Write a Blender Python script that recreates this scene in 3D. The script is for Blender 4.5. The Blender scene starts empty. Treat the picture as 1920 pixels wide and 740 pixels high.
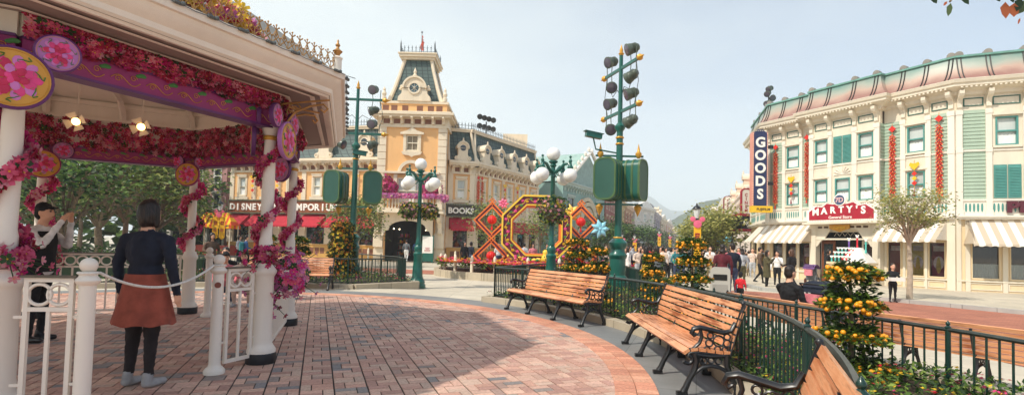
import bpy, math, random
from mathutils import Matrix, Vector, noise
S = bpy.context.scene
COL = S.collection
rad, sin, cos, pi = math.radians, math.sin, math.cos, math.pi
rnd = random.Random(7)
U = rnd.uniform
GZ = -0.15                                   # street level, a little below the bandstand plaza
CX, CY = -5.7, 6.3                           # centre of the bandstand
# ---------------------------------------------------------------- camera
CM = Matrix.Rotation(rad(92.2), 3, 'X') @ Matrix.Rotation(rad(1.5), 3, 'Z')
def ray(px, py):
    d = CM @ Vector(((px - 960) / 960, -(py - 423) / 960, -1.0))
    return d / d.y
def at(px, py, Y):
    d = ray(px, py)
    return Vector((d.x * Y, Y, 1.38 + d.z * Y))
def gnd(px, py, z=0.0):
    d = ray(px, py)
    t = (z - 1.38) / d.z
    return Vector((d.x * t, t, z))
cam = bpy.data.objects.new('camera', bpy.data.cameras.new('camera'))
COL.objects.link(cam)
cam.location = (0, 0, 1.38)
cam.rotation_euler = CM.to_euler()
cam.data.sensor_width = 36
cam.data.lens = 18
cam.data.shift_y = 53 / 1920
cam.data.clip_start = 0.05
cam.data.clip_end = 9000
S.camera = cam
# ---------------------------------------------------------------- objects
def tag(o, label=None, cat=None, group=None, kind=None):
    if label: o['label'] = label
    if cat: o['category'] = cat
    if group: o['group'] = group
    if kind: o['kind'] = kind
    return o
def thing(name, label, cat, loc=(0, 0, 0), rz=0.0, group=None):
    o = bpy.data.objects.new(name, None)
    o.empty_display_size = 0.1
    COL.objects.link(o)
    o.location = loc
    o.rotation_euler = (0, 0, rz)
    return tag(o, label, cat, group)
def copy_tree(o, parent=None):
    c = o.copy()
    COL.objects.link(c)
    if parent: c.parent = parent
    for ch in list(o.children): copy_tree(ch, c)
    return c
def wm(o):
    m = Matrix.LocRotScale(o.location, o.rotation_euler, o.scale)
    return wm(o.parent) @ m if o.parent else m
# ---------------------------------------------------------------- mesh builder
class MB:
    def __init__(s, M=None):
        s.v, s.f, s.m, s.M, s.k, s.cuts = [], [], [], M, 0, []
    def cut(s):
        s.cuts.append((len(s.v), len(s.f))); return s
    def each(s, name, mats, parent=None, smooth=None, world=False):   # one object per piece between the cuts
        v0 = f0 = 0; out_ = []
        for v1, f1 in s.cuts:
            q = MB(); q.v = s.v[v0:v1]; q.f = [[i - v0 for i in f] for f in s.f[f0:f1]]; q.m = s.m[f0:f1]
            if q.f: out_.append(q.build(name, mats, parent, smooth, world))
            v0, f0 = v1, f1
        return out_
    def add(s, vs, fs):
        o = len(s.v)
        if s.M is not None: vs = [s.M @ Vector(v) for v in vs]
        s.v.extend(tuple(v) for v in vs)
        for f in fs:
            s.f.append([i + o for i in f]); s.m.append(s.k)
        return s
    def quad(s, a, b, c, d): return s.add([a, b, c, d], [(0, 1, 2, 3)])
    def bx(s, x0, x1, y0, y1, z0, z1):
        return s.add([(x0, y0, z0), (x1, y0, z0), (x1, y1, z0), (x0, y1, z0), (x0, y0, z1), (x1, y0, z1), (x1, y1, z1), (x0, y1, z1)],
                     [(3, 2, 1, 0), (4, 5, 6, 7), (0, 1, 5, 4), (1, 2, 6, 5), (2, 3, 7, 6), (3, 0, 4, 7)])
    def box(s, c, d, rz=0.0, R=None):
        R = R if R is not None else Matrix.Rotation(rz, 3, 'Z')
        c = Vector(c)
        vs = [c + R @ Vector((sx * d[0] / 2, sy * d[1] / 2, sz * d[2] / 2)) for sz in (-1, 1) for sx, sy in ((-1, -1), (1, -1), (1, 1), (-1, 1))]
        return s.add(vs, [(3, 2, 1, 0), (4, 5, 6, 7), (0, 1, 5, 4), (1, 2, 6, 5), (2, 3, 7, 6), (3, 0, 4, 7)])
    def beam(s, p, q, w, h):
        p, q = Vector(p), Vector(q)
        d = q - p
        L = d.length
        d.normalize()
        up = Vector((0, 0, 1)) if abs(d.z) < .99 else Vector((0, 1, 0))
        a = d.cross(up).normalized(); b = a.cross(d)
        R = Matrix((d, a, b)).transposed()
        return s.box((p + q) / 2, (L, w, h), R=R)
    def path(s, pts, r, n=6, cap=True, fl=1.0, closed=False):
        P = [Vector(p) for p in pts]
        N = len(P)
        rs = r if isinstance(r, (list, tuple)) else [r] * N
        vs, fs = [], []
        pa = None
        for i in range(N):
            t = (P[(i + 1) % N] - P[i - 1]) if closed else (P[min(i + 1, N - 1)] - P[max(i - 1, 0)])
            if t.length < 1e-9: t = Vector((0, 0, 1))
            t.normalize()
            if pa is None:
                pa = t.cross(Vector((0, 0, 1)))
                if pa.length < .05: pa = t.cross(Vector((0, 1, 0)))
            a = pa - t * pa.dot(t)
            if a.length < 1e-6: a = t.orthogonal()
            a.normalize(); pa = a
            b = t.cross(a)
            for k in range(n):
                w = 2 * pi * k / n
                vs.append(P[i] + (a * cos(w) * fl + b * sin(w)) * rs[i])
        for i in range(N if closed else N - 1):
            j = (i + 1) % N
            for k in range(n):
                l = (k + 1) % n
                fs.append((i * n + k, i * n + l, j * n + l, j * n + k))
        if cap and not closed:
            fs.append(tuple(range(n))[::-1]); fs.append(tuple((N - 1) * n + k for k in range(n)))
        return s.add(vs, fs)
    def tube(s, p, q, r0, r1=None, n=8): return s.path([p, q], [r0, r0 if r1 is None else r1], n)
    def lathe(s, prof, c=(0, 0, 0), n=16, R=None, sx=1.0, sy=1.0):
        vs, fs = [], []
        c = Vector(c)
        for r, z in prof:
            for k in range(n):
                v = Vector((r * sx * cos(2 * pi * k / n), r * sy * sin(2 * pi * k / n), z))
                vs.append(c + (R @ v if R is not None else v))
        for i in range(len(prof) - 1):
            for k in range(n):
                l = (k + 1) % n
                fs.append((i * n + k, i * n + l, i * n + n + l, i * n + n + k))
        fs.append(tuple(range(n))[::-1]); fs.append(tuple((len(prof) - 1) * n + k for k in range(n)))
        return s.add(vs, fs)
    def ell(s, c, r, n=12, m=8, R=None):
        r = (r, r, r) if not isinstance(r, (list, tuple)) else r
        c = Vector(c)
        vs = [c + (R @ Vector((0, 0, -r[2])) if R is not None else Vector((0, 0, -r[2])))]
        for i in range(1, m):
            a = -pi / 2 + pi * i / m
            for k in range(n):
                v = Vector((r[0] * cos(a) * cos(2 * pi * k / n), r[1] * cos(a) * sin(2 * pi * k / n), r[2] * sin(a)))
                vs.append(c + (R @ v if R is not None else v))
        t = Vector((0, 0, r[2]))
        vs.append(c + (R @ t if R is not None else t))
        fs = []
        for k in range(n):
            l = (k + 1) % n
            fs.append((0, 1 + l, 1 + k))
            for i in range(m - 2): fs.append((1 + i * n + k, 1 + i * n + l, 1 + i * n + n + l, 1 + i * n + n + k))
            fs.append((1 + (m - 2) * n + k, 1 + (m - 2) * n + l, len(vs) - 1))
        return s.add(vs, fs)
    def prism(s, poly, y0, y1):                # polygon in x,z (counter-clockwise seen from -y), extruded along y
        n = len(poly)
        vs = [(x, y0, z) for x, z in poly] + [(x, y1, z) for x, z in poly]
        fs = [tuple(range(n)), tuple(range(2 * n - 1, n - 1, -1))] + [(i + n, (i + 1) % n + n, (i + 1) % n, i) for i in range(n)]
        return s.add(vs, fs)
    def slab(s, poly, z0, z1):                 # polygon in x,y (counter-clockwise from above), extruded along z
        n = len(poly)
        vs = [(x, y, z0) for x, y in poly] + [(x, y, z1) for x, y in poly]
        fs = [tuple(range(n - 1, -1, -1)), tuple(range(n, 2 * n))] + [(i, (i + 1) % n, (i + 1) % n + n, i + n) for i in range(n)]
        return s.add(vs, fs)
    def ring(s, outer, inner, y0, y1):         # closed band between two polygons (x,z), extruded along y
        n = len(outer)
        vs = [(x, y0, z) for x, z in outer] + [(x, y0, z) for x, z in inner] + [(x, y1, z) for x, z in outer] + [(x, y1, z) for x, z in inner]
        fs = []
        for i in range(n):
            j = (i + 1) % n
            fs += [(i, j, n + j, n + i), (2 * n + j, 2 * n + i, 3 * n + i, 3 * n + j), (2 * n + i, 2 * n + j, j, i), (n + i, n + j, 3 * n + j, 3 * n + i)]
        return s.add(vs, fs)
    def torus(s, c, R_, r, n=20, m=6, R=None, sx=1, sy=1):
        pts = []
        for k in range(n):
            v = Vector((R_ * sx * cos(2 * pi * k / n), R_ * sy * sin(2 * pi * k / n), 0))
            pts.append(Vector(c) + (R @ v if R is not None else v))
        return s.path(pts, r, m, closed=True)
    def wall(s, x0, x1, z0, z1, holes=(), y=0.0, dep=0.12):   # front skin with real openings and reveals
        xs = sorted({x0, x1} | {h[i] for h in holes for i in (0, 1)})
        zs = sorted({z0, z1} | {h[i] for h in holes for i in (2, 3)})
        for a, b in zip(xs, xs[1:]):
            for c, d in zip(zs, zs[1:]):
                mx, mz = (a + b) / 2, (c + d) / 2
                if any(h[0] < mx < h[1] and h[2] < mz < h[3] for h in holes): continue
                s.quad((a, y, c), (b, y, c), (b, y, d), (a, y, d))
        for a, b, c, d in holes:
            e = y + dep
            s.quad((a, y, c), (a, y, d), (a, e, d), (a, e, c)); s.quad((b, y, d), (b, y, c), (b, e, c), (b, e, d))
            s.quad((b, y, c), (a, y, c), (a, e, c), (b, e, c)); s.quad((a, y, d), (b, y, d), (b, e, d), (a, e, d))
        return s
    def text(s, body, x, z, size, y=0.0, depth=0.02, bold=0.0, sx=1.0, align='CENTER', R=None):
        vs, fs = text_mesh(body, bold, align)
        out = []
        for v in vs:
            p = Vector((v[0] * size * sx, -v[2] * depth, v[1] * size))
            if R is not None: p = R @ p
            out.append((x + p.x, y + p.y, z + p.z))
        return s.add(out, fs)
    def leaf(s, c, L, W, az, el, roll=0.0, bend=0.25):
        d = Vector((cos(az) * cos(el), sin(az) * cos(el), sin(el)))
        a = d.cross(Vector((0, 0, 1)))
        a = a.normalized() if a.length > .01 else Vector((1, 0, 0))
        a = Matrix.Rotation(roll, 3, d) @ a
        nn = a.cross(d)
        c = Vector(c)
        return s.add([c, c + d * L * .5 + a * W * .5 - nn * 0, c + d * L - nn * bend * L * .6, c + d * L * .5 - a * W * .5], [(0, 1, 2, 3)])
    def build(s, name, mats, parent=None, smooth=None, world=False, share=None):
        me = bpy.data.meshes.new(name)
        vs = s.v
        if world and parent:
            I = wm(parent).inverted()
            vs = [I @ Vector(v) for v in vs]
        me.from_pydata(vs, [], s.f)
        for m in (mats if isinstance(mats, (list, tuple)) else [mats]): me.materials.append(m)
        if any(s.m): me.polygons.foreach_set('material_index', s.m)
        if smooth:
            me.polygons.foreach_set('use_smooth', [True] * len(s.f))
            me.set_sharp_from_angle(angle=rad(smooth))
        me.update()
        o = bpy.data.objects.new(name, me)
        COL.objects.link(o)
        if parent: o.parent = parent
        return o
_txt = {}
def text_mesh(body, bold=0.0, align='CENTER'):
    k = (body, bold, align)
    if k not in _txt:
        cu = bpy.data.curves.new('lettering', 'FONT')
        cu.body = body; cu.align_x = align; cu.align_y = 'BOTTOM_BASELINE'; cu.extrude = 0.5; cu.offset = bold; cu.resolution_u = 3
        ob = bpy.data.objects.new('lettering', cu)
        COL.objects.link(ob)
        dg = bpy.context.evaluated_depsgraph_get()
        me = bpy.data.meshes.new_from_object(ob.evaluated_get(dg))
        _txt[k] = ([tuple(v.co) for v in me.vertices], [tuple(p.vertices) for p in me.polygons])
        bpy.data.objects.remove(ob); bpy.data.curves.remove(cu); bpy.data.meshes.remove(me)
    return _txt[k]
def frame(p0, p1, z=0.0):                     # facade frame: x along p0->p1 (left to right from outside), y into the wall, z up
    a = math.atan2(p1[1] - p0[1], p1[0] - p0[0])
    return Matrix.Translation((p0[0], p0[1], z)) @ Matrix.Rotation(a, 4, 'Z')
def arc(cx, cz, r, a0, a1, n=10, sx=1.0, sz=1.0):
    return [(cx + r * sx * cos(rad(a0 + (a1 - a0) * i / n)), cz + r * sz * sin(rad(a0 + (a1 - a0) * i / n))) for i in range(n + 1)]
# ---------------------------------------------------------------- materials
def lin(c):
    return tuple(((x / 255) / 12.92 if x / 255 <= .04045 else ((x / 255 + .055) / 1.055) ** 2.4) for x in c) + (1.0,)
_mats = {}
def mat(name, col, rough=.6, var=.15, scale=6.0, metal=0.0, bump=0.0, spec=.4, emit=0.0, coat=0.0, streak=False):
    if name in _mats: return _mats[name]
    m = bpy.data.materials.new(name)
    m.use_nodes = True
    nt = m.node_tree
    b = nt.nodes['Principled BSDF']
    c = lin(col)
    b.inputs['Roughness'].default_value = rough
    b.inputs['Metallic'].default_value = metal
    b.inputs['Specular IOR Level'].default_value = spec
    if coat: b.inputs['Coat Weight'].default_value = coat; b.inputs['Coat Roughness'].default_value = .1
    if var:
        tc = nt.nodes.new('ShaderNodeTexCoord')
        nz = nt.nodes.new('ShaderNodeTexNoise')
        nz.inputs['Scale'].default_value = scale; nz.inputs['Detail'].default_value = 3
        mr = nt.nodes.new('ShaderNodeMapRange')
        mr.inputs['From Min'].default_value = .3; mr.inputs['From Max'].default_value = .7
        mx = nt.nodes.new('ShaderNodeMix'); mx.data_type = 'RGBA'
        mx.inputs['A'].default_value = tuple(x * (1 - var) for x in c[:3]) + (1,)
        mx.inputs['B'].default_value = tuple(min(1, x * (1 + var)) for x in c[:3]) + (1,)
        if streak:
            mp = nt.nodes.new('ShaderNodeMapping'); mp.inputs['Scale'].default_value = (1, 1, .16)
            nt.links.new(tc.outputs['Object'], mp.inputs[0]); nt.links.new(mp.outputs[0], nz.inputs['Vector']); nz.inputs['Detail'].default_value = 7; nz.inputs['Roughness'].default_value = .65
        else: nt.links.new(tc.outputs['Object'], nz.inputs['Vector'])
        nt.links.new(nz.outputs['Fac'], mr.inputs['Value'])
        nt.links.new(mr.outputs['Result'], mx.inputs['Factor']); nt.links.new(mx.outputs['Result'], b.inputs['Base Color'])
        if bump:
            bp = nt.nodes.new('ShaderNodeBump'); bp.inputs['Strength'].default_value = bump; bp.inputs['Distance'].default_value = .01
            nt.links.new(nz.outputs['Fac'], bp.inputs['Height']); nt.links.new(bp.outputs['Normal'], b.inputs['Normal'])
    else:
        b.inputs['Base Color'].default_value = c
    if emit:
        b.inputs['Emission Color'].default_value = c; b.inputs['Emission Strength'].default_value = emit
    _mats[name] = m
    return m
def strands(m, c2):                           # fine vertical strands for hair
    nt, N, L, b = nodes(m)
    tc = N.new('ShaderNodeTexCoord'); mp = N.new('ShaderNodeMapping'); mp.inputs['Scale'].default_value = (90, 90, 5)
    nz = N.new('ShaderNodeTexNoise'); nz.inputs['Scale'].default_value = 1; nz.inputs['Detail'].default_value = 4
    cr = N.new('ShaderNodeValToRGB'); cr.color_ramp.elements[0].position = .4; cr.color_ramp.elements[1].position = .7
    cr.color_ramp.elements[0].color = b.inputs['Base Color'].default_value; cr.color_ramp.elements[1].color = lin(c2)
    bp = N.new('ShaderNodeBump'); bp.inputs['Strength'].default_value = .7; bp.inputs['Distance'].default_value = .006
    L.new(tc.outputs['Object'], mp.inputs[0]); L.new(mp.outputs[0], nz.inputs['Vector']); L.new(nz.outputs['Fac'], cr.inputs[0]); L.new(cr.outputs[0], b.inputs['Base Color'])
    L.new(nz.outputs['Fac'], bp.inputs['Height']); L.new(bp.outputs['Normal'], b.inputs['Normal'])
    return m
def nodes(m):
    nt = m.node_tree
    return nt, nt.nodes, nt.links, nt.nodes['Principled BSDF']
def leafmat(name, col, trans=.35):
    if name in _mats: return _mats[name]
    m = mat(name, col, .5, .3, 3.0)
    nt, N, L, b = nodes(m)
    t = N.new('ShaderNodeBsdfTranslucent')
    src = b.inputs['Base Color'].links[0].from_socket
    L.new(src, t.inputs['Color'])
    mx = N.new('ShaderNodeMixShader'); mx.inputs['Fac'].default_value = trans
    L.new(b.outputs[0], mx.inputs[1]); L.new(t.outputs[0], mx.inputs[2])
    L.new(mx.outputs[0], N['Material Output'].inputs['Surface'])
    return m
def stripes(name, c1, c2, freq, axis='X', rough=.7, duty=.5):
    if name in _mats: return _mats[name]
    m = mat(name, c1, rough, 0)
    nt, N, L, b = nodes(m)
    tc = N.new('ShaderNodeTexCoord'); sp = N.new('ShaderNodeSeparateXYZ')
    L.new(tc.outputs['Object'], sp.inputs[0])
    a = N.new('ShaderNodeMath'); a.operation = 'MULTIPLY'; a.inputs[1].default_value = freq
    L.new(sp.outputs[axis], a.inputs[0])
    f = N.new('ShaderNodeMath'); f.operation = 'FRACT'; L.new(a.outputs[0], f.inputs[0])
    g = N.new('ShaderNodeMath'); g.operation = 'GREATER_THAN'; g.inputs[1].default_value = duty; L.new(f.outputs[0], g.inputs[0])
    mx = N.new('ShaderNodeMix'); mx.data_type = 'RGBA'
    mx.inputs['A'].default_value = lin(c1); mx.inputs['B'].default_value = lin(c2)
    L.new(g.outputs[0], mx.inputs['Factor']); L.new(mx.outputs['Result'], b.inputs['Base Color'])
    return m
def glassmat(name, tint=(150, 170, 170), k=.15):
    if name in _mats: return _mats[name]
    m = bpy.data.materials.new(name); m.use_nodes = True
    nt = m.node_tree; N, L = nt.nodes, nt.links
    N.remove(N['Principled BSDF'])
    t = N.new('ShaderNodeBsdfTransparent'); t.inputs[0].default_value = lin(tint)
    g = N.new('ShaderNodeBsdfGlossy'); g.inputs['Roughness'].default_value = .03
    fr = N.new('ShaderNodeFresnel'); fr.inputs[0].default_value = 1.5
    ad = N.new('ShaderNodeMath'); ad.operation = 'ADD'; ad.inputs[1].default_value = k - .04; L.new(fr.outputs[0], ad.inputs[0])
    mx = N.new('ShaderNodeMixShader'); L.new(ad.outputs[0], mx.inputs[0]); L.new(t.outputs[0], mx.inputs[1]); L.new(g.outputs[0], mx.inputs[2])
    L.new(mx.outputs[0], N['Material Output'].inputs['Surface'])
    _mats[name] = m
    return m
CREAM = mat('cream_paint', (235, 224, 200), .5, .06, 3)
WHITE = mat('white_paint', (238, 234, 226), .4, .05, 4)
GREEN = mat('park_green_paint', (24, 92, 80), .32, .12, 3, coat=.3)
DGREEN = mat('dark_green_paint', (16, 50, 43), .35, .12, 3, coat=.3)
GOLD = mat('gold_paint', (214, 158, 62), .35, .15, 8, metal=.25)
IRON = mat('black_iron', (24, 25, 28), .35, .25, 20, spec=.6)
WOOD = mat('varnished_wood', (208, 136, 90), .4, 0, coat=.2)
def grain():
    nt, N, L, b = nodes(WOOD)
    tc = N.new('ShaderNodeTexCoord'); mp = N.new('ShaderNodeMapping'); mp.inputs['Scale'].default_value = (1.6, 26, 26)
    nz = N.new('ShaderNodeTexNoise'); nz.inputs['Scale'].default_value = 2; nz.inputs['Detail'].default_value = 6
    n2 = N.new('ShaderNodeTexNoise'); n2.inputs['Scale'].default_value = 1.7; n2.inputs['Detail'].default_value = 3
    ad = N.new('ShaderNodeMath'); ad.operation = 'ADD'
    cr = N.new('ShaderNodeValToRGB'); e = cr.color_ramp.elements
    e[0].position = .72; e[0].color = lin((150, 84, 50)); e[1].position = 1.28; e[1].color = lin((226, 164, 120)); q = e.new(1.0); q.color = lin((206, 132, 86))
    dv = N.new('ShaderNodeMath'); dv.operation = 'MULTIPLY'; dv.inputs[1].default_value = .8
    L.new(tc.outputs['Object'], mp.inputs[0]); L.new(mp.outputs[0], nz.inputs['Vector']); L.new(tc.outputs['Object'], n2.inputs['Vector'])
    L.new(nz.outputs['Fac'], ad.inputs[0]); L.new(n2.outputs['Fac'], ad.inputs[1]); L.new(ad.outputs[0], dv.inputs[0]); L.new(dv.outputs[0], cr.inputs[0]); L.new(cr.outputs[0], b.inputs['Base Color'])
    e[0].position = .62; e[1].position = .8; e[2].position = .98
grain()
SKIN = mat('skin', (222, 170, 140), .55, .05, 5)
HAIR = strands(mat('black_hair', (20, 15, 14), .42, 0), (58, 44, 38))
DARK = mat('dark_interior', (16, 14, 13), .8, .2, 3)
# ---------------------------------------------------------------- light, sky, air
SUN_AZ, SUN_EL = 237.0, 50.0
sd = Vector((sin(rad(SUN_AZ)) * cos(rad(SUN_EL)), cos(rad(SUN_AZ)) * cos(rad(SUN_EL)), sin(rad(SUN_EL))))
sun = bpy.data.objects.new('sun', bpy.data.lights.new('sun', 'SUN'))
COL.objects.link(sun)
sun.data.energy = 3.5; sun.data.angle = rad(.6); sun.data.color = (1.0, .93, .82)
sun.rotation_euler = (-sd).to_track_quat('-Z', 'Y').to_euler()
W = bpy.data.worlds.new('World'); S.world = W; W.use_nodes = True
nt = W.node_tree; N, L = nt.nodes, nt.links
bg = N['Background']; bg.inputs['Strength'].default_value = .15
sky = N.new('ShaderNodeTexSky'); sky.sky_type = 'NISHITA'; sky.sun_disc = False
sky.sun_elevation = rad(SUN_EL); sky.sun_rotation = rad(SUN_AZ); sky.dust_density = 3.2; sky.air_density = 1.0; sky.ozone_density = 1.2
tc = N.new('ShaderNodeTexCoord'); mp = N.new('ShaderNodeMapping'); mp.inputs['Scale'].default_value = (1.0, 1.0, 2.6)
nz = N.new('ShaderNodeTexNoise'); nz.inputs['Scale'].default_value = 1.7; nz.inputs['Detail'].default_value = 7; nz.inputs['Roughness'].default_value = .55
mr = N.new('ShaderNodeMapRange'); mr.inputs['From Min'].default_value = .35; mr.inputs['From Max'].default_value = .72
mr.inputs['To Min'].default_value = .05; mr.inputs['To Max'].default_value = .42
mx = N.new('ShaderNodeMix'); mx.data_type = 'RGBA'; mx.inputs['B'].default_value = (4.7, 5.1, 5.15, 1)
L.new(tc.outputs['Generated'], mp.inputs[0]); L.new(mp.outputs[0], nz.inputs['Vector']); L.new(nz.outputs['Fac'], mr.inputs['Value'])
dv = N.new('ShaderNodeVectorMath'); dv.operation = 'DOT_PRODUCT'; dv.inputs[1].default_value = (-.85, .1, -.25)
ax = N.new('ShaderNodeMath'); ax.operation = 'ADD'; ax.use_clamp = True; ay = N.new('ShaderNodeMath'); ay.operation = 'ADD'; ay.inputs[1].default_value = .48
L.new(tc.outputs['Generated'], dv.inputs[0]); L.new(dv.outputs['Value'], ay.inputs[0]); L.new(ay.outputs[0], ax.inputs[0]); L.new(mr.outputs[0], ax.inputs[1])
L.new(ax.outputs[0], mx.inputs['Factor']); L.new(sky.outputs[0], mx.inputs['A']); L.new(mx.outputs['Result'], bg.inputs['Color'])
S.view_settings.view_transform = 'Standard'; S.view_settings.look = 'None'; S.view_settings.gamma = 1.0; S.view_settings.exposure = 0.42
S.cycles.use_denoising = True; S.cycles.max_bounces = 7; S.cycles.diffuse_bounces = 4; S.cycles.transparent_max_bounces = 12
S.cycles.caustics_reflective = False; S.cycles.caustics_refractive = False
S.cycles.sample_clamp_indirect = 8; S.cycles.volume_bounces = 1
hz = MB().bx(-2400, 2400, -150, 2300, -2.0, 232)
m = bpy.data.materials.new('hazy_air'); m.use_nodes = True
m.node_tree.nodes.remove(m.node_tree.nodes['Principled BSDF'])
pv = m.node_tree.nodes.new('ShaderNodeVolumePrincipled')
pv.inputs['Color'].default_value = (.84, .93, 1.0, 1); pv.inputs['Density'].default_value = .0008; pv.inputs['Anisotropy'].default_value = -.1
m.node_tree.links.new(pv.outputs[0], m.node_tree.nodes['Material Output'].inputs['Volume'])
tag(hz.build('haze', m), kind='stuff')
# ---------------------------------------------------------------- paving
def paving_mat(name, c, c2, w, h, joint, rough=.7, squash=0.5, angle=0.0):
    m = mat(name, c, rough, 0)
    nt, N, L, b = nodes(m)
    tc = N.new('ShaderNodeTexCoord'); mp = N.new('ShaderNodeMapping'); mp.inputs['Rotation'].default_value = (0, 0, rad(angle))
    br = N.new('ShaderNodeTexBrick'); br.inputs['Scale'].default_value = 1.0; br.inputs['Brick Width'].default_value = w; br.inputs['Row Height'].default_value = h
    br.inputs['Mortar Size'].default_value = joint; br.offset = squash
    br.inputs['Color1'].default_value = lin(c); br.inputs['Color2'].default_value = lin(c2); br.inputs['Mortar'].default_value = tuple(x * .55 for x in lin(c)[:3]) + (1,)
    nz = N.new('ShaderNodeTexNoise'); nz.inputs['Scale'].default_value = .9; nz.inputs['Detail'].default_value = 8; nz.inputs['Roughness'].default_value = .7
    mr = N.new('ShaderNodeMapRange'); mr.inputs['From Min'].default_value = .3; mr.inputs['From Max'].default_value = .75; mr.inputs['To Min'].default_value = .78; mr.inputs['To Max'].default_value = 1.14
    ml = N.new('ShaderNodeMix'); ml.data_type = 'RGBA'; ml.blend_type = 'MULTIPLY'; ml.inputs['Factor'].default_value = 1
    L.new(tc.outputs['Object'], mp.inputs[0]); L.new(mp.outputs[0], br.inputs['Vector']); L.new(tc.outputs['Object'], nz.inputs['Vector']); L.new(nz.outputs['Fac'], mr.inputs['Value'])
    L.new(br.outputs['Color'], ml.inputs['A']); L.new(mr.outputs[0], ml.inputs['B']); L.new(ml.outputs['Result'], b.inputs['Base Color'])
    return m
CONC = paving_mat('beige_concrete', (205, 194, 174), (196, 185, 165), 1.6, 1.6, .006, .75, 0)
def zf(R):                                    # the plaza falls gently to street level
    t = min(1, max(0, (R - 8.8) / 3.0))
    return GZ * t * t * (3 - 2 * t)
def disc_sheet(Rs, off, a0=0, a1=360, n=160):
    b = MB()
    for i, R in enumerate(Rs):
        for k in range(n + 1):
            a = rad(a0 + (a1 - a0) * k / n)
            b.v.append((CX + R * cos(a), CY + R * sin(a), zf(R) + off))
    for i in range(len(Rs) - 1):
        for k in range(n):
            o = i * (n + 1) + k
            b.f.append([o, o + n + 1, o + n + 2, o + 1]); b.m.append(0)
    return b
tag(disc_sheet([.01, 4, 7, 8.6, 9, 9.5, 10, 10.5, 11, 11.5, 12, 14, 25, 60, 200, 800, 2250], -.014).build('ground', CONC), kind='structure')
SLATE = paving_mat('grey_slate_paving', (136, 136, 134), (126, 127, 126), .9, .9, .005, .55, 0, 20)
tag(disc_sheet([7.28, 8.12], -.006, -75, 200).build('stone_path', SLATE), kind='structure')
# every brick of the plaza is a small raised block with a colour of its own
def brick_mat():
    m = mat('clay_paver', (180, 110, 90), .72, 0)
    nt, N, L, b = nodes(m)
    at_ = N.new('ShaderNodeAttribute'); at_.attribute_name = 'clay'
    tc = N.new('ShaderNodeTexCoord')
    nz = N.new('ShaderNodeTexNoise'); nz.inputs['Scale'].default_value = 35; nz.inputs['Detail'].default_value = 4
    mr = N.new('ShaderNodeMapRange'); mr.inputs['From Min'].default_value = .25; mr.inputs['From Max'].default_value = .75; mr.inputs['To Min'].default_value = .74; mr.inputs['To Max'].default_value = 1.22
    n2 = N.new('ShaderNodeTexNoise'); n2.inputs['Scale'].default_value = .8; n2.inputs['Detail'].default_value = 5
    m2 = N.new('ShaderNodeMapRange'); m2.inputs['From Min'].default_value = .35; m2.inputs['From Max'].default_value = .7; m2.inputs['To Min'].default_value = .84; m2.inputs['To Max'].default_value = 1.1
    mu = N.new('ShaderNodeMath'); mu.operation = 'MULTIPLY'
    ml = N.new('ShaderNodeMix'); ml.data_type = 'RGBA'; ml.blend_type = 'MULTIPLY'; ml.inputs['Factor'].default_value = 1
    for q, s_ in ((nz, mr), (n2, m2)):
        L.new(tc.outputs['Object'], q.inputs['Vector']); L.new(q.outputs['Fac'], s_.inputs['Value'])
    L.new(mr.outputs[0], mu.inputs[0]); L.new(m2.outputs[0], mu.inputs[1])
    L.new(at_.outputs['Color'], ml.inputs['A']); L.new(mu.outputs[0], ml.inputs['B']); L.new(ml.outputs['Result'], b.inputs['Base Color'])
    bp = N.new('ShaderNodeBump'); bp.inputs['Strength'].default_value = .25; bp.inputs['Distance'].default_value = .004
    L.new(nz.outputs['Fac'], bp.inputs['Height']); L.new(bp.outputs['Normal'], b.inputs['Normal'])
    return m
CLAY = brick_mat()
class Bricks:
    def __init__(s): s.b = MB(); s.c = []
    def brick(s, pts, z, col, tilt=0.0):      # four corners, counter-clockwise
        c = Vector((sum(p[0] for p in pts) / 4, sum(p[1] for p in pts) / 4))
        zt = [z + U(-tilt, tilt) for _ in pts]
        vs = [(p[0], p[1], z - .012) for p in pts] + [(c.x + (p[0] - c.x) * .975, c.y + (p[1] - c.y) * .975, t) for p, t in zip(pts, zt)]
        n0 = len(s.b.f)
        s.b.add(vs, [(4, 5, 6, 7), (0, 1, 5, 4), (1, 2, 6, 5), (2, 3, 7, 6), (3, 0, 4, 7)])
        s.c += [col] * (len(s.b.f) - n0)
    def build(s, name):
        o = s.b.build(name, CLAY)
        a = o.data.color_attributes.new('clay', 'FLOAT_COLOR', 'CORNER')
        buf = []
        for p, c in zip(o.data.polygons, s.c): buf += list(c) * p.loop_total
        a.data.foreach_set('color', buf)
        return tag(o, kind='structure')
PAL = [(202, 162, 144), (196, 152, 134), (208, 170, 150), (188, 146, 130), (204, 166, 148), (184, 142, 128), (198, 168, 150)]
GPAL = [(146, 138, 134), (156, 142, 134), (134, 130, 130), (166, 138, 126)]
def clay_col(x, y):
    g = noise.noise((x * .55, y * .55, 3.1)) + .55 * noise.noise((x * 1.7, y * 1.7, 9.0)) + U(-.55, .55)
    c = rnd.choice(GPAL) if g > .5 else rnd.choice(PAL)
    k = U(.88, 1.1)
    return tuple(min(1, v * k) for v in lin(c)[:3]) + (1,)
Bk = Bricks()
w_, RB = .1, 6.94
na = int(2 * RB / w_) + 4
ca, sa = cos(rad(20.7)), sin(rad(20.7))
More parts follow.
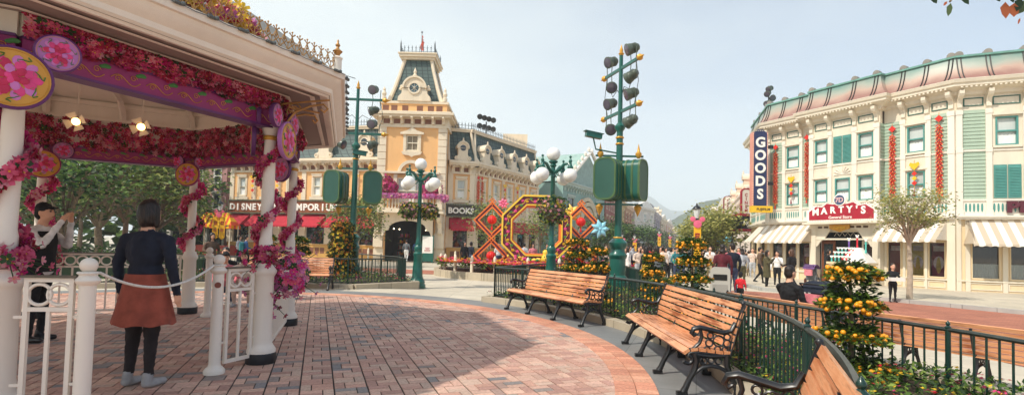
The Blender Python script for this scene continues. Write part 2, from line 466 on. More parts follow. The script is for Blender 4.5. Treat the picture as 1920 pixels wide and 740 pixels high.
for i in range(-na // 2, na // 2):
    for j in range(-na // 2, na // 2):
        u, v = i % 3, j % 4                    # strips three bricks wide: one upright beside a stacked pair, sides swapping
        if (u, v) in ((0, 0), (2, 2)): hx, hy = 1, 2
        elif (u, v) in ((1, 0), (1, 1), (0, 2), (0, 3)): hx, hy = 2, 1
        else: continue
        x0, y0 = i * w_, j * w_
        x1, y1 = x0 + hx * w_, y0 + hy * w_
        mx_, my_ = (x0 + x1) / 2, (y0 + y1) / 2
        if math.hypot(mx_, my_) > RB: continue
        X, Y = CX + mx_ * ca - my_ * sa, CY + mx_ * sa + my_ * ca
        if Y < .3 or X < -13.5: continue
        e = .0028
        el, er = (.0062 if u == 0 else .0036), (.0062 if u + hx == 3 else .0045)
        q = [(x0 + el, y0 + e * .7), (x1 - er, y0 + e * .7), (x1 - er, y1 - e * .7), (x0 + el, y1 - e * .7)]
        Bk.brick([(CX + a * ca - b * sa, CY + a * sa + b * ca) for a, b in q], U(-.0012, .0012), clay_col(X, Y), .0008)
Bk.build('brick_paving')
Bd = Bricks()
nb = 330
for k in range(nb):
    for r0, r1 in ((6.86, 7.065), (7.07, 7.275)):
        a0, a1 = 2 * pi * (k + .03) / nb, 2 * pi * (k + .97) / nb
        X, Y = CX + r1 * cos(a0), CY + r1 * sin(a0)
        if Y < -.2 or X < -13.2: continue
        kk = U(.86, 1.1)
        c = tuple(v * kk for v in lin(rnd.choice([(210, 150, 122), (202, 140, 114), (214, 158, 130)]))[:3]) + (1,)
        Bd.brick([(CX + r * cos(a), CY + r * sin(a)) for r, a in ((r0, a0), (r1, a0), (r1, a1), (r0, a1))], .006, c, .0006)
Bd.build('brick_path_border')
MORT = mat('paver_mortar', (62, 54, 50), .9, .2, 4)
tag(disc_sheet([.01, 3, 7.28], -.008).build('paving_bed', MORT), kind='structure')
def flat(name, pts, z, m):
    b = MB(); b.add([(p[0], p[1], z) for p in pts], [list(range(len(pts)))])
    return tag(b.build(name, m), kind='structure')
RED = paving_mat('street_brick', (186, 120, 96), (164, 102, 82), .22, .11, .006, .8, .5, 28)
flat('brick_street', [(7.3, 12), (7.4, 6), (9.5, -1), (26, -1), (17.5, 10), (14.5, 14.2), (12.75, 17.5), (9.2, 20.2), (8.0, 20.2), (7.0, 16)], GZ - .008, RED)
flat('brick_road', [(-40, 27.5), (-2.6, 25.6), (-3.4, 29.2), (-14, 31.6), (-40, 33)], GZ - .008, RED)
# ---------------------------------------------------------------- raised sidewalk by the shops across the street
WALK = paving_mat('sidewalk_slab', (204, 192, 170), (196, 184, 164), 1.1, 1.1, .006, .75, 0, 28)
KERB = paving_mat('kerb_stone', (186, 184, 178), (172, 171, 166), .9, 2, .01, .7, 0, 28)
kl = [(30, -4), (18.2, 9), (14.4, 14.2), (12.75, 17.35), (10.2, 20.6), (10.6, 24), (13.2, 30), (16.5, 40), (24, 60)]
sw = MB().slab([(p[0], p[1]) for p in kl] + [(60, 60), (60, -4)], GZ - .05, GZ + .10)
tag(sw.build('sidewalk', WALK), kind='structure')
kb = MB()
for a, b in zip(kl, kl[1:]): kb.beam((a[0] - .08, a[1], GZ + .045), (b[0] - .08, b[1], GZ + .045), .18, .13)
tag(kb.build('kerb', KERB), kind='structure')
# ---------------------------------------------------------------- planting beds
SOIL = mat('planting_soil', (62, 50, 38), .95, .4, 9)
EDGE = paving_mat('planter_kerb_stone', (192, 178, 154), (182, 168, 146), 1.0, 1.0, .01, .75, 0, 0)
def polar(R, a): return (CX + R * cos(rad(a)), CY + R * sin(rad(a)))
arcR = [polar(8.1, 51 - 89 * i / 40) for i in range(41)]
outR = [(2.2, .9), (3.9, 1.2), (4.95, 3.2), (4.78, 4.8), (4.3, 6.4), (3.78, 9), (3.55, 12), (3.7, 14.5), (4.0, 17.4), (2.2, 17.6), (.9, 16.4), (.1, 14.4)]
def bed(name, poly, h=.12, w=.22, z0=-.2):
    b = MB()
    n = len(poly)
    for i in range(n):
        p, q = poly[i], poly[(i + 1) % n]
        b.beam((p[0], p[1], (z0 + h) / 2), (q[0], q[1], (z0 + h) / 2), w, h - z0 - .0007 * (i % 2))
    tag(b.build(name, EDGE), kind='structure')
    c = MB(); c.add([(p[0], p[1], h - .05) for p in poly], [list(range(n))])
    o = c.build('soil', SOIL)
    tag(o, kind='structure')
bed('planter_kerb', arcR[::-1] + outR[::-1] if False else arcR + outR)
leftB = [polar(8.75, 128 - 34 * i / 14) for i in range(15)] + [(-4.6, 15.1), (-3.1, 16.9), (-3.9, 19.2), (-6.5, 22.5), (-13, 22.5)]
bed('planter_kerb', leftB, .12)
roundB = [(1.4 + 5.2 * cos(rad(a)), 26.4 + 4.9 * sin(rad(a))) for a in range(0, 360, 8)]
bed('planter_kerb', roundB, .16, .24, -.3)
def inside(p, poly):
    x, y = p; c = False
    for i in range(len(poly)):
        (x1, y1), (x2, y2) = poly[i], poly[i - 1]
        if (y1 > y) != (y2 > y) and x < (x2 - x1) * (y - y1) / (y2 - y1) + x1: c = not c
    return c
LEAF = [leafmat('leaf_mid', (82, 112, 44)), leafmat('leaf_light', (132, 154, 66)), leafmat('leaf_dark', (44, 70, 30))]
BLOOM = [leafmat('bloom_yellow', (244, 190, 40)), leafmat('bloom_pink', (224, 72, 130)), leafmat('bloom_red', (206, 36, 48)), leafmat('bloom_white', (240, 226, 224)), leafmat('bloom_orange', (240, 130, 34)), leafmat('bloom_maroon', (128, 36, 60))]
def cover(name, poly, n, zb, hmax, s, blooms, share, box=None, near=None):
    b = MB()
    xs = [p[0] for p in poly]; ys = [p[1] for p in poly]
    x0, x1, y0, y1 = box or (min(xs), max(xs), min(ys), max(ys))
    made = 0
    while made < n:
        x, y = U(x0, x1), U(y0, y1)
        if not inside((x, y), poly): continue
        d = math.hypot(x, y)
        if near and U(0, 1) > min(1, (near / d) ** 1.5): continue
        g = .5 + .5 * noise.noise((x * 2.2, y * 2.2, 1.7))
        h = hmax * (.35 + .65 * g) * U(.3, 1)
        k = s * U(.7, 1.3) * (1 if not near else max(.8, min(1.9, d / near)))
        if U(0, 1) < share * (.4 + 1.2 * (noise.noise((x * 1.3, y * 1.3, 5)) > -.1)):
            b.k = 3 + rnd.choice(blooms)
            h = max(h, hmax * .6) * 1.08
            for q in range(3): b.leaf((x, y, zb + h), k * .8, k * .7, q * 2.1 + U(0, 1), U(.1, .9))
        else:
            b.k = rnd.choice((0, 0, 1, 2))
            b.leaf((x, y, zb + h), k * 1.6, k * .7, U(0, 6.3), U(-.3, 1.1), U(-1, 1))
        made += 1
    return tag(b.build(name, LEAF + BLOOM), kind='stuff')
cover('flower_ground_cover', arcR + outR, 20000, .07, .26, .022, [1, 5, 5, 2, 0], .06, near=3.4)
cover('flower_ground_cover', leftB, 5200, .07, .26, .05, [1, 2, 3, 1], .08)
cover('flower_ground_cover', roundB, 6500, .16, .6, .15, [0, 0, 1, 2, 1, 4, 1], 1.2, (-4, 7, 21.3, 27))
# ---------------------------------------------------------------- hills far beyond the street
def hill(name, x0, x1, y0, y1, f, m, nx=90, ny=26):
    b = MB()
    for j in range(ny + 1):
        for i in range(nx + 1):
            x, y = x0 + (x1 - x0) * i / nx, y0 + (y1 - y0) * j / ny
            b.v.append((x, y, f(x, y, j / ny)))
    for j in range(ny):
        for i in range(nx):
            o = j * (nx + 1) + i
            b.f.append([o, o + 1, o + nx + 2, o + nx + 1]); b.m.append(0)
    return tag(b.build(name, m, smooth=60), kind='structure')
HILLM = mat('wooded_hillside', (64, 76, 44), .95, .45, .06)
MTM = mat('distant_mountain', (74, 82, 66), .95, .3, .01)
def interp(t, pts):
    for (a, u), (b, v) in zip(pts, pts[1:]):
        if t <= b: return u + (v - u) * (t - a) / (b - a)
    return pts[-1][1]
prof1 = [(100, 0), (134, 2), (160, 20), (182, 38), (205, 48), (230, 56), (300, 62), (420, 50), (600, 20)]
hill('hills', 120, 560, 460, 640, lambda x, y, t: (interp(x * 500 / (500 + (y - 560) * .2), prof1) * sin(pi * min(1, t * 1.15)) ** .7 if t < .87 else 0) * 1.1 + 4.5 * noise.noise((x * .045, y * .045, 0)) + 3 * noise.noise((x * .16, y * .16, 2)) - 3, HILLM, 130, 40)
prof2 = [(-400, 60), (100, 80), (230, 96), (320, 120), (385, 168), (430, 186), (470, 172), (520, 140), (580, 128), (640, 150), (800, 190), (1100, 150), (1500, 60)]
hill('hills', -400, 1500, 1500, 2100, lambda x, y, t: interp(x * 1700 / y, prof2) * sin(pi * min(1, t)) ** .6 * 1.05 + 14 * noise.noise((x * .008, y * .008, 0)) + 5 * noise.noise((x * .03, y * .03, 0)) - 6, MTM, 120, 20)
# ---------------------------------------------------------------- bandstand
V = [(-2.78, 5.8), (-3.6, 8.35), (-5.85, 9.35), (-7.75, 8.4), (-8.65, 6.1), (-7.95, 3.7), (-5.8, 2.5), (-3.75, 3.8)]
CC = Vector((-5.7, 6.0))
def sc(i, k, z=0.0):
    p = CC + (Vector(V[i % 8]) - CC) * k
    return Vector((p.x, p.y, z))
def octring(b, prof):                         # loft of (scale, z) round the octagon
    n0 = [b.add([sc(i, k, z) for i in range(8)], []) and len(b.v) - 8 for k, z in prof]
    for a, c in zip(n0, n0[1:]):
        for i in range(8):
            j = (i + 1) % 8
            b.f.append([a + i, a + j, c + j, c + i]); b.m.append(b.k)
PURPLE = mat('purple_lacquer', (146, 40, 104), .45, .12, 4)
VIOLET = mat('violet_lacquer', (98, 44, 104), .45, .12, 4)
BSTAND = mat('bandstand_cream', (236, 227, 214), .5, .07, 2, streak=True)
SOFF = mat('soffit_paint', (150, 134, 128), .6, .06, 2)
SLATEB = mat('black_rubber_plinth', (28, 30, 34), .5, .2, 8)
BRONZE = mat('bronze_cresting', (176, 132, 78), .4, .2, 10, metal=.3)
bs = thing('bandstand', 'octagonal cream bandstand with purple flower trimmed beams and gold roof cresting', 'bandstand', (CX, 6.0, 0))
colprof = [(.17, 0), (.17, .1), (.168, .105)]
for i in range(8):
    x, y = V[i]
    c = MB()
    c.lathe([(.072, 1.1), (.072, 1.35), (.062, 1.4), (.068, 1.9), (.06, 2.5), (.075, 2.52), (.06, 2.55), (.085, 2.6), (.1, 2.66)], (x, y, 0), 24)
    o = c.build('column', BSTAND, bs, 40, True)
    c = MB()
    c.lathe([(.15, .115), (.15, .15), (.125, .19), (.108, .22), (.112, .26), (.105, .3), (.102, .96), (.112, .975), (.125, 1.0), (.128, 1.03), (.115, 1.06), (.1, 1.08), (.1, 1.11), (.075, 1.12)], (x, y, 0), 28)
    c.build('pedestal', BSTAND, o, 40, True)
    c = MB(); c.lathe([(.155, 0), (.158, .01), (.158, .105), (.15, .116)], (x, y, 0), 24)
    c.build('plinth', SLATEB, o, 40, True)
    c = MB(); c.lathe([(.066, 2.5), (.078, 2.515), (.078, 2.535), (.066, 2.55)], (x, y, 0), 24)
    c.build('gold_band', GOLD, o, 40, True)
GREENP = mat('painted_leaf_green', (70, 128, 62), .5, .1, 4)
for i in range(8):
    a, c = V[i - 1], V[i]
    F = frame(a, c)
    Lg = math.dist(a, c)
    b = MB(F); b.bx(.0, Lg, -.07, .07, 2.65, 2.83)
    o = b.build('beam', PURPLE, bs, world=True)
    b = MB(F); b.bx(0, Lg, -.085, .085, 2.63, 2.652); b.bx(0, Lg, -.085, .085, 2.828, 2.85)
    b.build('beam_edge', VIOLET, o, world=True)
    b = MB(F); b.bx(0, Lg, -.05, .05, 2.85, 3.66)
    b.build('frieze', BSTAND, bs, world=True)
    b = MB(F)
    for sgn in (-1, 1):
        n = int(Lg / .26)
        for q in range(n):
            u0 = (q + .5) * Lg / n
            b.k = 0
            pts = [(u0 + .1 * (t / 12 - .5) * 2.3, sgn * .075, 2.72 + .035 * sin(t / 12 * 2 * pi)) for t in range(13)]
            b.path(pts, .0035, 4)
            for w in (-1, 1):
                b.path([(u0 + w * .06 + .03 * (1 - t / 14) * cos(t * .75), sgn * .075, 2.735 * 1.0 + w * .015 + .03 * (1 - t / 14) * sin(t * .75)) for t in range(12)], .003, 4)
            b.k = 1
            b.ell((u0 + .13, sgn * .072, 2.795), (.035, .006, .02), 8, 5); b.ell((u0 + .1, sgn * .072, 2.785), (.025, .006, .016), 8, 5)
    b.build('painted_scroll', [GOLD, GREENP], o, world=True)
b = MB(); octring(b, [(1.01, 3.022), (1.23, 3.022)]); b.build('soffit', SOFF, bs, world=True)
b = MB(); octring(b, [(1.19, 3.018), (1.21, 3.0), (1.22, 3.0), (1.23, 3.03), (1.237, 3.045), (1.24, 3.09), (1.265, 3.15), (1.273, 3.2), (1.285, 3.205), (1.29, 3.27), (1.275, 3.285), (1.255, 3.28)])
b.build('fascia', BSTAND, bs, 30, world=True)
b = MB(); octring(b, [(1.05, 3.008), (1.06, 3.004), (1.07, 3.008)]); octring(b, [(1.15, 3.008), (1.16, 3.004), (1.17, 3.008)])
b.build('soffit_moulding', BSTAND, bs, world=True)
ROOFM = mat('bandstand_roof_sheet', (120, 116, 108), .5, .15, 3)
b = MB(); octring(b, [(1.255, 3.29), (1.0, 3.8), (.5, 4.7), (.12, 5.2), (.1, 5.5), (.02, 5.9)]); b.build('roof', ROOFM, bs, world=True)
b = MB(); octring(b, [(.985, 3.66), (.9, 3.72), (.3, 4.35), (.05, 4.4)]); b.build('ceiling', BSTAND, bs, world=True)
for i in range(16):
    k = i / 2
    p = (sc(int(k), 1) + sc(int(k + .5), 1)) / 2
    d = (p - Vector((CC.x, CC.y, 0))).normalized()
    b = MB()
    q0, q1 = p - d * .12, p - d * .95
    b.path([(q0.x, q0.y, 3.36), (q0.x - d.x * .05, q0.y - d.y * .05, 3.5), (q0.x - d.x * .2, q0.y - d.y * .2, 3.66), (q1.x, q1.y, 3.84)], [.05, .05, .045, .04], 4)
    b.build('ceiling_rib', BSTAND, bs, world=True)
b = MB()
for i in range(8):
    p, q = sc(i - 1, .985), sc(i, .985)
    for z, h in ((3.34, .05), (3.6, .07)): b.beam((p.x, p.y, z), (q.x, q.y, z), .09, h)
b.build('ceiling_moulding', BSTAND, bs, world=True)
for i in (7, 0, 1):                           # cresting along the eaves that the plaza sees
    p, q = sc(i - 1, 1.255, 3.29), sc(i, 1.255, 3.29)
    Lg = (q - p).length; F = frame(p, q, 3.285)
    b = MB(F); n = int(Lg / .095); s_ = Lg / n
    b.bx(0, Lg, -.006, .006, .0, .014)
    for k in range(n):
        u = (k + .5) * s_
        b.path([(u - s_ * .5, 0, .0), (u - .03, 0, .05), (u + .03, 0, .11), (u, 0, .17), (u - .03, 0, .2)], .0065, 4)
        b.path([(u + s_ * .5, 0, .0), (u + .03, 0, .05), (u - .03, 0, .11), (u, 0, .17), (u + .03, 0, .2)], .0065, 4)
        b.path([(u, 0, .1), (u, 0, .215)], .006, 4); b.ell((u, 0, .218), .01, 6, 4)
        b.path([(u - s_ * .5, 0, .0), (u - s_ * .5, 0, .09)], .006, 4); b.ell((u - s_ * .5, 0, .1), .012, 6, 4)
        b.ell((u - .032, 0, .2), .009, 5, 4); b.ell((u + .032, 0, .2), .009, 5, 4); b.ell((u, 0, .12), .013, 6, 4)
    b.build('cresting', BRONZE, bs, world=True)
for i in (7, 0, 1):
    p = sc(i, 1.255, 3.27)
    b = MB(); b.lathe([(.05, 0), (.05, .17), (.06, .18), (.04, .2)], p, 14)
    o = b.build('finial_post', BSTAND, bs, 40, world=True)
    b = MB(); b.lathe([(.015, .2), (.03, .23), (.055, .26), (.02, .29), (.015, .31), (.028, .33), (.01, .36), (.012, .38), (.002, .4)], p, 14)
    b.build('finial', BRONZE, o, 40, world=True)
b = MB(); LB = mat('string_light_fitting', (92, 98, 98), .4, .2, 20)
for i in (7, 0, 1):
    p, q = sc(i - 1, 1.295, 3.262), sc(i, 1.295, 3.262)
    n = int((q - p).length / .28)
    for k in range(n):
        c = p.lerp(q, (k + .5) / n); d = (q - p).normalized(); o_ = Vector((d.y, -d.x, 0))
        b.tube(c - d * .04, c + d * .03, .016, .016, 8); b.ell(c + d * .03 + o_ * .015, .02, 8, 5)
        b.path([c, c + d * .14 - Vector((0, 0, .012)), c + d * .28], .004, 4)
b.build('string_lights', LB, bs, world=True)
for i, k in ((0, 1), (0, 2)):                # gold scroll brackets under the eave corner
    b = MB()
    d = (sc(0, 1) - Vector((CC.x, CC.y, 0))).normalized() if k == 1 else (sc(0, 1) - sc(7, 1)).normalized()
    p = sc(0, 1.02, 0)
    def P(r, z): return (p.x + d.x * r, p.y + d.y * r, z)
    b.path([P(.02, 2.92), P(.62, 2.97)], .012, 6)
    b.path([P(.05, 2.5), P(.1, 2.68), P(.22, 2.83), P(.4, 2.9), P(.55, 2.92), P(.6, 2.87), P(.56, 2.83), P(.52, 2.86)], .013, 6)
    b.path([P(.2 + .085 * (1 - t / 20) * cos(t * .6), 2.87 + .07 * (1 - t / 20) * sin(t * .6)) for t in range(18)], .009, 5)
    b.build('scroll_bracket', BRONZE, bs, world=True)
# ---- blossoms
FL = [leafmat('blossom_crimson', (176, 40, 74)), leafmat('blossom_rose', (220, 96, 132)), leafmat('blossom_pale', (236, 160, 176)), leafmat('blossom_wine', (124, 28, 62)), leafmat('blossom_magenta', (206, 44, 128)), leafmat('blossom_mauve', (196, 112, 170)), leafmat('garland_leaf', (52, 84, 46)), leafmat('blossom_yellow', (240, 196, 60))]
def blossom(b, c, n, r, petals=5, k=0):
    n = Vector(n).normalized()
    a = n.orthogonal().normalized(); e = n.cross(a)
    b.k = k
    ph = U(0, 6.3)
    c = Vector(c)
    vs, fs = [], []
    for i in range(petals):
        w = ph + 2 * pi * i / petals; s_ = pi / petals * .95
        d = a * cos(w) + e * sin(w); d1 = a * cos(w - s_) + e * sin(w - s_); d2 = a * cos(w + s_) + e * sin(w + s_)
        o = len(vs); up = U(.2, .5)
        vs += [c, c + d1 * r * .55 + n * r * .2, c + (d * .55 + d1 * .45) * r * 1.04 + n * r * up, c + (d * .55 + d2 * .45) * r * 1.04 + n * r * up, c + d2 * r * .55 + n * r * .2]
        fs.append((o, o + 1, o + 2, o + 3, o + 4))
    b.add(vs, fs)
    if petals > 4:
        b.k = 7; b.add([c + n * r * .2 + a * r * .16, c + n * r * .2 + e * r * .16, c + n * r * .2 - a * r * .16, c + n * r * .2 - e * r * .16], [(0, 1, 2, 3)])
def band(i, dens, sgn, z0, z1, r, label, pal=(0, 0, 0, 1, 1, 1, 2, 3, 4)):
    a, c = V[i - 1], V[i]
    F = frame(a, c); Lg = math.dist(a, c)
    b = MB(F)
    for q in range(int(dens * Lg)):
        u, t = U(0, Lg), U(0, 1)
        z = z0 + (z1 - z0) * t + .04 * noise.noise((u * 4, i, 0))
        off = .07 + .13 * (1 - abs(2 * t - 1)) * (.5 + .5 * noise.noise((u * 3, z * 5, i))) + U(0, .03)
        blossom(b, (u, sgn * off * -1, z), (U(-.7, .7), -sgn * 1, U(-.5, .7)), r * U(.7, 1.25), 5 if r > .03 and dens > 250 else 4, rnd.choice(pal) if U(0, 1) > .1 else 6)
    tag(b.build('flower_garland', FL), label, 'flower garland', 'blossom garlands along the bandstand beams')
band(0, 620, 1, 2.84, 3.04, .034, 'thick crimson blossom garland along the outer face of the beam next to the plaza')
band(1, 340, 1, 2.84, 3.04, .036, 'crimson blossom garland on the outside of the bandstand beam facing the emporium entrance')
band(1, 260, -1, 2.8, 3.25, .04, 'shaded crimson garland inside the bandstand above the right-hand panel of medallions'.replace('right-hand panel of medallions', 'column wound with pink flowers'))
band(2, 300, -1, 2.82, 3.3, .042, 'shaded wine red garland inside the bandstand above the seated visitors')
band(3, 300, -1, 2.82, 3.3, .042, 'shaded wine red garland inside the bandstand below the two lit spotlights')
band(4, 260, -1, 2.82, 3.3, .042, 'shaded wine red garland inside the bandstand above the staff member in a white shirt')
# roof flowers behind the cresting
b = MB()
for q in range(520):
    t = U(0, 1); p = sc(7, 1.18, 3.36).lerp(sc(0, 1.16, 3.36), .18 + .48 * t)
    h = .42 * (1 - abs(2 * t - 1) ** 1.5) * U(.0, 1)
    blossom(b, (p.x + U(-.2, .2), p.y + U(-.15, .15), p.z + h), (U(-.3, 1), -1 + U(-.5, .5), U(0, .6)), U(.035, .06), 5, rnd.choice((7, 7, 7, 2, 0, 5, 1)))
tag(b.build('roof_flower_bank', FL), 'bank of yellow, purple and red paper flowers behind the gold roof cresting', 'flower display')
def wrap(name, label, i, turns, z0, z1, dens, ph, r0=.1, pal=(4, 4, 1, 1, 2, 0), rr=.04, grp='pink garlands wound around bandstand columns'):
    x, y = V[i]
    b = MB()
    for q in range(dens):
        t = q / dens + U(-.01, .01)
        w = ph + turns * 2 * pi * t
        z = z0 + (z1 - z0) * t
        d = Vector((cos(w), sin(w), 0))
        c = Vector((x, y, z)) + d * (r0 + U(-.01, .035)) + Vector((U(-.03, .03), U(-.03, .03), U(-.035, .035)))
        blossom(b, c, d + Vector((U(-.6, .6), U(-.6, .6), U(-.4, .6))), rr * U(.8, 1.2), 5, rnd.choice(pal) if U(0, 1) > .06 else 6)
    tag(b.build(name, FL), label, 'flower garland', grp)
wrap('column_garland', 'pink garland spiralling up the column beside the large yellow medallion', 7, 2.1, 1.15, 2.6, 380, -.4, .095, rr=.05)
wrap('column_garland', 'magenta garland spiralling up the column next to the white gate panel', 0, 1.9, 1.3, 2.6, 340, 2.4, .095, rr=.037)
wrap('column_garland', 'magenta garland spiralling down the second column behind the gate column', 1, 2.6, 1.1, 2.6, 330, .3, .1, rr=.043)
wrap('column_garland', 'shaded pink garland around the far column near the staff member in white', 3, 2.5, .9, 2.6, 300, 1.0, .12, rr=.06)
wrap('column_garland', 'shaded pink garland around the far column behind the woman in the rust skirt', 2, 2.3, 1.1, 2.6, 260, 2.0, .12, rr=.06)
def bunch(label, c, r, n, pal, rr):
    b = MB()
    for q in range(n):
        d = Vector((U(-1, 1), U(-1, 1), U(-1, 1)))
        if d.length > 1 or d.length < .1: continue
        k = d.length ** .4
        p = Vector(c) + Vector((d.x * r[0], d.y * r[1], d.z * r[2])) * (k / d.length * .999 if U(0, 1) < .5 else 1)
        blossom(b, p, d + Vector((0, -.3, .2)), rr * U(.75, 1.25), 5, rnd.choice(pal) if U(0, 1) > .14 else 6)
    for q in range(26):
        w = U(0, 6.3); d = Vector((cos(w), sin(w), U(-.9, .7)))
        p = Vector(c) + Vector((d.x * r[0], d.y * r[1], d.z * r[2])) * .8
        e = p + d * U(.06, .2)
        b.k = 6; b.path([p, e], .004, 4); blossom(b, e, d, rr * .8, 5, rnd.choice(pal))
    tag(b.build('flower_bunch', FL), label, 'flowers', 'flower bunches tied to the bandstand columns')
bunch('hot pink blossom bunch on the pedestal top beside the gate', (V[0][0] + .0, V[0][1] - .03, 1.2), (.13, .11, .12), 170, (4, 4, 0, 1), .042)
bunch('large mauve blossom bunch hanging behind the gate column toward the wooden bench', (V[0][0] + .15, V[0][1] + .3, .98), (.21, .2, .29), 420, (5, 5, 2, 4, 1), .042)
bunch('shaded pink blossom bunch on the far column pedestal near the staff member', (V[3][0] + .1, V[3][1] - .15, 1.0), (.26, .2, .26), 240, (4, 1, 0, 3), .06)
bunch('pink blossom bunch at the pedestal top under the yellow medallion', (V[7][0] + .03, V[7][1] - .02, 1.2), (.14, .13, .1), 150, (4, 1, 2, 1), .045)
bunch('magenta blossoms spilling low behind the white gate panel', (V[0][0] - .12, V[0][1] + .35, .78), (.12, .12, .3), 150, (5, 4, 3), .045)
# ---- painted medallions
YEL = mat('medallion_yellow', (208, 152, 62), .45, .1, 6)
MPINK = [mat('medallion_pink', (222, 66, 132), .5, .15, 9), mat('medallion_rose', (196, 40, 86), .5, .15, 9), mat('medallion_lilac', (206, 120, 190), .5, .12, 9), GREENP, GOLD]
LILAC = mat('medallion_mauve', (176, 112, 176), .45, .12, 5)
def disc(parent, c, n, R, face, rim, rot=0.0):
    n = Vector(n).normalized()
    Q = n.to_track_quat('Z', 'Y').to_matrix()
    b = MB(); b.lathe([(R * .97, -.025), (R, -.018), (R, .018), (R * .93, .024), (R * .92, .02)], c, 36, Q)
    o = b.build('disc', rim, parent, 30, world=True)
    b = MB(); b.lathe([(R * .915, .0), (R * .915, .021), (.001, .023)], c, 36, Q); b.build('disc_face', face, o, world=True)
    b = MB()
    T = Matrix.Translation(Vector(c)) @ (Q @ Matrix.Rotation(rot, 3, 'Z')).to_4x4()
    b.M = T
    b.k = 4; b.torus((0, 0, .024), R * .86, R * .012, 36, 4)
    for ring_, (rr, np_, sz, k) in enumerate(((.56, 9, .17, 2), (.44, 8, .18, 0), (.27, 6, .16, 1), (.1, 4, .12, 0))):
        for i in range(np_):
            w = 2 * pi * i / np_ + ring_ * .4
            b.k = k if (i + ring_) % 3 else (k + 1) % 3
            b.ell((R * rr * cos(w), R * rr * sin(w), .024 + .002 * ring_), (R * sz, R * sz * .8, .003 + .001 * ring_), 8, 4, Matrix.Rotation(w, 3, 'Z'))
    b.k = 3
    for i in range(7):
        w = 2 * pi * i / 7 + .3
        b.path([(R * (.5 + .28 * t / 6) * cos(w + .25 * sin(t)), R * (.5 + .28 * t / 6) * sin(w + .25 * sin(t)), .026) for t in range(7)], R * .018, 4)
    b.build('painted_flower', MPINK, o, world=True)
def cluster(label, c, n, R, face, rim, ears=((-1, 1), (1, 1)), k=.62):
    t = thing('floral_medallion', label, 'medallion', c, 0, 'painted medallions on the bandstand columns')
    n = Vector(n).normalized(); a = Vector((0, 0, 1)).cross(n).normalized(); u = n.cross(a)
    disc(t, c, n, R, face, rim)
    for sx, sz in ears: disc(t, Vector(c) + a * sx * R * 1.05 + u * R * 1.1 * sz - n * .035, n, R * k, LILAC if face is YEL else face, VIOLET, 1)
def out(i, r, z): 
    d = (sc(i, 1) - Vector((CC.x, CC.y, 0))).normalized()
    return (sc(i, 1, z) + d * r), d
c, d = out(7, .34, 2.46); cluster('large yellow floral medallion with purple rim high on the column at the bandstand opening', c, d + Vector((.25, -.1, 0)), .222, YEL, VIOLET)
c, d = out(0, .2, 2.5); cluster('slim seen yellow and lilac floral medallion on the gate column facing the plaza', c, Vector((1, .02, 0)), .215, YEL, LILAC)
c, d = out(0, -.2, 2.52); cluster('dark backed medallion on the inner side of the gate column', c, -d + Vector((0, -.6, 0)), .2, LILAC, VIOLET)
c, d = out(2, -.2, 2.5); cluster('shaded amber medallion inside the bandstand above the seated visitors', c, -d, .21, YEL, PURPLE)
c, d = out(3, -.2, 2.5); cluster('shaded amber medallion inside the bandstand on the far column near the staff member', c, -d, .23, YEL, PURPLE)
c, d = out(1, -.2, 2.5); cluster('dark shaded medallion on the inner side of the second garlanded column', c, -d + Vector((.2, -.3, 0)), .2, LILAC, VIOLET)
# ---- railing
def railing(label, p, q, z1=1.06, group='white slatted railing panels of the bandstand'):
    t = thing('bandstand_railing', label, 'railing', (p[0], p[1], 0), math.atan2(q[1] - p[1], q[0] - p[0]), group)
    Lg = math.dist(p, q)
    b = MB(); b.bx(.0, .03, -.015, .015, .08, z1); b.bx(Lg - .03, Lg, -.015, .015, .08, z1); b.bx(.03, Lg - .03, -.014, .014, .08, .115)
    b.bx(.03, Lg - .03, -.014, .014, z1 - .24, z1 - .21); b.bx(.03, Lg - .03, -.014, .014, z1 - .03, z1)
    b.build('frame', BSTAND, t)
    b = MB(); b.bx(-.02, Lg + .02, -.03, .03, z1 + .002, z1 + .018); b.build('top_rail', mat('dark_handrail', (92, 84, 72), .4, .15, 8), t)
    b = MB(); n = max(1, round((Lg - .06) / .15) - 1)
    for k in range(n):
        u = Lg * (k + 1) / (n + 1); b.bx(u - .012, u + .012, -.01, .01, .112, z1 - .238)
    b.build('baluster_panel', BSTAND, t)
    b = MB(); m_ = max(2, round((Lg - .06) / .17))
    for k in range(m_):
        u = .03 + (Lg - .06) * (k + .5) / m_
        b.torus((u, 0, z1 - .12), .074, .013, 20, 6, Matrix.Rotation(pi / 2, 3, 'X'))
    b.build('ring_frieze', BSTAND, t, 60)
    b = MB()
    for zz in (.3, .78):
        b.beam((-.06, 0, zz), (.0, 0, zz), .012, .02); b.cut(); b.beam((Lg, 0, zz), (Lg + .06, 0, zz), .012, .02); b.cut()
    b.each('fixing_lug', BSTAND, t)
def post(label, x, y, h=1.21, sticker=False):
    t = thing('railing_post', label, 'post', (x, y, 0), 0, 'round white railing posts of the bandstand')
    b = MB(); b.lathe([(.1, 0), (.1, .03), (.088, .05), (.06, .075), (.054, .1), (.052, h - .2), (.07, h - .185), (.078, h - .165), (.07, h - .15), (.056, h - .135), (.054, h - .11), (.03, h - .1)], n=24)
    b.build('shaft', BSTAND, t, 40)
    b = MB(); b.ell((0, 0, h - .055), .056, 16, 10); b.build('ball', BSTAND, t, 80)
    if sticker:
        b = MB(); Q = Vector((.5, -1, 0)).normalized().to_track_quat('Z', 'Y').to_matrix()
        b.lathe([(.03, 0), (.03, .004), (.022, .005)], Vector((.5, -1, 0)).normalized() * .051 + Vector((0, 0, .9)), 16, Q)
        b.build('round_sticker', mat('brown_sticker', (128, 70, 56), .5, 0), t)
post('white ball topped post with a rope tied on beside the column at the bandstand opening', -3.08, 3.75)
post('white ball topped post with a small round sticker beside the gate panel', -3.0, 5.28, 1.21, True)
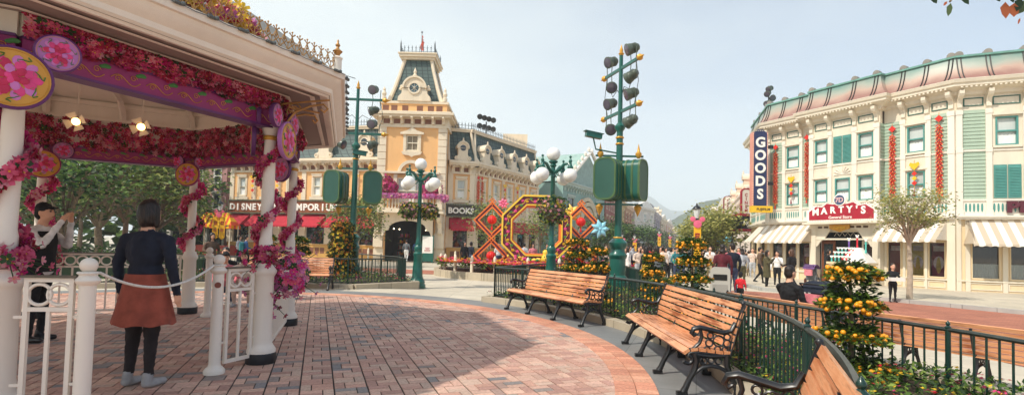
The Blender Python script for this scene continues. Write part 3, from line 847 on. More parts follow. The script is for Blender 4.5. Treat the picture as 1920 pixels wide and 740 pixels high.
post('white ball topped post past the rope, in front of the person with a cap', -5.3, 9.02)
post('white ball topped post at the far railing close to the second garlanded column', -3.98, 8.05)
railing('open white gate panel with ring frieze between the yellow medallion column and the roped post', (-3.47, 3.68), (-3.165, 3.74))
railing('white gate panel with ring frieze between the stickered post and its garlanded column', (-2.955, 5.36), (-2.84, 5.68))
railing('white railing panel seen edge on behind the mauve flower bunch', (-2.83, 5.98), (-3.55, 8.18))
railing('far white railing panel in shade beside the staff member', (-5.97, 9.3), (-7.62, 8.47))
railing('far white railing panel partly hidden by the column with the yellow medallion', (-7.82, 8.25), (-8.58, 6.25))
b = MB()
p, q = Vector((-3.04, 3.8, 1.1)), Vector((-3.02, 5.22, 1.1))
b.path([p + (q - p) * t / 16 - Vector((0, 0, .16 * (1 - (t / 8 - 1) ** 2))) for t in range(17)], .011, 7)
b.torus((-3.08, 3.75, 1.1), .06, .01, 16, 5); b.torus((-3.0, 5.28, 1.1), .06, .01, 16, 5)
tag(b.build('rope', mat('white_rope', (226, 222, 214), .8, .1, 60)), 'white rope sagging between the two ball topped posts of the opening', 'rope')
# ---- stage spotlights
LAMPW = mat('warm_lamp_glow', (255, 196, 110), .3, 0, emit=6)
for (px, py, Y, lab) in ((143, 228, 7.6, 'lit warm spotlight with barn doors under the ceiling above the staff member'), (265, 238, 7.9, 'lit warm spotlight with barn doors above the woman in the rust skirt')):
    c = at(px, py, Y)
    t = thing('spotlight', lab, 'spotlight', c, 0, 'lit spotlights inside the bandstand'); t.scale = (.66, .66, .66)
    d = Vector((.35, -1, -.25)).normalized(); Q = d.to_track_quat('Z', 'Y').to_matrix()
    b = MB(); b.lathe([(.05, -.26), (.08, -.22), (.09, -.02), (.105, 0), (.105, .02), (.088, .021)], (0, 0, 0), 18, Q); b.build('housing', mat('grey_lamp_housing', (176, 168, 156), .45, .1, 8), t, 40)
    b = MB(); b.lathe([(.085, .012), (.085, .024), (.01, .03)], (0, 0, 0), 18, Q); b.build('lens', LAMPW, t, 40)
    b = MB()
    for k in range(4):
        w = k * pi / 2 + .4
        a_ = Q @ Vector((cos(w), sin(w), 0)); e_ = Q @ Vector((-sin(w), cos(w), 0))
        c0 = a_ * .1 + d * .02; c1 = a_ * .2 + d * .09
        b.add([c0 - e_ * .07, c0 + e_ * .07, c1 + e_ * .11, c1 - e_ * .11, c0 - e_ * .07 + d * .006, c0 + e_ * .07 + d * .006, c1 + e_ * .11 + d * .006, c1 - e_ * .11 + d * .006], [(0, 1, 2, 3), (7, 6, 5, 4), (0, 4, 5, 1), (1, 5, 6, 2), (2, 6, 7, 3), (3, 7, 4, 0)])
    b.build('barn_doors', BSTAND, t)
    b = MB(); b.path([(-.09, 0, 0), (-.1, .02, .14), (.1, .02, .14), (.09, 0, 0)], .01, 5); b.path([(0, .02, .14), (0, .04, (3.66 - c.z) / .66)], .014, 6); b.build('yoke', BSTAND, t)
# ---------------------------------------------------------------- benches
def bench_proto():
    t = thing('park_bench', 'x', 'bench')
    L_ = 1.3
    seat = MB()                                # seat slats follow a shallow dip, front rolls over
    sp = [(-.03, .415, 35), (.045, .435, 8), (.125, .432, -4), (.205, .424, -6), (.285, .416, -6), (.36, .412, 0)]
    for y, z, a in sp: seat.box((0, y, z), (2 * L_, .066, .03), R=Matrix.Rotation(rad(a), 3, 'X'))
    seat.build('seat', WOOD, t)
    back = MB()
    for k in range(6):
        h = .475 + k * .073; y = .41 + .012 * k + .0021 * k * k
        back.box((0, y, h), (2 * L_, .026, .058), R=Matrix.Rotation(rad(-10 - 2.6 * k), 3, 'X'))
    back.build('backrest', WOOD, t)
    def tp(b, x, pts, r, n=6): b.path([(x, y, z) for y, z in pts], [q * 1.25 for q in r] if isinstance(r, list) else r * 1.25, n)
    for x in (-L_ + .02, L_ - .02):
        b = MB()                               # scrolled end casting
        curl = [(-.005 + .055 * cos(rad(a)) * (1 - i * .05), .35 + .055 * sin(rad(a)) * (1 - i * .05)) for i, a in enumerate(range(-150, 130, 20))][::-1]
        tp(b, x, curl[::-1] + [(.0, .402), (.1, .408), (.25, .392), (.4, .388)], .017)
        tp(b, x, [(.385, .385), (.42, .5), (.455, .64), (.5, .8), (.525, .86), (.51, .885)], [.02, .02, .018, .018, .02, .014])
        b.ell((x, .515, .88), (.02, .025, .025), 8, 6)
        tp(b, x, [(.44, .7), (.4, .62), (.32, .6), (.2, .625), (.1, .645), (.04, .63), (.02, .59), (.045, .565), (.07, .585)], [.016, .018, .02, .02, .021, .02, .018, .015, .012])
        tp(b, x, [(.1, .64), (.12, .56), (.1, .5), (.04, .44), (.0, .43)], .014)
        for (y, z, r) in ((.28, .52, .052), (.19, .5, .034), (.36, .5, .034), (.2, .57, .028), (.36, .56, .03), (.27, .44, .03), (.17, .44, .026), (.34, .44, .026)):
            b.torus((x, y, z), r, .009, 12, 5, Matrix.Rotation(pi / 2, 3, 'Y'))
        b.build('armrest', IRON, t, 60)
    for x in (-L_ + .02, -.44, .44, L_ - .02):
        b = MB()
        tp(b, x, [(.05, .4), (.07, .33), (.05, .24), (.0, .14), (-.03, .07), (-.05, .03)], [.026, .024, .024, .022, .024, .028])
        b.box((x, -.065, .018), (.05, .1, .036))
        tp(b, x, [(.36, .4), (.36, .3), (.39, .2), (.44, .11), (.47, .03)], [.026, .024, .022, .022, .026])
        b.box((x, .48, .018), (.05, .09, .036))
        tp(b, x, [(.0, .16), (.06, .22), (.13, .27), (.21, .285), (.29, .27), (.35, .24), (.4, .18)], .017)
        tp(b, x, [(.06, .39), (.2, .375), (.37, .385)], .02)
        for (y, z, r) in ((.14, .33, .03), (.21, .335, .028), (.28, .33, .03)): b.torus((x, y, z), r, .009, 10, 5, Matrix.Rotation(pi / 2, 3, 'Y'))
        b.build('leg_frame', IRON, t, 60)
    for x in (-.44, .44):
        b = MB(); tp(b, x, [(.37, .4), (.43, .5), (.47, .64), (.515, .8)], .016); b.build('back_support', IRON, t, 60)
    return t
BG = 'wooden slatted park benches with black iron ends'
bench0 = bench_proto()
def bench(x, y, rz, label, first=[True], z=0.0, s=1.0):
    o = bench0 if first[0] else copy_tree(bench0)
    first[0] = False
    o.location = (x, y, z); o.rotation_euler = (0, 0, rz); o.scale = (s, s, s)
    tag(o, label, 'bench', BG)
def radial(R, a, label):
    x, y = polar(R, a)
    bench(x, y, rad(a - 90), label)
radial(7.44, -.6, 'wooden bench with scrolled black iron ends on the slate path along the curved fence')
radial(7.40, 31.0, 'wooden bench with black iron ends in front of the green lamp post and citrus trees')
bench(.74, 1.98, rad(-25.4 - 90), 'wooden bench cut off by the lower picture edge beside the curved fence rail')
radial(8.02, 94.8, 'wooden bench behind the mauve flower bunch at the corner of the far planter')
for (x, y, dx, dy, lab) in ((4.9, 9.0, 1, -4.2, 'wooden bench facing the street with a man in black sitting on it'), (5.72, 6.66, 1, -2.1, 'wooden street bench behind the low citrus tree, backing onto the fence')):
    a = math.atan2(dy, dx)
    bench(x, y, a + pi, lab, z=GZ, s=.86)
# ---------------------------------------------------------------- fences
RAIL = mat('weathered_rail', (54, 60, 56), .4, .2, 10, coat=.2)
def fence(label, pts, z0, h, step=.115, postevery=17, group='dark green railings round the planting beds'):
    t = thing('railing_fence', label, 'fence', (pts[0][0], pts[0][1], z0), 0, group)
    P = [Vector((p[0], p[1], 0)) for p in pts]
    D = [0]
    for a, b in zip(P, P[1:]): D.append(D[-1] + (b - a).length)
    def pos(s):
        for i in range(len(P) - 1):
            if s <= D[i + 1] + 1e-6: return P[i].lerp(P[i + 1], (s - D[i]) / max(1e-6, D[i + 1] - D[i]))
        return P[-1]
    n = max(2, round(D[-1] / step))
    b = MB(); b.path([(p.x, p.y, z0 + h) for p in P], .024, 6, fl=1.0); b.build('top_rail', RAIL, t, 40, world=True)
    b = MB(); b.path([(p.x, p.y, z0 + .1) for p in P], .014, 6); b.build('bottom_rail', DGREEN, t, 40, world=True)
    b = MB()
    for k in range(n + 1):
        if k % postevery == 0 or k == n: continue
        p = pos(D[-1] * k / n); b.tube((p.x, p.y, z0 + .1), (p.x, p.y, z0 + h - .015), .0105, n=6)
    b.build('picket_panel', DGREEN, t, 40, world=True)
    for k in list(range(0, n, postevery)) + [n]:
        p = pos(D[-1] * k / n)
        b = MB(); b.lathe([(.024, -.12), (.024, h + .02), (.03, h + .025), (.018, h + .035), (.012, h + .042), (.019, h + .05), (.021, h + .06), (.014, h + .072), (.003, h + .09)], (p.x, p.y, z0), 10)
        b.build('post', DGREEN, t, 40, world=True)
fence('long curved dark green railing behind the slate path benches', [polar(8.27, 50 - 88 * i / 44) for i in range(45)], .07, .76)
fence('straight dark green railing between the flower bed and the street benches', [(4.62, 3.2), (4.42, 4.9), (4.0, 6.5), (3.52, 9.0), (3.4, 12.0)], .0, .66)
fence('dark green railing behind the foot of the floodlight pole near the crowd', [(3.4, 12.0), (3.55, 14.6), (3.8, 17.0), (2.2, 17.3)], .0, .8)
fence('short dark green railing at the pointed end beside the wooden bench and round flower bed', [polar(8.27, 50), (.15, 14.0), (.9, 16.0), (2.2, 17.3)], .05, .78)
fl_ = [polar(9.0, 122 - 26 * i / 10) for i in range(11)] + [(-4.75, 15.4), (-3.45, 16.9), (-4.2, 19.0), (-6.6, 22.1)]
fence('dark green railing round the planter with the flower wrapped floodlight pole', fl_, .05, .8)
# ---------------------------------------------------------------- potted style citrus trees
ORANGE = mat('ripe_citrus', (246, 158, 22), .35, .15, 12, spec=.5)
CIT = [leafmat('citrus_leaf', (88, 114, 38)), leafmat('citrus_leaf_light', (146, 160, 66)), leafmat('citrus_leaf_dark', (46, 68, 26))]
BARK = mat('tree_bark', (118, 102, 84), .9, .3, 14, bump=.6)
fruit_me = [None]
def citrus(label, x, y, z0, H, R, tiers, nl, fruits, single=0, ls=.066):
    t = thing('citrus_tree', label, 'citrus tree', (x, y, z0), U(0, 6), 'clipped citrus trees hung with orange fruit')
    b = MB(); b.path([(0, 0, 0), (.01, 0, H * .5), (0, .01, H * .95)], [.03, .025, .01], 7); b.build('trunk', BARK, t, 60)
    b = MB()
    def rad_at(k, w): return R * (1 - .38 * k / max(1, tiers - 1)) * (1 + .16 * sin(3 * w + k * 2) + .1 * sin(5 * w + k))
    for k in range(tiers):
        zc = H * (.14 + .8 * k / max(1, tiers - 1)) * .97
        for q in range(int(nl * 1.5) // tiers):
            w = U(0, 6.3); f = U(0, 1) ** .5
            r = rad_at(k, w) * f
            zz = zc + H / tiers * (.33 - .5 * f * f) * U(.3, 1.1) + U(-.02, .03)
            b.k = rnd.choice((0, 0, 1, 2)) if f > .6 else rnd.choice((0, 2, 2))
            b.leaf((r * cos(w), r * sin(w), zz), ls * U(.7, 1.3), ls * .48, w + U(-1, 1), U(-.5, .8), U(-.8, .8))
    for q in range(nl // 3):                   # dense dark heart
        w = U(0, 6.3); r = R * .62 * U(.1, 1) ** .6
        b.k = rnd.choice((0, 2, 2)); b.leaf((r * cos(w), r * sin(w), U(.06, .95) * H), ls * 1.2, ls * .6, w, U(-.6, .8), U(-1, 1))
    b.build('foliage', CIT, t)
    spots = []
    for q in range(fruits):
        k = rnd.randrange(tiers); w = U(0, 6.3); f = U(.72, 1.06)
        zc = H * (.14 + .8 * k / max(1, tiers - 1)) * .97
        spots.append((rad_at(k, w) * f * cos(w), rad_at(k, w) * f * sin(w), zc + H / tiers * U(-.22, .16), U(.85, 1.15)))
    if single:
        if fruit_me[0] is None:
            fb = MB(); fb.ell((0, 0, 0), (.024, .024, .022), 10, 7); o = fb.build('fruit', ORANGE, t, 80); fruit_me[0] = o.data
            o.location = spots[0][:3]; k0 = 1
        else: k0 = 0
        for s_ in spots[k0:single]:
            o = bpy.data.objects.new('fruit', fruit_me[0]); COL.objects.link(o); o.parent = t; o.location = s_[:3]; o.scale = (s_[3],) * 3
        spots = spots[single:]
    if spots:
        fb = MB()
        for s_ in spots: fb.ell(s_[:3], (.025 * s_[3] if single else .03,) * 3, 7, 5)
        tag(fb.build('fruit', ORANGE, t, 80), kind='stuff')
citrus('low four tiered citrus tree heavy with fruit in front of the street bench', 3.68, 5.55, -.0, 1.3, .37, 4, 2900, 360, 100)
citrus('tall five tiered citrus tree behind the bench on the slate path', 3.35, 9.5, 0, 1.63, .40, 5, 2900, 400, 100)
citrus('slim citrus tree close to the tall one and the yellow skirted woman', 3.22, 11.6, 0, 1.3, .33, 4, 1800, 260, ls=.07)
citrus('round topped citrus tree beside the floodlight pole base', 1.95, 11.6, 0, 1.42, .34, 4, 2200, 300, ls=.07)
citrus('citrus tree next to the diamond lantern frame and wooden bench', 1.72, 13.4, 0, 1.65, .42, 5, 2200, 300, ls=.08)
citrus('distant citrus tree behind the wooden bench of the far planter', -7.0, 16.9, 0, 1.5, .42, 4, 1300, 150, ls=.11)
citrus('citrus tree between the two columns in front of the red awnings', -8.6, 18.0, 0, 1.55, .45, 4, 1300, 150, ls=.11)
citrus('partly hidden low citrus plant at the end of the slate path bench', 3.0, 10.3, 0, .8, .34, 3, 900, 90, ls=.07)
# ---------------------------------------------------------------- floodlight poles
LENS = mat('floodlight_lens', (92, 86, 100), .12, .1, 5, spec=.8)
OLIVE = mat('olive_metal', (84, 94, 82), .38, .2, 8, coat=.2)
GREENL = mat('speaker_panel_green', (46, 88, 76), .45, .08, 2)
GREENT = mat('speaker_trim_green', (76, 104, 62), .45, .1, 4)
def capsule(w, h, n=8):
    r = w * .36
    pts = []
    for cx_, cz_, a0 in ((w / 2 - r, h / 2 - r, 0), (-w / 2 + r, h / 2 - r, 90), (-w / 2 + r, -h / 2 + r, 180), (w / 2 - r, -h / 2 + r, 270)):
        pts += arc(cx_, cz_, r, a0, a0 + 90, n)
    return pts
def speaker(t, c, rz, w=.74, h=1.3, d=.66):
    M_ = Matrix.Translation(c) @ Matrix.Rotation(rz, 4, 'Z')
    b = MB(M_); b.prism(capsule(w - .03, h - .03), -d / 2 + .02, d / 2); o = b.build('speaker_box', GREEN, t, 30)
    b = MB(M_)
    for y in (-d / 2, -d / 6, d / 6, d / 2 - .06): b.ring(capsule(w, h), capsule(w - .1, h - .1), y, y + .06)
    b.build('trim_band', GREENT, o, 30)
    b = MB(M_); b.prism(capsule(w - .09, h - .09), -d / 2 + .012, -d / 2 + .022); b.build('grille', GREENL, o)
def floodlight(t, c, yaw, el):
    d = Vector((cos(yaw) * cos(el), sin(yaw) * cos(el), sin(el))); Q = d.to_track_quat('Z', 'Y').to_matrix()
    b = MB(); b.lathe([(.03, -.26), (.1, -.22), (.13, -.12), (.14, .0), (.17, .03), (.175, .13), (.19, .14), (.19, .165), (.16, .17)], c, 16, Q)
    for k in range(3): b.torus(Vector(c) - d * (.03 + .05 * k), .147, .012, 16, 5, Q)
    o = b.build('floodlight', OLIVE, t, 40)
    b = MB(); b.lathe([(.16, .155), (.15, .18), (.02, .195)], c, 16, Q); b.build('lens', LENS, o, 40)
    return o
def flood_pole(label, x, y, z0, H, arm, box_yaws, cam_side):
    t = thing('floodlight_pole', label, 'light pole', (x, y, z0), 0, 'green floodlight poles with gold finials')
    b = MB(); b.lathe([(.36, 0), (.36, .5), (.31, .52), (.33, .6), (.3, .64), (.25, .7), (.25, 1.2), (.28, 1.24), (.3, 1.32), (.24, 1.4), (.22, 1.5), (.3, 1.62), (.3, 1.7), (.18, 1.82), (.14, 1.84), (.12, 1.9)], n=16)
    b.build('base', GREEN, t, 35)
    b = MB(); b.lathe([(.12, 1.85), (.1, 5.15), (.1, 5.2), (.17, 5.3), (.17, 5.36), (.12, 5.42), (.075, 5.48), (.06, H - .1)], n=12); b.build('pole', GREEN, t, 35)
    b = MB()
    for z in (1.44, 1.86, 4.8, 5.0): b.torus((0, 0, z), .13 if z < 4 else .105, .03, 16, 6); b.cut()
    b.each('gold_collar', GOLD, t, 60)
    b = MB(); b.lathe([(.06, H - .1), (.09, H - .04), (.05, H), (.06, H + .06), (.0, H + .26)], n=10); b.build('finial', GOLD, t, 40)
    a = Vector((cos(arm), sin(arm), 0))
    for z in (H - .52, H - 1.9):
        b = MB(); b.beam(-a * 1.0 + Vector((0, 0, z)), a * 1.0 + Vector((0, 0, z)), .07, .09); o = b.build('crossarm', GREEN, t)
        b = MB()
        for s_ in (-1, 1):
            Q = (a * s_).to_track_quat('Z', 'Y').to_matrix()
            b.lathe([(.05, .98), (.09, 1.03), (.1, 1.1), (.05, 1.17), (.0, 1.32)], (0, 0, z), 10, Q); b.cut()
        b.each('arm_finial', GOLD, o, 40)
        for s_ in (-1, 1):
            for up in (-1, 1):
                c = a * s_ * .62 + Vector((0, 0, z + up * .42))
                yaw = arm + (pi / 2) + (pi if cos(arm + pi / 2) * 0 + sin(arm + pi / 2) > 0 else 0) + s_ * up * .5
                fo = floodlight(t, c, yaw - s_ * .7, -.35)
                m_ = MB(); m_.path([a * s_ * .6 + Vector((0, 0, z)), a * s_ * .55 + Vector((0, 0, z + up * .4))], .015, 5); m_.cut(); m_.path([a * s_ * .88 + Vector((0, 0, z)), a * s_ * .9 + Vector((0, 0, z + up * .4))], .015, 5); m_.cut()
                m_.each('yoke', OLIVE, fo)
    b = MB()
    for s_ in (-1, 1):
        b.path([a * s_ * .7 + Vector((0, 0, H - .95)), a * s_ * .5 + Vector((0, 0, H - 1.3)), a * s_ * .2 + Vector((0, 0, H - 1.15)), Vector((.06 * s_, 0, H - 1.3))], .012, 5)
        b.path([a * s_ * .9 + Vector((0, 0, H - .6)), a * s_ * 1.02 + Vector((0, 0, H - 1.2)), a * s_ * .8 + Vector((0, 0, H - 1.9))], .01, 5)
    b.build('cable', IRON, t)
    for (yaw, off) in box_yaws:
        c = Vector((off[0], off[1], 3.65))
        speaker(t, c, yaw)
    b = MB()
    for z in (2.9, 4.42):
        b.beam((-.75, 0, z), (.75, 0, z), .05, .06); b.cut()
    o = b.each('bracket_arm', GREEN, t)[0]
    b = MB()
    for x_ in (-.6, .6):
        b.lathe([(.04, 3.72), (.1, 3.8), (.1, 3.88), (.05, 3.93), (.04, 4.0), (.0, 4.2)], (x_, 0, .64), 10); b.cut(); b.lathe([(.0, 1.9), (.07, 2.05), (.13, 2.2), (.05, 2.28)], (x_, 0, .62), 10); b.cut()
    b.each('bracket_finial', GOLD, o, 40)
    b = MB()
    cx_ = cam_side
    b.path([(0, 0, 4.85 if abs(cx_) < .5 else 4.5), (cx_ * .9, -.1, 4.85 if abs(cx_) < .5 else 4.6), (cx_, -.12, 4.95)], .025, 6)
    b.box((cx_, -.15, 5.02), (.52, .17, .15), R=Matrix.Rotation(.25, 3, 'Z') @ Matrix.Rotation(.12, 3, 'Y')); b.box((cx_, -.15, 5.11), (.62, .22, .02), R=Matrix.Rotation(.25, 3, 'Z') @ Matrix.Rotation(.12, 3, 'Y'))
    b.build('security_camera', GREEN, t)
    return t
flood_pole('green floodlight pole with speaker boxes rising from the flower wrapped base', -6.3, 20.3, GZ, 7.72, .05, [(-.28, (-.72, -.05)), (.28, (.72, -.05))], .2)
flood_pole('green floodlight pole with two speaker boxes standing near the crowd on the street', 3.32, 16.0, GZ, 7.72, -1.25, [(-.62, (-.36, -.2)), (.95, (.45, -.05))], -.85)
# flowers wrapped round the planter pole
b = MB()
for q in range(3400):
    w = U(0, 6.3); t = U(0, 1); k = int(t * 6); f = (t * 6) % 1
    r = .56 * (1 - .3 * t) * (.72 + .28 * sin(f * pi)) * U(.8, 1.03)
    p = (-6.15 + r * cos(w), 18.6 + r * sin(w), .05 + t * 2.0)
    if U(0, 1) < .22: blossom(b, p, (cos(w), sin(w), .3), .05, 5, rnd.choice((7, 7, 8)))
    else: b.k = rnd.choice((6, 6, 9)); b.leaf(p, .1, .05, w + U(-1, 1), U(-.4, .9), U(-1, 1))
b.k = 6; b.lathe([(.36, 0), (.3, 1.0), (.24, 2.0)], (-6.15, 18.6, .05), 14)
tag(b.build('flower_pillar', FL + [BLOOM[4], CIT[2]]), 'tall pillar of yellow and orange flowers growing behind the planter railing', 'flower pillar')
# ---------------------------------------------------------------- globe lamp posts
GLOBE = mat('opal_globe', (246, 244, 238), .25, .02, 3, spec=.5)
def lamp_post(label, x, y, z0, yaw, first=[None]):
    if first[0]:
        t = copy_tree(first[0]); t.location = (x, y, z0); t.rotation_euler = (0, 0, yaw); return tag(t, label)
    t = thing('street_lamp', label, 'street lamp', (x, y, z0), yaw, 'green five globe street lamps')
    b = MB(); b.lathe([(.27, 0), (.27, .1), (.24, .13), (.25, .2), (.21, .27), (.17, .36), (.15, .7), (.13, 1.0), (.15, 1.05), (.15, 1.1), (.11, 1.15), (.13, 1.25), (.13, 1.3), (.09, 1.36), (.1, 1.42), (.075, 1.5), (.06, 3.3), (.075, 3.33), (.06, 3.36), (.06, 3.6), (.1, 3.65), (.07, 3.7), (.13, 3.75), (.13, 3.78)], n=18)
    b.build('post', GREEN, t, 35)
    g = MB(); g.ell((0, 0, 3.98), .195, 20, 14); g.build('globe', GLOBE, t, 80)
    for k in range(4):
        w = k * pi / 2 + pi / 4
        d = Vector((cos(w), sin(w), 0))
        b = MB(); b.path([d * .03 + Vector((0, 0, 3.45)), d * .2 + Vector((0, 0, 3.52)), d * .36 + Vector((0, 0, 3.66)), d * .5 + Vector((0, 0, 3.68)), d * .56 + Vector((0, 0, 3.6))], [.05, .05, .045, .04, .05], 8)
        b.path([d * (.2 + .09 * cos(q * .6)) + Vector((0, 0, 3.42 + .07 * sin(q * .6))) for q in range(9)], .016, 5)
        b.lathe([(.07, 3.52), (.09, 3.56), (.05, 3.62), (.035, 3.7), (.055, 3.74), (.03, 3.78), (.02, 3.82), (.045, 3.86), (.0, 3.9)], d * .56, 10)
        o = b.build('lamp_arm', GREEN, t, 40)
        g = MB(); g.ell(d * .56 + Vector((0, 0, 3.34)), .195, 18, 12); g.build('globe', GLOBE, o, 80)
    b = MB(); b.beam((-.42, 0, 2.72), (.42, 0, 2.72), .03, .04); b.build('basket_arm', GREEN, t)
    first[0] = t; t.scale = (1.06, 1.06, 1.06)
    return t
lamp_post('green street lamp with five white globes and two flower baskets by the planter', -3.18, 17.5, -.14, .3)
lamp_post('green street lamp with five white globes rising behind the slate path bench', 1.2, 15.4, -.05, .15)
def basket(label, c, r, n):
    b = MB()
    b.k = 10; b.lathe([(.02, -r * .75), (r * .5, -r * .6), (r * .75, -.05), (r * .72, 0)], c, 12)
    for q in range(n):
        d = Vector((U(-1, 1), U(-1, 1), U(-.9, .75)))
        if not .55 < d.length < 1: continue
        p = Vector(c) + d * r
        if U(0, 1) < .16: blossom(b, p, d, .045, 5, rnd.choice((2, 2, 7, 8)))
        else: b.k = rnd.choice((6, 9, 11)); b.leaf(p, .13, .06, U(0, 6.3), U(-1, .6), U(-1, 1))
    tag(b.build('hanging_basket', FL + [FL[2], CIT[2], BARK, CIT[1]]), label, 'hanging basket', 'hanging flower baskets on street lamps')
basket('hanging basket of white and pink flowers on the planter side of the first street lamp', (-3.5, 17.35, 2.5), .35, 1000)
basket('hanging basket of leafy flowers on the entrance side of the first street lamp', (-2.87, 17.6, 2.5), .34, 1000)
basket('wide hanging basket of pink flowers in front of the octagonal arch', (1.2, 15.25, 2.5), .5, 1500)
# ---------------------------------------------------------------- octagonal festival arch
AY = 25.2
ar = thing('festival_arch', 'octagonal yellow and purple festival arch on a round painted stage', 'festival arch', (1.2, AY, GZ))
YF = mat('festival_yellow', (250, 208, 72), .45, .08, 5); OF = mat('festival_orange', (238, 128, 60), .45, .1, 5); MF = mat('festival_maroon', (110, 34, 62), .5, .15, 5)
def octo(r, z=2.3): return [(r * cos(rad(22.5 + 45 * k)), z + r * sin(rad(22.5 + 45 * k))) for k in range(8)]
def scl(pts, k, z=2.3): return [(x * k, z + (y - z) * k) for x, y in pts]
O = octo(1.85)
b = MB(); b.ring(O, scl(O, .95), -.42, .42); b.ring(scl(O, .735), scl(O, .7), -.42, .42); b.build('frame_edge', YF, ar)
b = MB(); b.ring(scl(O, .948), scl(O, .742), -.36, .36); o = b.build('frame_panel', MF, ar)
b = MB(); b.ring(scl(O, .698), scl(O, .665), -.3, .55); b.build('inner_reveal', OF, ar)
b = MB()
for i in range(8):
    p, q = Vector((scl(O, .845)[i][0], 0, scl(O, .845)[i][1])), Vector((scl(O, .845)[(i + 1) % 8][0], 0, scl(O, .845)[(i + 1) % 8][1]))
    d = (q - p); nrm = Vector((-d.z, 0, d.x)).normalized()
    b.k = 0; b.path([p + d * t / 16 + nrm * .07 * sin(t / 16 * 4 * pi) - Vector((0, .375, 0)) for t in range(17)], .011, 4)
    for t in range(6):
        c = p + d * (t + .5) / 6 + nrm * (.06 if t % 2 else -.06)
        b.k = (1, 2, 3)[t % 3]; b.ell((c.x, -.375, c.z), (.085, .014, .07), 8, 5)
b.build('painted_vine', [YF, MPINK[0], GREENP, BLOOM[0]], o)
st = MB(); st.lathe([(2.05, 0), (2.05, .12), (1.85, .14), (1.85, .52), (1.95, .54), (1.95, .62), (1.8, .64), (1.7, .66)], (0, -.3, .12), 40); st.build('stage', MF, ar, 30)
b = MB()
for z, r in ((.24, 2.02), (.66, 1.93), (.76, 1.93)): b.torus((0, -.3, z), r, .04, 40, 6)
b.path([(1.87 * cos(w * 2 * pi / 160), -.3 + 1.87 * sin(w * 2 * pi / 160), .46 + .07 * sin(w * pi / 5)) for w in range(160)], .022, 4, closed=True)
b.build('stage_trim', YF, ar, 60)
b = MB()
for w in range(40):
    a = 2 * pi * w / 40; b.k = w % 3; b.ell((1.86 * cos(a), -.3 + 1.86 * sin(a), .46 + .06 * (-1) ** w), (.07, .07, .05), 8, 5)
b.build('stage_rosette', [MPINK[0], GREENP, BLOOM[2]], ar, 60)
b = MB()
for q in range(60):
    x = U(-1.4, 1.4); b.k = rnd.choice((0, 1, 2, 0)); b.ell((x, -.55 + U(-.35, .1), .82 + U(0, .22) * (abs(x) / 1.4 + .3)), (U(.05, .12), .05, U(.04, .09)), 8, 5)
b.build('carved_flowers', [YF, MPINK[0], GREENP], ar, 60)
g = MB(); g.lathe([(.02, 0), (.15, .03), (.2, .13), (.19, .24), (.13, .34), (.12, .38), (.14, .46), (.12, .55), (.06, .6), (.0, .61)], (0, 0, 0), 16)
gt = thing('gourd_ornament', 'yellow gourd ornament with dark dots standing on the festival stage', 'ornament', (1.62, AY - .95, GZ + .76))
o = g.build('gourd_body', YF, gt, 60)
b = MB()
for dx, dz in ((-.06, .28), (.06, .3), (.0, .16)): b.ell((dx, -.165 if dz > .2 else -.2, dz), (.028, .02, .034), 8, 5)
b.build('dot', IRON, gt, 60)
FP = [mat('paper_petal_pink', (240, 120, 160), .6, .1), mat('paper_petal_blue', (150, 214, 232), .6, .1), mat('paper_petal_yellow', (250, 214, 110), .6, .1)]
def paper_flower(label, x, y, z, r, k):
    b = MB()
    for i in range(7):
        w = 2 * pi * i / 7
        b.path([(x, y, z), (x + r * .55 * cos(w), y - .05, z + r * .55 * sin(w)), (x + r * cos(w), y + .02, z + r * sin(w))], [r * .1, r * .27, .005], 6)
    b.ell((x, y - .06, z), (r * .18, .06, r * .18), 8, 6)
    tag(b.build('paper_flower', FP[k], smooth=60), label, 'paper flower', 'big paper flowers on the festival frames')
paper_flower('pink paper flower on top of the upper lantern diamond near the bookshop', -.45, AY - .1, 3.42, .28, 0)
paper_flower('pink paper flower between the two lantern diamonds near the bookshop', -.32, AY - .1, 2.02, .3, 0)
paper_flower('yellow paper flower at the shoulder of the octagonal arch', 2.95, AY + .3, 3.05, .5, 2)
paper_flower('pale blue paper flower beside the lantern diamond near the pole', 4.3, AY - .2, 2.3, .48, 1)
REDL = mat('lantern_red', (222, 36, 34), .5, .08, 4)
def diamonds(label, x, y, zs, r, base):
    t = thing('lantern_frame', label, 'lantern frame', (x, y, GZ), 0, 'orange diamond lattice frames holding lanterns')
    for z in zs:
        D_ = [(r, z), (0, z + r), (-r, z), (0, z - r)]
        b = MB(); b.ring(D_, scl(D_, .9, z), -.11, .11); b.ring(scl(D_, .76, z), scl(D_, .66, z), -.11, .11); o = b.build('diamond', OF, t)
        b = MB(); b.ring(scl(D_, .898, z), scl(D_, .762, z), -.07, .07); b.build('diamond_inlay', MF, o)
    b = MB()
    for z in [zs[0] + r] + [(a + c) / 2 for a, c in zip(zs, zs[1:])] + [zs[-1] - r]:
        for dx, dz in ((0, .1), (0, -.1), (.1, 0), (-.1, 0)):
            Q = [(dx + .1, z + dz), (dx, z + dz + .1), (dx - .1, z + dz), (dx, z + dz - .1)]
            b.ring(Q, [(dx + (a - dx) * .6, z + dz + (c - z - dz) * .6) for a, c in Q], -.125, .125)
    b.build('knot', OF, t)
    b = MB(); b.bx(-.5, .5, -.3, .3, .02, base); b.lathe([(.0, .0), (.0, base)], n=6); b.build('base', YF, t)
    b = MB(); b.bx(-.09, .09, -.05, .05, base, zs[-1] - r); b.build('stem', OF, t)
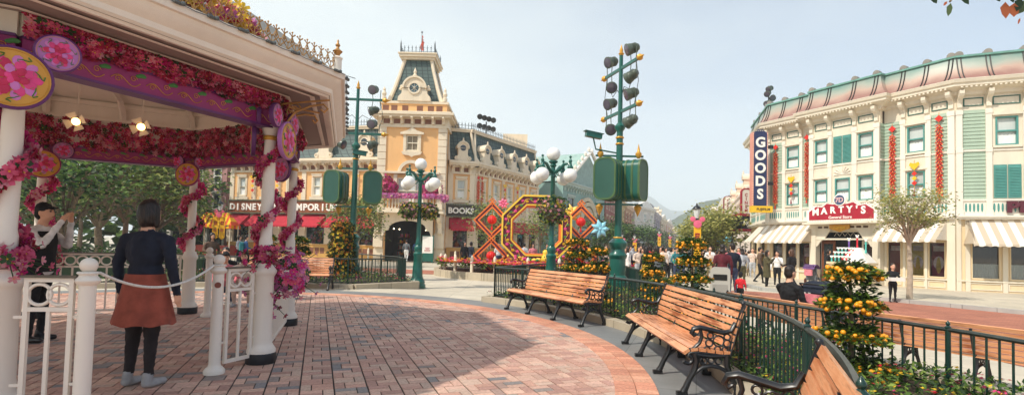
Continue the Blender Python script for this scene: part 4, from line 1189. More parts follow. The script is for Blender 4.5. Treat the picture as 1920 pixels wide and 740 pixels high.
def lantern(label, x, y, z, r=.24):
    t = thing('red_lantern', label, 'lantern', (x, y, z), 0, 'round red paper lanterns in the diamond frames')
    b = MB()
    n = 14; vs = []
    for i in range(9):
        a = -pi / 2 * .86 + pi * .86 * i / 8
        for k in range(n * 2): vs.append((r * cos(a) * (1 if k % 2 else .93) * cos(pi * k / n), r * cos(a) * (1 if k % 2 else .93) * sin(pi * k / n), r * .95 * sin(a)))
    N2 = n * 2
    b.add(vs, [(i * N2 + k, i * N2 + (k + 1) % N2, (i + 1) * N2 + (k + 1) % N2, (i + 1) * N2 + k) for i in range(8) for k in range(N2)])
    b.build('lantern_body', REDL, t)
    b = MB(); b.lathe([(r * .3, r * .86), (r * .3, r * 1.0), (.01, r * 1.0)], n=12); b.lathe([(r * .3, -r), (r * .3, -r * .86)], n=12); b.tube((0, 0, r), (0, 0, r * 2.2), .012); b.build('lantern_cap', GOLD, t, 40)
    b = MB(); b.tube((0, 0, -r), (0, 0, -r * 2.1), .03, .05, 8); b.build('tassel', REDL, t)
r_ = .93
diamonds('two stacked orange lantern diamonds between the bookshop awning and the octagonal arch', -1.0, AY + .2, [2.75, .98], r_, .12)
diamonds('orange lantern diamonds partly hidden by citrus trees beside the floodlight pole', 3.4, AY + .1, [2.75, .98], r_, .12)
lantern('red lantern in the upper diamond nearer the bookshop', -1.0, AY + .2, GZ + 2.78)
lantern('red lantern in the lower diamond nearer the bookshop', -1.0, AY + .2, GZ + 1.0)
lantern('red lantern in the upper diamond beside the pale blue paper flower', 3.4, AY + .1, GZ + 2.78)
lantern('red lantern in the half hidden lower diamond behind the citrus trees', 3.4, AY + .1, GZ + 1.0)
# white bollards round the flower bed
b0 = [None]
def bollard(label, px, py, Y=None):
    c = gnd(px, py, GZ)
    if Y: c = Vector((c.x * Y / c.y, Y, GZ))
    if b0[0] is None:
        b = MB(); b.lathe([(.1, 0), (.1, .08), (.075, .1), (.07, .7), (.09, .72), (.09, .76), (.06, .8), (.075, .88), (.06, .96), (.0, 1.06)], n=12)
        o = b.build('bollard', CREAM, None, 40); b0[0] = o
    else: o = b0[0].copy(); COL.objects.link(o)
    o.location = c
    tag(o, label, 'bollard', 'pointed cream bollards round the flower beds')
bollard('cream bollard at the outer end of the row by the bookshop', 826, 512)
bollard('second cream bollard from the bookshop end of the flower bed', 834, 514)
bollard('tall looking cream bollard by the bookshop window at the back of the bed', 853, 497)
bollard('cream bollard standing before the red flowers of the round bed', 853, 519)
bollard('cream bollard in front of the lower lantern diamond', 884, 523)
bollard('cream bollard at the foot of the lantern diamond, next to the arch stage', 927, 524)
bollard('cream bollard in front of the painted stage', 989, 527)
bollard('cream bollard to the side of the arch stage, behind the wooden bench back', 1048, 528)
bollard('lone cream bollard on the pavement behind the flower pillar railing', 690, 489)
# ---------------------------------------------------------------- shared facade pieces
PANE = mat('window_pane', (200, 206, 202), .2, .16, 1.6, spec=.5, streak=True)
PANED = mat('dark_window_pane', (40, 46, 50), .05, .2, .8, spec=.9)
SHOPGL = glassmat('shop_glass', (220, 226, 226), .1)
LACE = mat('lace_curtain', (236, 236, 232), .8, .06, 14)
TEAL = mat('teal_paint', (82, 146, 138), .45, .08, 5)
MINT = mat('mint_siding', (166, 186, 166), .6, .07, 2, streak=True)
SCREAM = mat('storefront_cream', (226, 216, 196), .55, .08, 2.5, streak=True)
SWHITE = mat('storefront_white', (232, 225, 211), .55, .07, 2.5, streak=True)
TAN = mat('storefront_tan', (228, 206, 168), .55, .08, 2, streak=True)
MAROON = mat('poster_maroon', (140, 30, 56), .5, .1, 4)
def offpoly(pts, d):
    P = [Vector((p[0], p[1])) for p in pts]
    out_ = []
    for i in range(len(P)):
        ns = []
        for a, b in ((i - 1, i), (i, i + 1)):
            if a < 0 or b >= len(P): continue
            t = (P[b] - P[a]).normalized(); ns.append(Vector((t.y, -t.x)))
        if len(ns) == 1: out_.append(P[i] + ns[0] * d)
        else:
            m_ = ns[0] + ns[1]; q = m_.dot(ns[0])
            out_.append(P[i] + m_ * (d / max(.35, q)))
    return out_
def loft(b, pts, prof):
    rows = []
    for d, z in prof:
        rows.append(len(b.v)); b.add([(p.x, p.y, z) for p in offpoly(pts, d)], [])
    n = len(pts)
    for r0, r1 in zip(rows, rows[1:]):
        for i in range(n - 1): b.f.append([r0 + i, r0 + i + 1, r1 + i + 1, r1 + i]); b.m.append(b.k)
    return b
def window(par, F, x0, x1, z0, z1, y, frame_m, pane_m, curtain=None, sill=True, ped=None, trim_m=None, mull=1, fw=.06, dep=.1):
    b = MB(F); b.quad((x0, y + dep, z0), (x1, y + dep, z0), (x1, y + dep, z1), (x0, y + dep, z1))
    o = b.build('window', pane_m, par, world=True)
    b = MB(F)
    for a in (x0, x1 - fw): b.bx(a, a + fw, y - .02, y + dep - .012, z0, z1)
    for c in (z0, z1 - fw, (z0 + z1) / 2 - fw / 2): b.bx(x0 + fw, x1 - fw, y - .015, y + dep - .02, c, c + fw)
    if mull > 1:
        for k in range(1, mull): b.bx(x0 + (x1 - x0) * k / mull - .015, x0 + (x1 - x0) * k / mull + .015, y + .01, y + dep - .024, z0 + fw, z1 - fw)
    b.build('window_frame', frame_m, o, world=True)
    if curtain:
        b = MB(F); n = 10; zc = z0 + (z1 - z0) * .36
        pl = [(x0 + fw, z0 + fw * .8)] + [(x1 - fw, z0 + fw * .8)] + [(x1 - fw - (x1 - x0 - 2 * fw) * k / n, zc + (.05 if k % 2 else 0) + .02 * sin(k)) for k in range(n + 1)]
        b.prism(pl, y + dep - .016, y + dep - .006); b.build('curtain', curtain, o, world=True)
    tm = trim_m or frame_m
    if sill:
        b = MB(F); b.bx(x0 - .1, x1 + .1, y - .09, y - .003, z0 - .1, z0 - .004); b.build('sill', tm, o, world=True)
    if ped:
        b = MB(F); c = (x0 + x1) / 2; w = (x1 - x0) / 2 + .12
        if ped == 'peak': b.prism([(c - w, z1 + .06), (c + w, z1 + .06), (c + w, z1 + .13), (c + .22, z1 + .17), (c, z1 + .32), (c - .22, z1 + .17), (c - w, z1 + .13)], y - .1, y - .004)
        else: b.bx(c - w, c + w, y - .12, y - .004, z1 + .04, z1 + .2); b.bx(c - w - .05, c + w + .05, y - .16, y - .005, z1 + .202, z1 + .27)
        b.build('pediment', tm, o, world=True)
    return o
def bracket(b, x, y, z0, z1, w, d):          # scroll bracket projecting to -y under a cornice
    h = z1 - z0
    pl = [(0, z0), (-.12 * d, z0), (-.32 * d, z0 + .12 * h), (-.3 * d, z0 + .35 * h), (-.45 * d, z0 + .55 * h), (-.85 * d, z0 + .68 * h), (-d, z0 + .82 * h), (-d, z1), (0, z1)]
    n = len(pl)
    vs = [(x - w / 2, y + q, z) for q, z in pl] + [(x + w / 2, y + q, z) for q, z in pl]
    b.add(vs, [tuple(range(n)), tuple(range(2 * n - 1, n - 1, -1))] + [(i + n, (i + 1) % n + n, (i + 1) % n, i) for i in range(n)])
def awning(name, par, F, x0, x1, y, zt, zb, out_, m, vm, scal=.12, sidecut=.0):
    b = MB(F); n = max(6, int((x1 - x0) / .07))
    for k in range(n):
        a, c = x0 + (x1 - x0) * k / n, x0 + (x1 - x0) * (k + 1) / n
        def X(t, top): return t + (0 if not top else (sidecut if t <= x0 + 1e-6 else 0))
        b.k = 0; b.quad((X(a, 0), y - out_, zb), (X(c, 0), y - out_, zb), (X(c, 1), y, zt), (X(a, 1), y, zt))
        w = .5 + .5 * cos(2 * pi * (k + .5) / 4)
        b.quad((a, y - out_ - .01, zb - scal * (.65 + .35 * w)), (c, y - out_ - .01, zb - scal * (.65 + .35 * (.5 + .5 * cos(2 * pi * (k + 1.5) / 4)))), (c, y - out_, zb), (a, y - out_, zb))
    b.add([(x0, y - out_, zb), (x0 + sidecut, y, zt), (x0, y, zb)], [(0, 1, 2)]); b.add([(x1, y - out_, zb), (x1, y, zb), (x1, y, zt)], [(0, 1, 2)])
    b.k = 1
    b.tube((x0, y - out_ + .02, zb - .02), (x1, y - out_ + .02, zb - .02), .02)
    return b.build(name, [m, vm], par, world=True)
def shop_window(par, F, x0, x1, z0, z1, y, frame_m, back_m, fw=.08, mull=1):
    b = MB(F); b.quad((x0, y + .06, z0), (x1, y + .06, z0), (x1, y + .06, z1), (x0, y + .06, z1)); o = b.build('shop_window', SHOPGL, par, world=True)
    b = MB(F)
    for k in range(mull + 1):
        xm = x0 + (x1 - x0) * k / mull; b.bx(max(x0, xm - fw / 2), min(x1, xm + fw / 2), y - .03, y + .05, z0, z1)
    b.bx(x0, x1, y - .025, y + .045, z0, z0 + fw * .7); b.bx(x0, x1, y - .025, y + .045, z1 - fw * .7, z1)
    b.build('window_frame', frame_m, o, world=True)
    b = MB(F); b.quad((x0, y + .9, z0), (x1, y + .9, z0), (x1, y + .9, z1), (x0, y + .9, z1))
    b.quad((x0, y + .07, z0), (x0, y + .9, z0), (x0, y + .9, z1), (x0, y + .07, z1)); b.quad((x1, y + .9, z0), (x1, y + .07, z0), (x1, y + .07, z1), (x1, y + .9, z1))
    b.quad((x0, y + .07, z0), (x1, y + .07, z0), (x1, y + .9, z0), (x0, y + .9, z0)); b.quad((x0, y + .9, z1), (x1, y + .9, z1), (x1, y + .07, z1), (x0, y + .07, z1))
    b.build('display_case', back_m, o, world=True)
    return o
# ---------------------------------------------------------------- mint corner store
A_, D_, E_ = Vector((15.0, 30.0)), Vector((19.1, 22.0)), Vector((22.74, 20.36))
md = (D_ - A_).normalized(); mn = Vector((md.y, -md.x))
def ms(s, o=0): return A_ + md * s + mn * o
outline = [Vector((16.6, 35.5)), A_, ms(2.75), ms(2.75, .35), ms(6.2, .35), ms(6.2), D_, E_, Vector((26.5, 19.6))]
store = thing('corner_store', 'mint green and cream three storey corner shop with curved copper roof and striped awnings', 'shop building', (18, 26, GZ))
FM = frame(A_, D_); FE = frame(D_, E_); FS = frame(outline[0], A_); FB = frame(ms(2.75, .35), ms(6.2, .35))
FR = frame(ms(6.2, .35), ms(6.2)); FG = frame(E_, outline[-1])
b = MB(); loft(b, outline, [(.0, 8.3), (.12, 8.36), (.14, 8.5), (.42, 8.62), (.5, 8.66), (.5, 8.76), (.56, 8.8), (.6, 8.93), (.5, 8.97), (.3, 8.975)]); b.build('cornice', SCREAM, store, 20, world=True)
ROOFP = [(.47, 8.98), (.36, 9.1), (.24, 9.3), (.14, 9.55), (.07, 9.8), (.03, 10.0)]
COPPER = mat('patinated_copper', (200, 150, 132), .42, 0, metal=.0)
def copper():
    nt, N, L, b_ = nodes(COPPER)
    ge = N.new('ShaderNodeNewGeometry'); sp = N.new('ShaderNodeSeparateXYZ'); nz = N.new('ShaderNodeTexNoise'); nz.inputs['Scale'].default_value = .9; nz.inputs['Detail'].default_value = 6
    mr = N.new('ShaderNodeMapRange'); mr.inputs['From Min'].default_value = 9.0; mr.inputs['From Max'].default_value = 10.05
    ad = N.new('ShaderNodeMath'); ad.operation = 'MULTIPLY_ADD'; ad.inputs[1].default_value = .9; ad.inputs[2].default_value = -.45
    ad2 = N.new('ShaderNodeMath'); ad2.operation = 'ADD'
    cr = N.new('ShaderNodeValToRGB'); e = cr.color_ramp.elements
    e[0].position = 0; e[0].color = lin((150, 110, 100)); e[1].position = 1; e[1].color = lin((104, 146, 138))
    q = cr.color_ramp.elements.new(.35); q.color = lin((182, 154, 138)); q = cr.color_ramp.elements.new(.62); q.color = lin((160, 166, 154))
    L.new(ge.outputs['Position'], sp.inputs[0]); L.new(sp.outputs['Z'], mr.inputs['Value']); L.new(ge.outputs['Position'], nz.inputs['Vector'])
    L.new(nz.outputs['Fac'], ad.inputs[0]); L.new(mr.outputs[0], ad2.inputs[0]); L.new(ad.outputs[0], ad2.inputs[1]); L.new(ad2.outputs[0], cr.inputs[0]); L.new(cr.outputs[0], b_.inputs['Base Color'])
copper()
b = MB(); loft(b, outline, ROOFP); rf = b.build('roof', COPPER, store, 40, world=True)
VERD = mat('verdigris_ridge', (112, 160, 148), .5, .15, 3)
b = MB(); loft(b, outline, [(.02, 10.0), (.1, 10.02), (.1, 10.1), (-.2, 10.12), (-2.5, 10.15)]); b.build('ridge_coping', VERD, rf, world=True)
SEAM = mat('roof_seam_dark', (52, 48, 46), .5, .1, 4); CAPM = mat('ridge_cap', (142, 138, 130), .5, .15, 4)
seg = [(outline[0], outline[1], [1.2, 3.2, 5.2]), (ms(0), ms(2.75), [.1, 1.05, 2.05]), (ms(2.75, .35), ms(6.2, .35), [.12, 1.08, 2.32, 3.32]), (ms(6.2), D_, [.85, 1.78, 2.68]), (D_, E_, [.12, 1.1, 2.3, 3.4])]
for p, q, ss in seg:
    F = frame(p, q)
    for s_ in ss:
        b = MB(F)
        for dx in (-.07, .07): b.path([(s_ + dx, -d - .012, z) for d, z in ROOFP], .026, 5)
        b.build('roof_seam', SEAM, rf, world=True)
        b = MB(F); b.prism([(s_ - .16, 10.09), (s_ + .16, 10.09)] + arc(s_, 10.13, .15, 0, 180, 8), -.1, .12); b.build('ridge_cap', CAPM, rf, world=True)
bb = MB(); fr = MB(); pn = MB()
for p, q, ss in seg:
    F = frame(p, q); bb.M = fr.M = pn.M = F; Lg = (q - p).length
    fr.bx(0, Lg, 0, .2, 7.7, 8.32); fr.cut()
    for s_ in ss: bracket(bb, s_, 0, 7.72, 8.5, .17, .42); bb.cut()
    dn = MB(F)
    for k in range(int(Lg / .16)): dn.bx(.05 + k * .16, .12 + k * .16, -.5, -.4, 8.58, 8.64)
    dn.build('dentil_row', SCREAM, store, world=True)
    for a, c in zip(ss, ss[1:]):
        x0, x1 = a + .15, c - .15
        for r in ((x0, x1, 7.86, 7.9), (x0, x1, 8.18, 8.22)): pn.bx(r[0], r[1], -.03, -.003, r[2], r[3])
        for x in (x0, x1 - .04): pn.bx(x, x + .04, -.028, -.003, 7.9, 8.18)
        pn.cut()
fr.each('frieze', SCREAM, store, world=True); bb.each('cornice_bracket', SCREAM, store, world=True); pn.each('frieze_panel', mat('frieze_green', (60, 104, 92), .5, .08), store, world=True)
def siding(b, x0, x1, z0, z1, y):
    n = round((z1 - z0) / .155)
    for k in range(n):
        a, c = z0 + (z1 - z0) * k / n, z0 + (z1 - z0) * (k + 1) / n
        b.quad((x0, y - .028, a), (x1, y - .028, a), (x1, y, c), (x0, y, c)); b.quad((x0, y, a), (x1, y, a), (x1, y - .028, a), (x0, y - .028, a))
def upper(F, y, fields):
    sd_, pl, wl, bl = MB(F), MB(F), MB(F), MB(F)
    X0, X1 = fields[0][1], fields[-1][2]
    for f in fields:
        k, x0, x1 = f
        if k == 'pil':
            pl.bx(x0, x1, y - .09, y + .1, 3.12, 7.72); pl.bx(x0 - .02, x1 + .02, y - .11, y - .091, 3.14, 3.4); pl.bx(x0 - .02, x1 + .02, y - .11, y - .091, 7.5, 7.69); pl.bx(x0 - .015, x1 + .015, y - .105, y - .0915, 5.85, 6.05); pl.cut()
        elif k == 'sid': siding(sd_, x0, x1, 3.85, 7.7, y); sd_.cut()
        else:
            m_ = (x0 + x1) / 2; w = min(.74, (x1 - x0) - .1) / 2
            holes = [(m_ - w, m_ + w, 4.04, 5.24)] * (k != 'shl') + [(m_ - w, m_ + w, 6.12, 7.34)] * (k != 'shut')
            wl.wall(x0, x1, 3.85, 7.7, holes, y - .01, .12); wl.cut()
            if k != 'shl': window(store, F, m_ - w, m_ + w, 4.04, 5.24, y - .01, TEAL, PANE, LACE, True, None if k == 'shut' else 'peak', SCREAM)
            if k != 'shut': window(store, F, m_ - w, m_ + w, 6.12, 7.34, y - .01, TEAL, PANE, LACE, True, 'peak', SCREAM)
            if k != 'win':
                dz = 0 if k == 'shut' else -2.1
                for sx in (-1, 1):
                    b = MB(F); c = m_ + sx * w * .62
                    b.bx(c - w * .56, c + w * .56, y - .055, y - .014, 6.0 + dz, 7.4 + dz)
                    for q in range(19): b.box((c, y - .06, 6.12 + dz + q * .064), (w * .94, .02, .05), R=Matrix.Rotation(-.6, 3, 'X'))
                    b.build('shutter', TEAL, store, world=True)
            if k == 'shut':
                b = MB(F)
                for q in range(9):
                    a = rad(q * 22.5); b.path([(m_, y - .03, 5.42), (m_ + .42 * cos(a), y - .03, 5.42 + .42 * sin(a))], [.01, .035], 5)
                b.build('fan_panel', SWHITE, store, world=True)
    sd_.each('siding', MINT, store, world=True)
    pl.each('pilaster', SWHITE, store, world=True); wl.each('wall', SCREAM, store, world=True)
    bl.bx(X0, X1, y - .05, y + .1, 5.9, 5.98); bl.build('belt_course', SWHITE, store, world=True); bl = MB(F); bl.bx(X0, X1, y - .04, y + .08, 3.16, 3.84); bl.bx(X0, X1, y - .08, y + .05, 3.78, 3.86); bl.bx(X0, X1, y - .2, y + .2, 3.0, 3.14); bl.bx(X0, X1, y - .28, y + .1, 3.09, 3.155)
    o = bl.build('balustrade', SWHITE, store, world=True)
    b = MB(F); n = int((X1 - X0) / .13)
    for q in range(n):
        c = X0 + (X1 - X0) * (q + .5) / n
        if any(f[0] == 'pil' and f[1] - .03 < c < f[2] + .03 for f in fields): continue
        b.prism([(c - .018, 3.32), (c + .018, 3.32), (c + .036, 3.42), (c + .036, 3.58), (c + .018, 3.68), (c - .018, 3.68), (c - .036, 3.58), (c - .036, 3.42)], y - .046, y - .0405)
    b.build('balustrade_slot', TEAL, o, world=True)
upper(FM, 0, [('pil', 0, .16), ('sid', .16, .95), ('pil', .95, 1.13), ('win', 1.13, 1.97), ('pil', 1.97, 2.15), ('sid', 2.15, 2.75)])
upper(FB, 0, [('pil', 0, .24), ('win', .24, 1.0), ('pil', 1.0, 1.2), ('shut', 1.2, 2.2), ('pil', 2.2, 2.42), ('win', 2.42, 3.2), ('pil', 3.2, 3.45)])
upper(FR, 0, [('sid', 0, .35)])
upper(frame(ms(6.2), D_), 0, [('sid', .0, .72), ('pil', .72, .92), ('win', .92, 1.72), ('pil', 1.72, 1.92), ('sid', 1.92, 2.55), ('pil', 2.55, 2.79)])
upper(FE, 0, [('pil', .0, .22), ('sid', .22, 1.0), ('pil', 1.0, 1.2), ('shl', 1.2, 2.2), ('pil', 2.2, 2.4), ('sid', 2.4, 3.2), ('pil', 3.2, 3.5), ('win', 3.5, 4.0)])
upper(FS, 0, [('pil', 0, .2), ('sid', .2, 2.2), ('pil', 2.2, 2.4), ('win', 2.4, 3.4), ('pil', 3.4, 3.6), ('sid', 3.6, 5.5), ('pil', 5.5, 5.7)])
b = MB(); ip = offpoly(outline, -.35)
for z0, z1 in ((3.0, 10.02),):
    pts = [(p.x, p.y) for p in ip]
    for a, c in zip(pts, pts[1:]): b.quad((a[0], a[1], z0), (c[0], c[1], z0), (c[0], c[1], z1), (a[0], a[1], z1))
pts = pts + [(30, 30), (24, 40)]
b.add([(p[0], p[1], 3.02) for p in pts], [list(range(len(pts)))]); b.add([(p[0], p[1], 10.0) for p in pts], [list(range(len(pts)))])
b.build('core_wall', SCREAM, store, world=True)
# ground floor
STRIPE = stripes('striped_awning', (238, 232, 220), (194, 178, 156), 2.4, 'X', .8)
def awn_obj(F, *a, **k):
    # the stripe pattern runs in the awning's own axes
    o = awning('awning', None, None, *a, STRIPE, SCREAM, **k)
    o.parent = store; o.matrix_parent_inverse = Matrix.Identity(4)
    o.matrix_local = wm(store).inverted() @ F
    return o
gf = MB(FM)
gf.wall(0, 2.75, GZ + .1, 3.02, [(.3, 1.0, .55, 2.0), (1.1, 1.8, .55, 2.0), (1.9, 2.6, .55, 2.0)], 0, .1)
o = gf.build('shopfront_wall', TAN, store, world=True)
DISP = mat('display_backing', (66, 52, 50), .8, .3, 1.5)
for x0 in (.3, 1.1, 1.9):
    w = shop_window(store, FM, x0, x0 + .7, .55, 2.0, 0, TAN, DISP)
    b = MB(FM); b.bx(x0 + .1, x0 + .6, .3, .32, .7, 1.85); b.k = 1; b.bx(x0 + .14, x0 + .56, .285, .299, 1.2, 1.7); b.k = 2; b.ell((x0 + .35, .25, 1.0), (.12, .03, .2), 8, 6)
    b.build('poster', [MAROON, mat('poster_pale', (226, 196, 196), .6, .3, 8), mat('poster_gold', (216, 176, 84), .6, .2, 8)], w, world=True)
b = MB(FM)
for x in (0, 1.0, 1.8, 2.58): b.bx(x + .02, x + .16, -.05, -.002, GZ + .1, 3.0); b.cut()
b.each('shopfront_post', SCREAM, store, world=True)
b = MB(FM); b.bx(0, 2.75, -.06, -.004, .34, .42); b.build('window_ledge', SCREAM, store, world=True)
awn_obj(FM, -.05, 2.85, -.02, 2.98, 2.0, 1.15, sidecut=.0)
awn_obj(frame(Vector((15.35, 31.6)), A_), -.2, 1.6, -.02, 2.98, 2.0, .9)
gs = MB(FS); gs.wall(0, 5.7, GZ + .1, 3.02, [(.5, 2.4, .4, 2.2), (3.0, 5.0, .4, 2.2)], 0, .1); gs.build('shopfront_wall', TAN, store, world=True)
shop_window(store, FS, .5, 2.4, .4, 2.2, 0, TAN, DISP); shop_window(store, FS, 3.0, 5.0, .4, 2.2, 0, TAN, DISP)
# entrance porch below the bay
b = MB(FB)
b.bx(0, .34, -.02, .35, GZ + .1, 3.0); b.bx(3.1, 3.45, -.02, .35, GZ + .1, 3.0); b.bx(.34, 3.1, .0, .3, 2.62, 3.0); b.bx(-.1, 3.55, -.5, .35, 2.9, 3.0)
b.bx(.34, 3.1, .0, .25, 2.1, 2.18)
b.prism([(.34, 2.1), (.34, 1.75), (.42, 1.78), (.55, 2.0), (.8, 2.2), (1.0, 2.5), (1.1, 2.62), (.34, 2.62)], .02, .1)
b.prism([(3.1, 1.75), (3.1, 2.62), (2.35, 2.62), (2.45, 2.5), (2.65, 2.2), (2.9, 2.0), (3.02, 1.78)], .02, .1)
b.build('porch', SCREAM, store, world=True)
b = MB(FB); 
for q in range(8): b.bx(.45 + q * .32, .67 + q * .32, -.012, -.002, 2.7, 2.8)
b.build('porch_fret', mat('fret_brown', (92, 70, 50), .6, .1), store, world=True)
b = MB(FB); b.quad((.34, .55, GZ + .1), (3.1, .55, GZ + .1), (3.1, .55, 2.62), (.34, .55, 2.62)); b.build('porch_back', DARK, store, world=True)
b = MB(FB); b.bx(.4, 1.1, .42, .48, GZ + .1, 2.08); o = b.build('door', mat('oak_door', (126, 72, 44), .4, .2, 6), store, world=True)
b = MB(FB); b.bx(.52, .98, .405, .418, .6, 1.9); b.build('door_glass', PANED, o, world=True)
b = MB(FB); b.bx(2.4, 3.05, .42, .48, GZ + .1, 2.08); o = b.build('door', SCREAM, store, world=True)
b = MB(FB); b.bx(2.5, 2.95, .405, .418, .6, 1.9); b.build('door_glass', PANED, o, world=True)
b = MB(FB)
for q in range(7):
    c = 1.25 + q * .27
    b.path([(c - .13, .3, 2.3), (c, .3, 2.48), (c + .13, .3, 2.3)], .012, 4)
b.bx(.34, 3.1, .28, .34, 2.5, 2.62)
b.build('transom', SCREAM, store, world=True)
F3 = frame(ms(6.2), D_)
gf = MB(F3); H3 = [(.12, .72, .45, 2.05), (.98, 1.65, .45, 2.05), (1.78, 2.42, .45, 2.05)]
gf.wall(0, 2.79, GZ + .1, 3.02, H3, 0, .1); gf.build('shopfront_wall', TAN, store, world=True)
for i, h in enumerate(H3):
    w = shop_window(store, F3, h[0], h[1], h[2], h[3], 0, TAN, DISP)
    b = MB(F3); c = (h[0] + h[1]) / 2
    b.k = 0 if i != 1 else 2; b.bx(c - .27, c + .27, .16, .18, .5, 2.0)
    b.k = 1; b.bx(c - .2, c + .2, .145, .159, 1.62, 1.85); 
    if i: b.ell((c, .15, 1.1), (.2, .02, .3), 10, 7); b.k = 2; b.ell((c, .14, 1.0), (.1, .02, .36), 8, 6)
    b.build('poster', [MAROON, mat('poster_pale', (226, 196, 196)), mat('poster_gold', (216, 176, 84))], w, world=True)
b = MB(F3)
for x0, x1 in ((.12, .72), (.98, 1.65), (1.78, 2.42)):
    b.bx(x0, x1, -.03, -.003, .02, .06); b.bx(x0, x1, -.03, -.003, .28, .32); b.bx(x0, x0 + .04, -.028, -.003, .06, .28); b.bx(x1 - .04, x1, -.028, -.003, .06, .28); b.cut()
b.each('base_panel', SCREAM, store, world=True); b = MB(F3)
for x in (.02, .8, 1.66, 2.5): b.bx(x, x + .1, -.06, -.003, GZ + .1, 3.0); b.cut()
b.each('shopfront_post', SCREAM, store, world=True); b = MB(F3)
b.bx(0, 2.79, -.07, -.004, .36, .42); b.bx(2.5, 2.79, -.09, -.006, GZ + .1, 3.0)
b.build('window_ledge', SCREAM, store, world=True)
awn_obj(F3, -.05, 2.5, -.02, 2.98, 2.1, 1.0)
gf = MB(FE); H4 = [(.5, 1.45, .47, 2.05), (1.75, 2.7, .47, 2.05), (2.95, 3.9, .47, 2.05)]
gf.wall(0, 4.0, GZ + .1, 3.02, H4, 0, .1); gf.build('shopfront_wall', TAN, store, world=True)
for h in H4:
    w = shop_window(store, FE, h[0], h[1], h[2], h[3], 0, TAN, DISP)
    b = MB(FE); n = 24
    for q in range(n):
        a, c = h[0] + (h[1] - h[0]) * q / n, h[0] + (h[1] - h[0]) * (q + 1) / n
        b.quad((a, .14 + .02 * (q % 2), .5), (c, .14 + .02 * ((q + 1) % 2), .5), (c, .14 + .02 * ((q + 1) % 2), 1.12), (a, .14 + .02 * (q % 2), 1.12))
    b.build('curtain', LACE, w, world=True)
b = MB(FE)
for x0, x1 in ((.3, 1.5), (1.7, 2.75), (2.95, 3.9)):
    b.bx(x0, x1, -.03, -.003, .02, .06); b.bx(x0, x1, -.03, -.003, .28, .32); b.bx(x0, x0 + .04, -.028, -.003, .06, .28); b.bx(x1 - .04, x1, -.028, -.003, .06, .28); b.cut()
b.each('base_panel', SCREAM, store, world=True); b = MB(FE)
for x in (.0, .3, 1.52, 2.76): b.bx(x, x + .16, -.06, -.003, GZ + .1, 3.0); b.cut()
b.each('shopfront_post', SCREAM, store, world=True); b = MB(FE)
b.bx(0, 4, -.07, -.004, .36, .42)
b.build('window_ledge', SCREAM, store, world=True)
awn_obj(FE, .25, 4.2, -.02, 2.98, 1.95, 1.05, sidecut=.25)
# ---- signs on and beside the store
NAVY = mat('sign_navy', (40, 52, 92), .45, .1, 4); BULB = mat('sign_bulb', (250, 240, 214), .3, 0); SALM = mat('sign_salmon', (222, 150, 132), .5, .08, 3)
LETTER = mat('sign_letter_white', (250, 246, 236), .45, .03, 5); SRED = mat('sign_red', (168, 30, 50), .45, .1, 4); SYEL = mat('sign_yellow', (238, 190, 40), .45, .06, 4)
gp = at(1424, 330, 29.2)
sg = thing('blade_sign', 'tall navy vertical blade sign with white letters on the corner of the mint store', 'shop sign', (gp.x, 29.2, 3.9), -.12)
b = MB(); b.bx(-.36, .36, -.12, .12, .1, 4.3); b.prism([(-.36, 4.3), (.36, 4.3), (.2, 4.42), (.12, 4.5), (0, 4.46), (-.12, 4.5), (-.2, 4.42)], -.1, .1); b.prism([(-.3, .1), (0, -.18), (.3, .1)], -.1, .1); o = b.build('sign_board', NAVY, sg)
b = MB(); b.bx(-.44, -.361, -.14, .3, .05, 4.32); b.bx(.361, .4, -.14, .14, .05, 4.32); b.build('sign_edge', SALM, sg)
b = MB()
for q in range(30):
    for x in (-.4, .385): b.ell((x, -.15, .15 + q * .14), .026, 6, 4)
for q in range(5): b.ell((-.2 + q * .1, -.115, 4.4), .024, 6, 4)
b.build('sign_bulb', BULB, sg)
b = MB()
for i, ch in enumerate('GOODS'): b.text(ch, 0, 3.48 - i * .74, .78, -.13, .04, .035, .95)
b.build('lettering', LETTER, sg)
b = MB()
for z in (1.3, 3.4): b.bx(.4, .75, .0, .12, z, z + .2)
b.build('wall_bracket', IRON, sg)
sy = thing('sponsor_sign', 'small yellow box sign with dark letters hung under the navy blade sign', 'shop sign', (gp.x + .02, 29.05, 3.62), -.12)
b = MB(); b.bx(-.56, .56, -.22, .2, .0, .36); b.build('sign_box', SYEL, sy)
b = MB(); b.text('FUJIFILM', .06, .1, .2, -.225, .01, .02, 1.0); b.build('lettering', mat('sign_letter_dark', (40, 36, 40), .5, 0), sy)
fp = ms(4.5, .6)
ma = math.atan2(md.y, md.x)
sm = thing('shop_sign', 'crimson arched general store sign with cream bulb border above the shop entrance', 'shop sign', (fp.x, fp.y, 3.02), ma)
W2 = 1.7
top = [(W2, .62), (1.3, .88), (.95, .84), (.7, 1.02), (.4, .96), (0, .96), (-.4, .96), (-.7, 1.02), (-.95, .84), (-1.3, .88), (-W2, .62)]
b = MB(); b.prism([(-W2, 0), (W2, 0)] + top, -.06, .06); b.build('sign_border', LETTER, sm)
b = MB(); b.prism([(-W2 + .12, .1), (W2 - .12, .1)] + [(x * .93, z - .09) for x, z in top], -.075, -.061); b.build('sign_board', SRED, sm)
b = MB()
for q in range(40): b.ell((-W2 + .05 + q * (2 * W2 - .1) / 39, -.07, .05), .018, 6, 4)
for (x0, z0), (x1, z1) in zip(top, top[1:]):
    for q in range(4): b.ell((x0 + (x1 - x0) * q / 4, -.07, z0 + (z1 - z0) * q / 4 - .03), .018, 6, 4)
b.build('sign_bulb', mat('sign_bulb_dim', (150, 126, 96), .4, 0), sm)
b = MB()
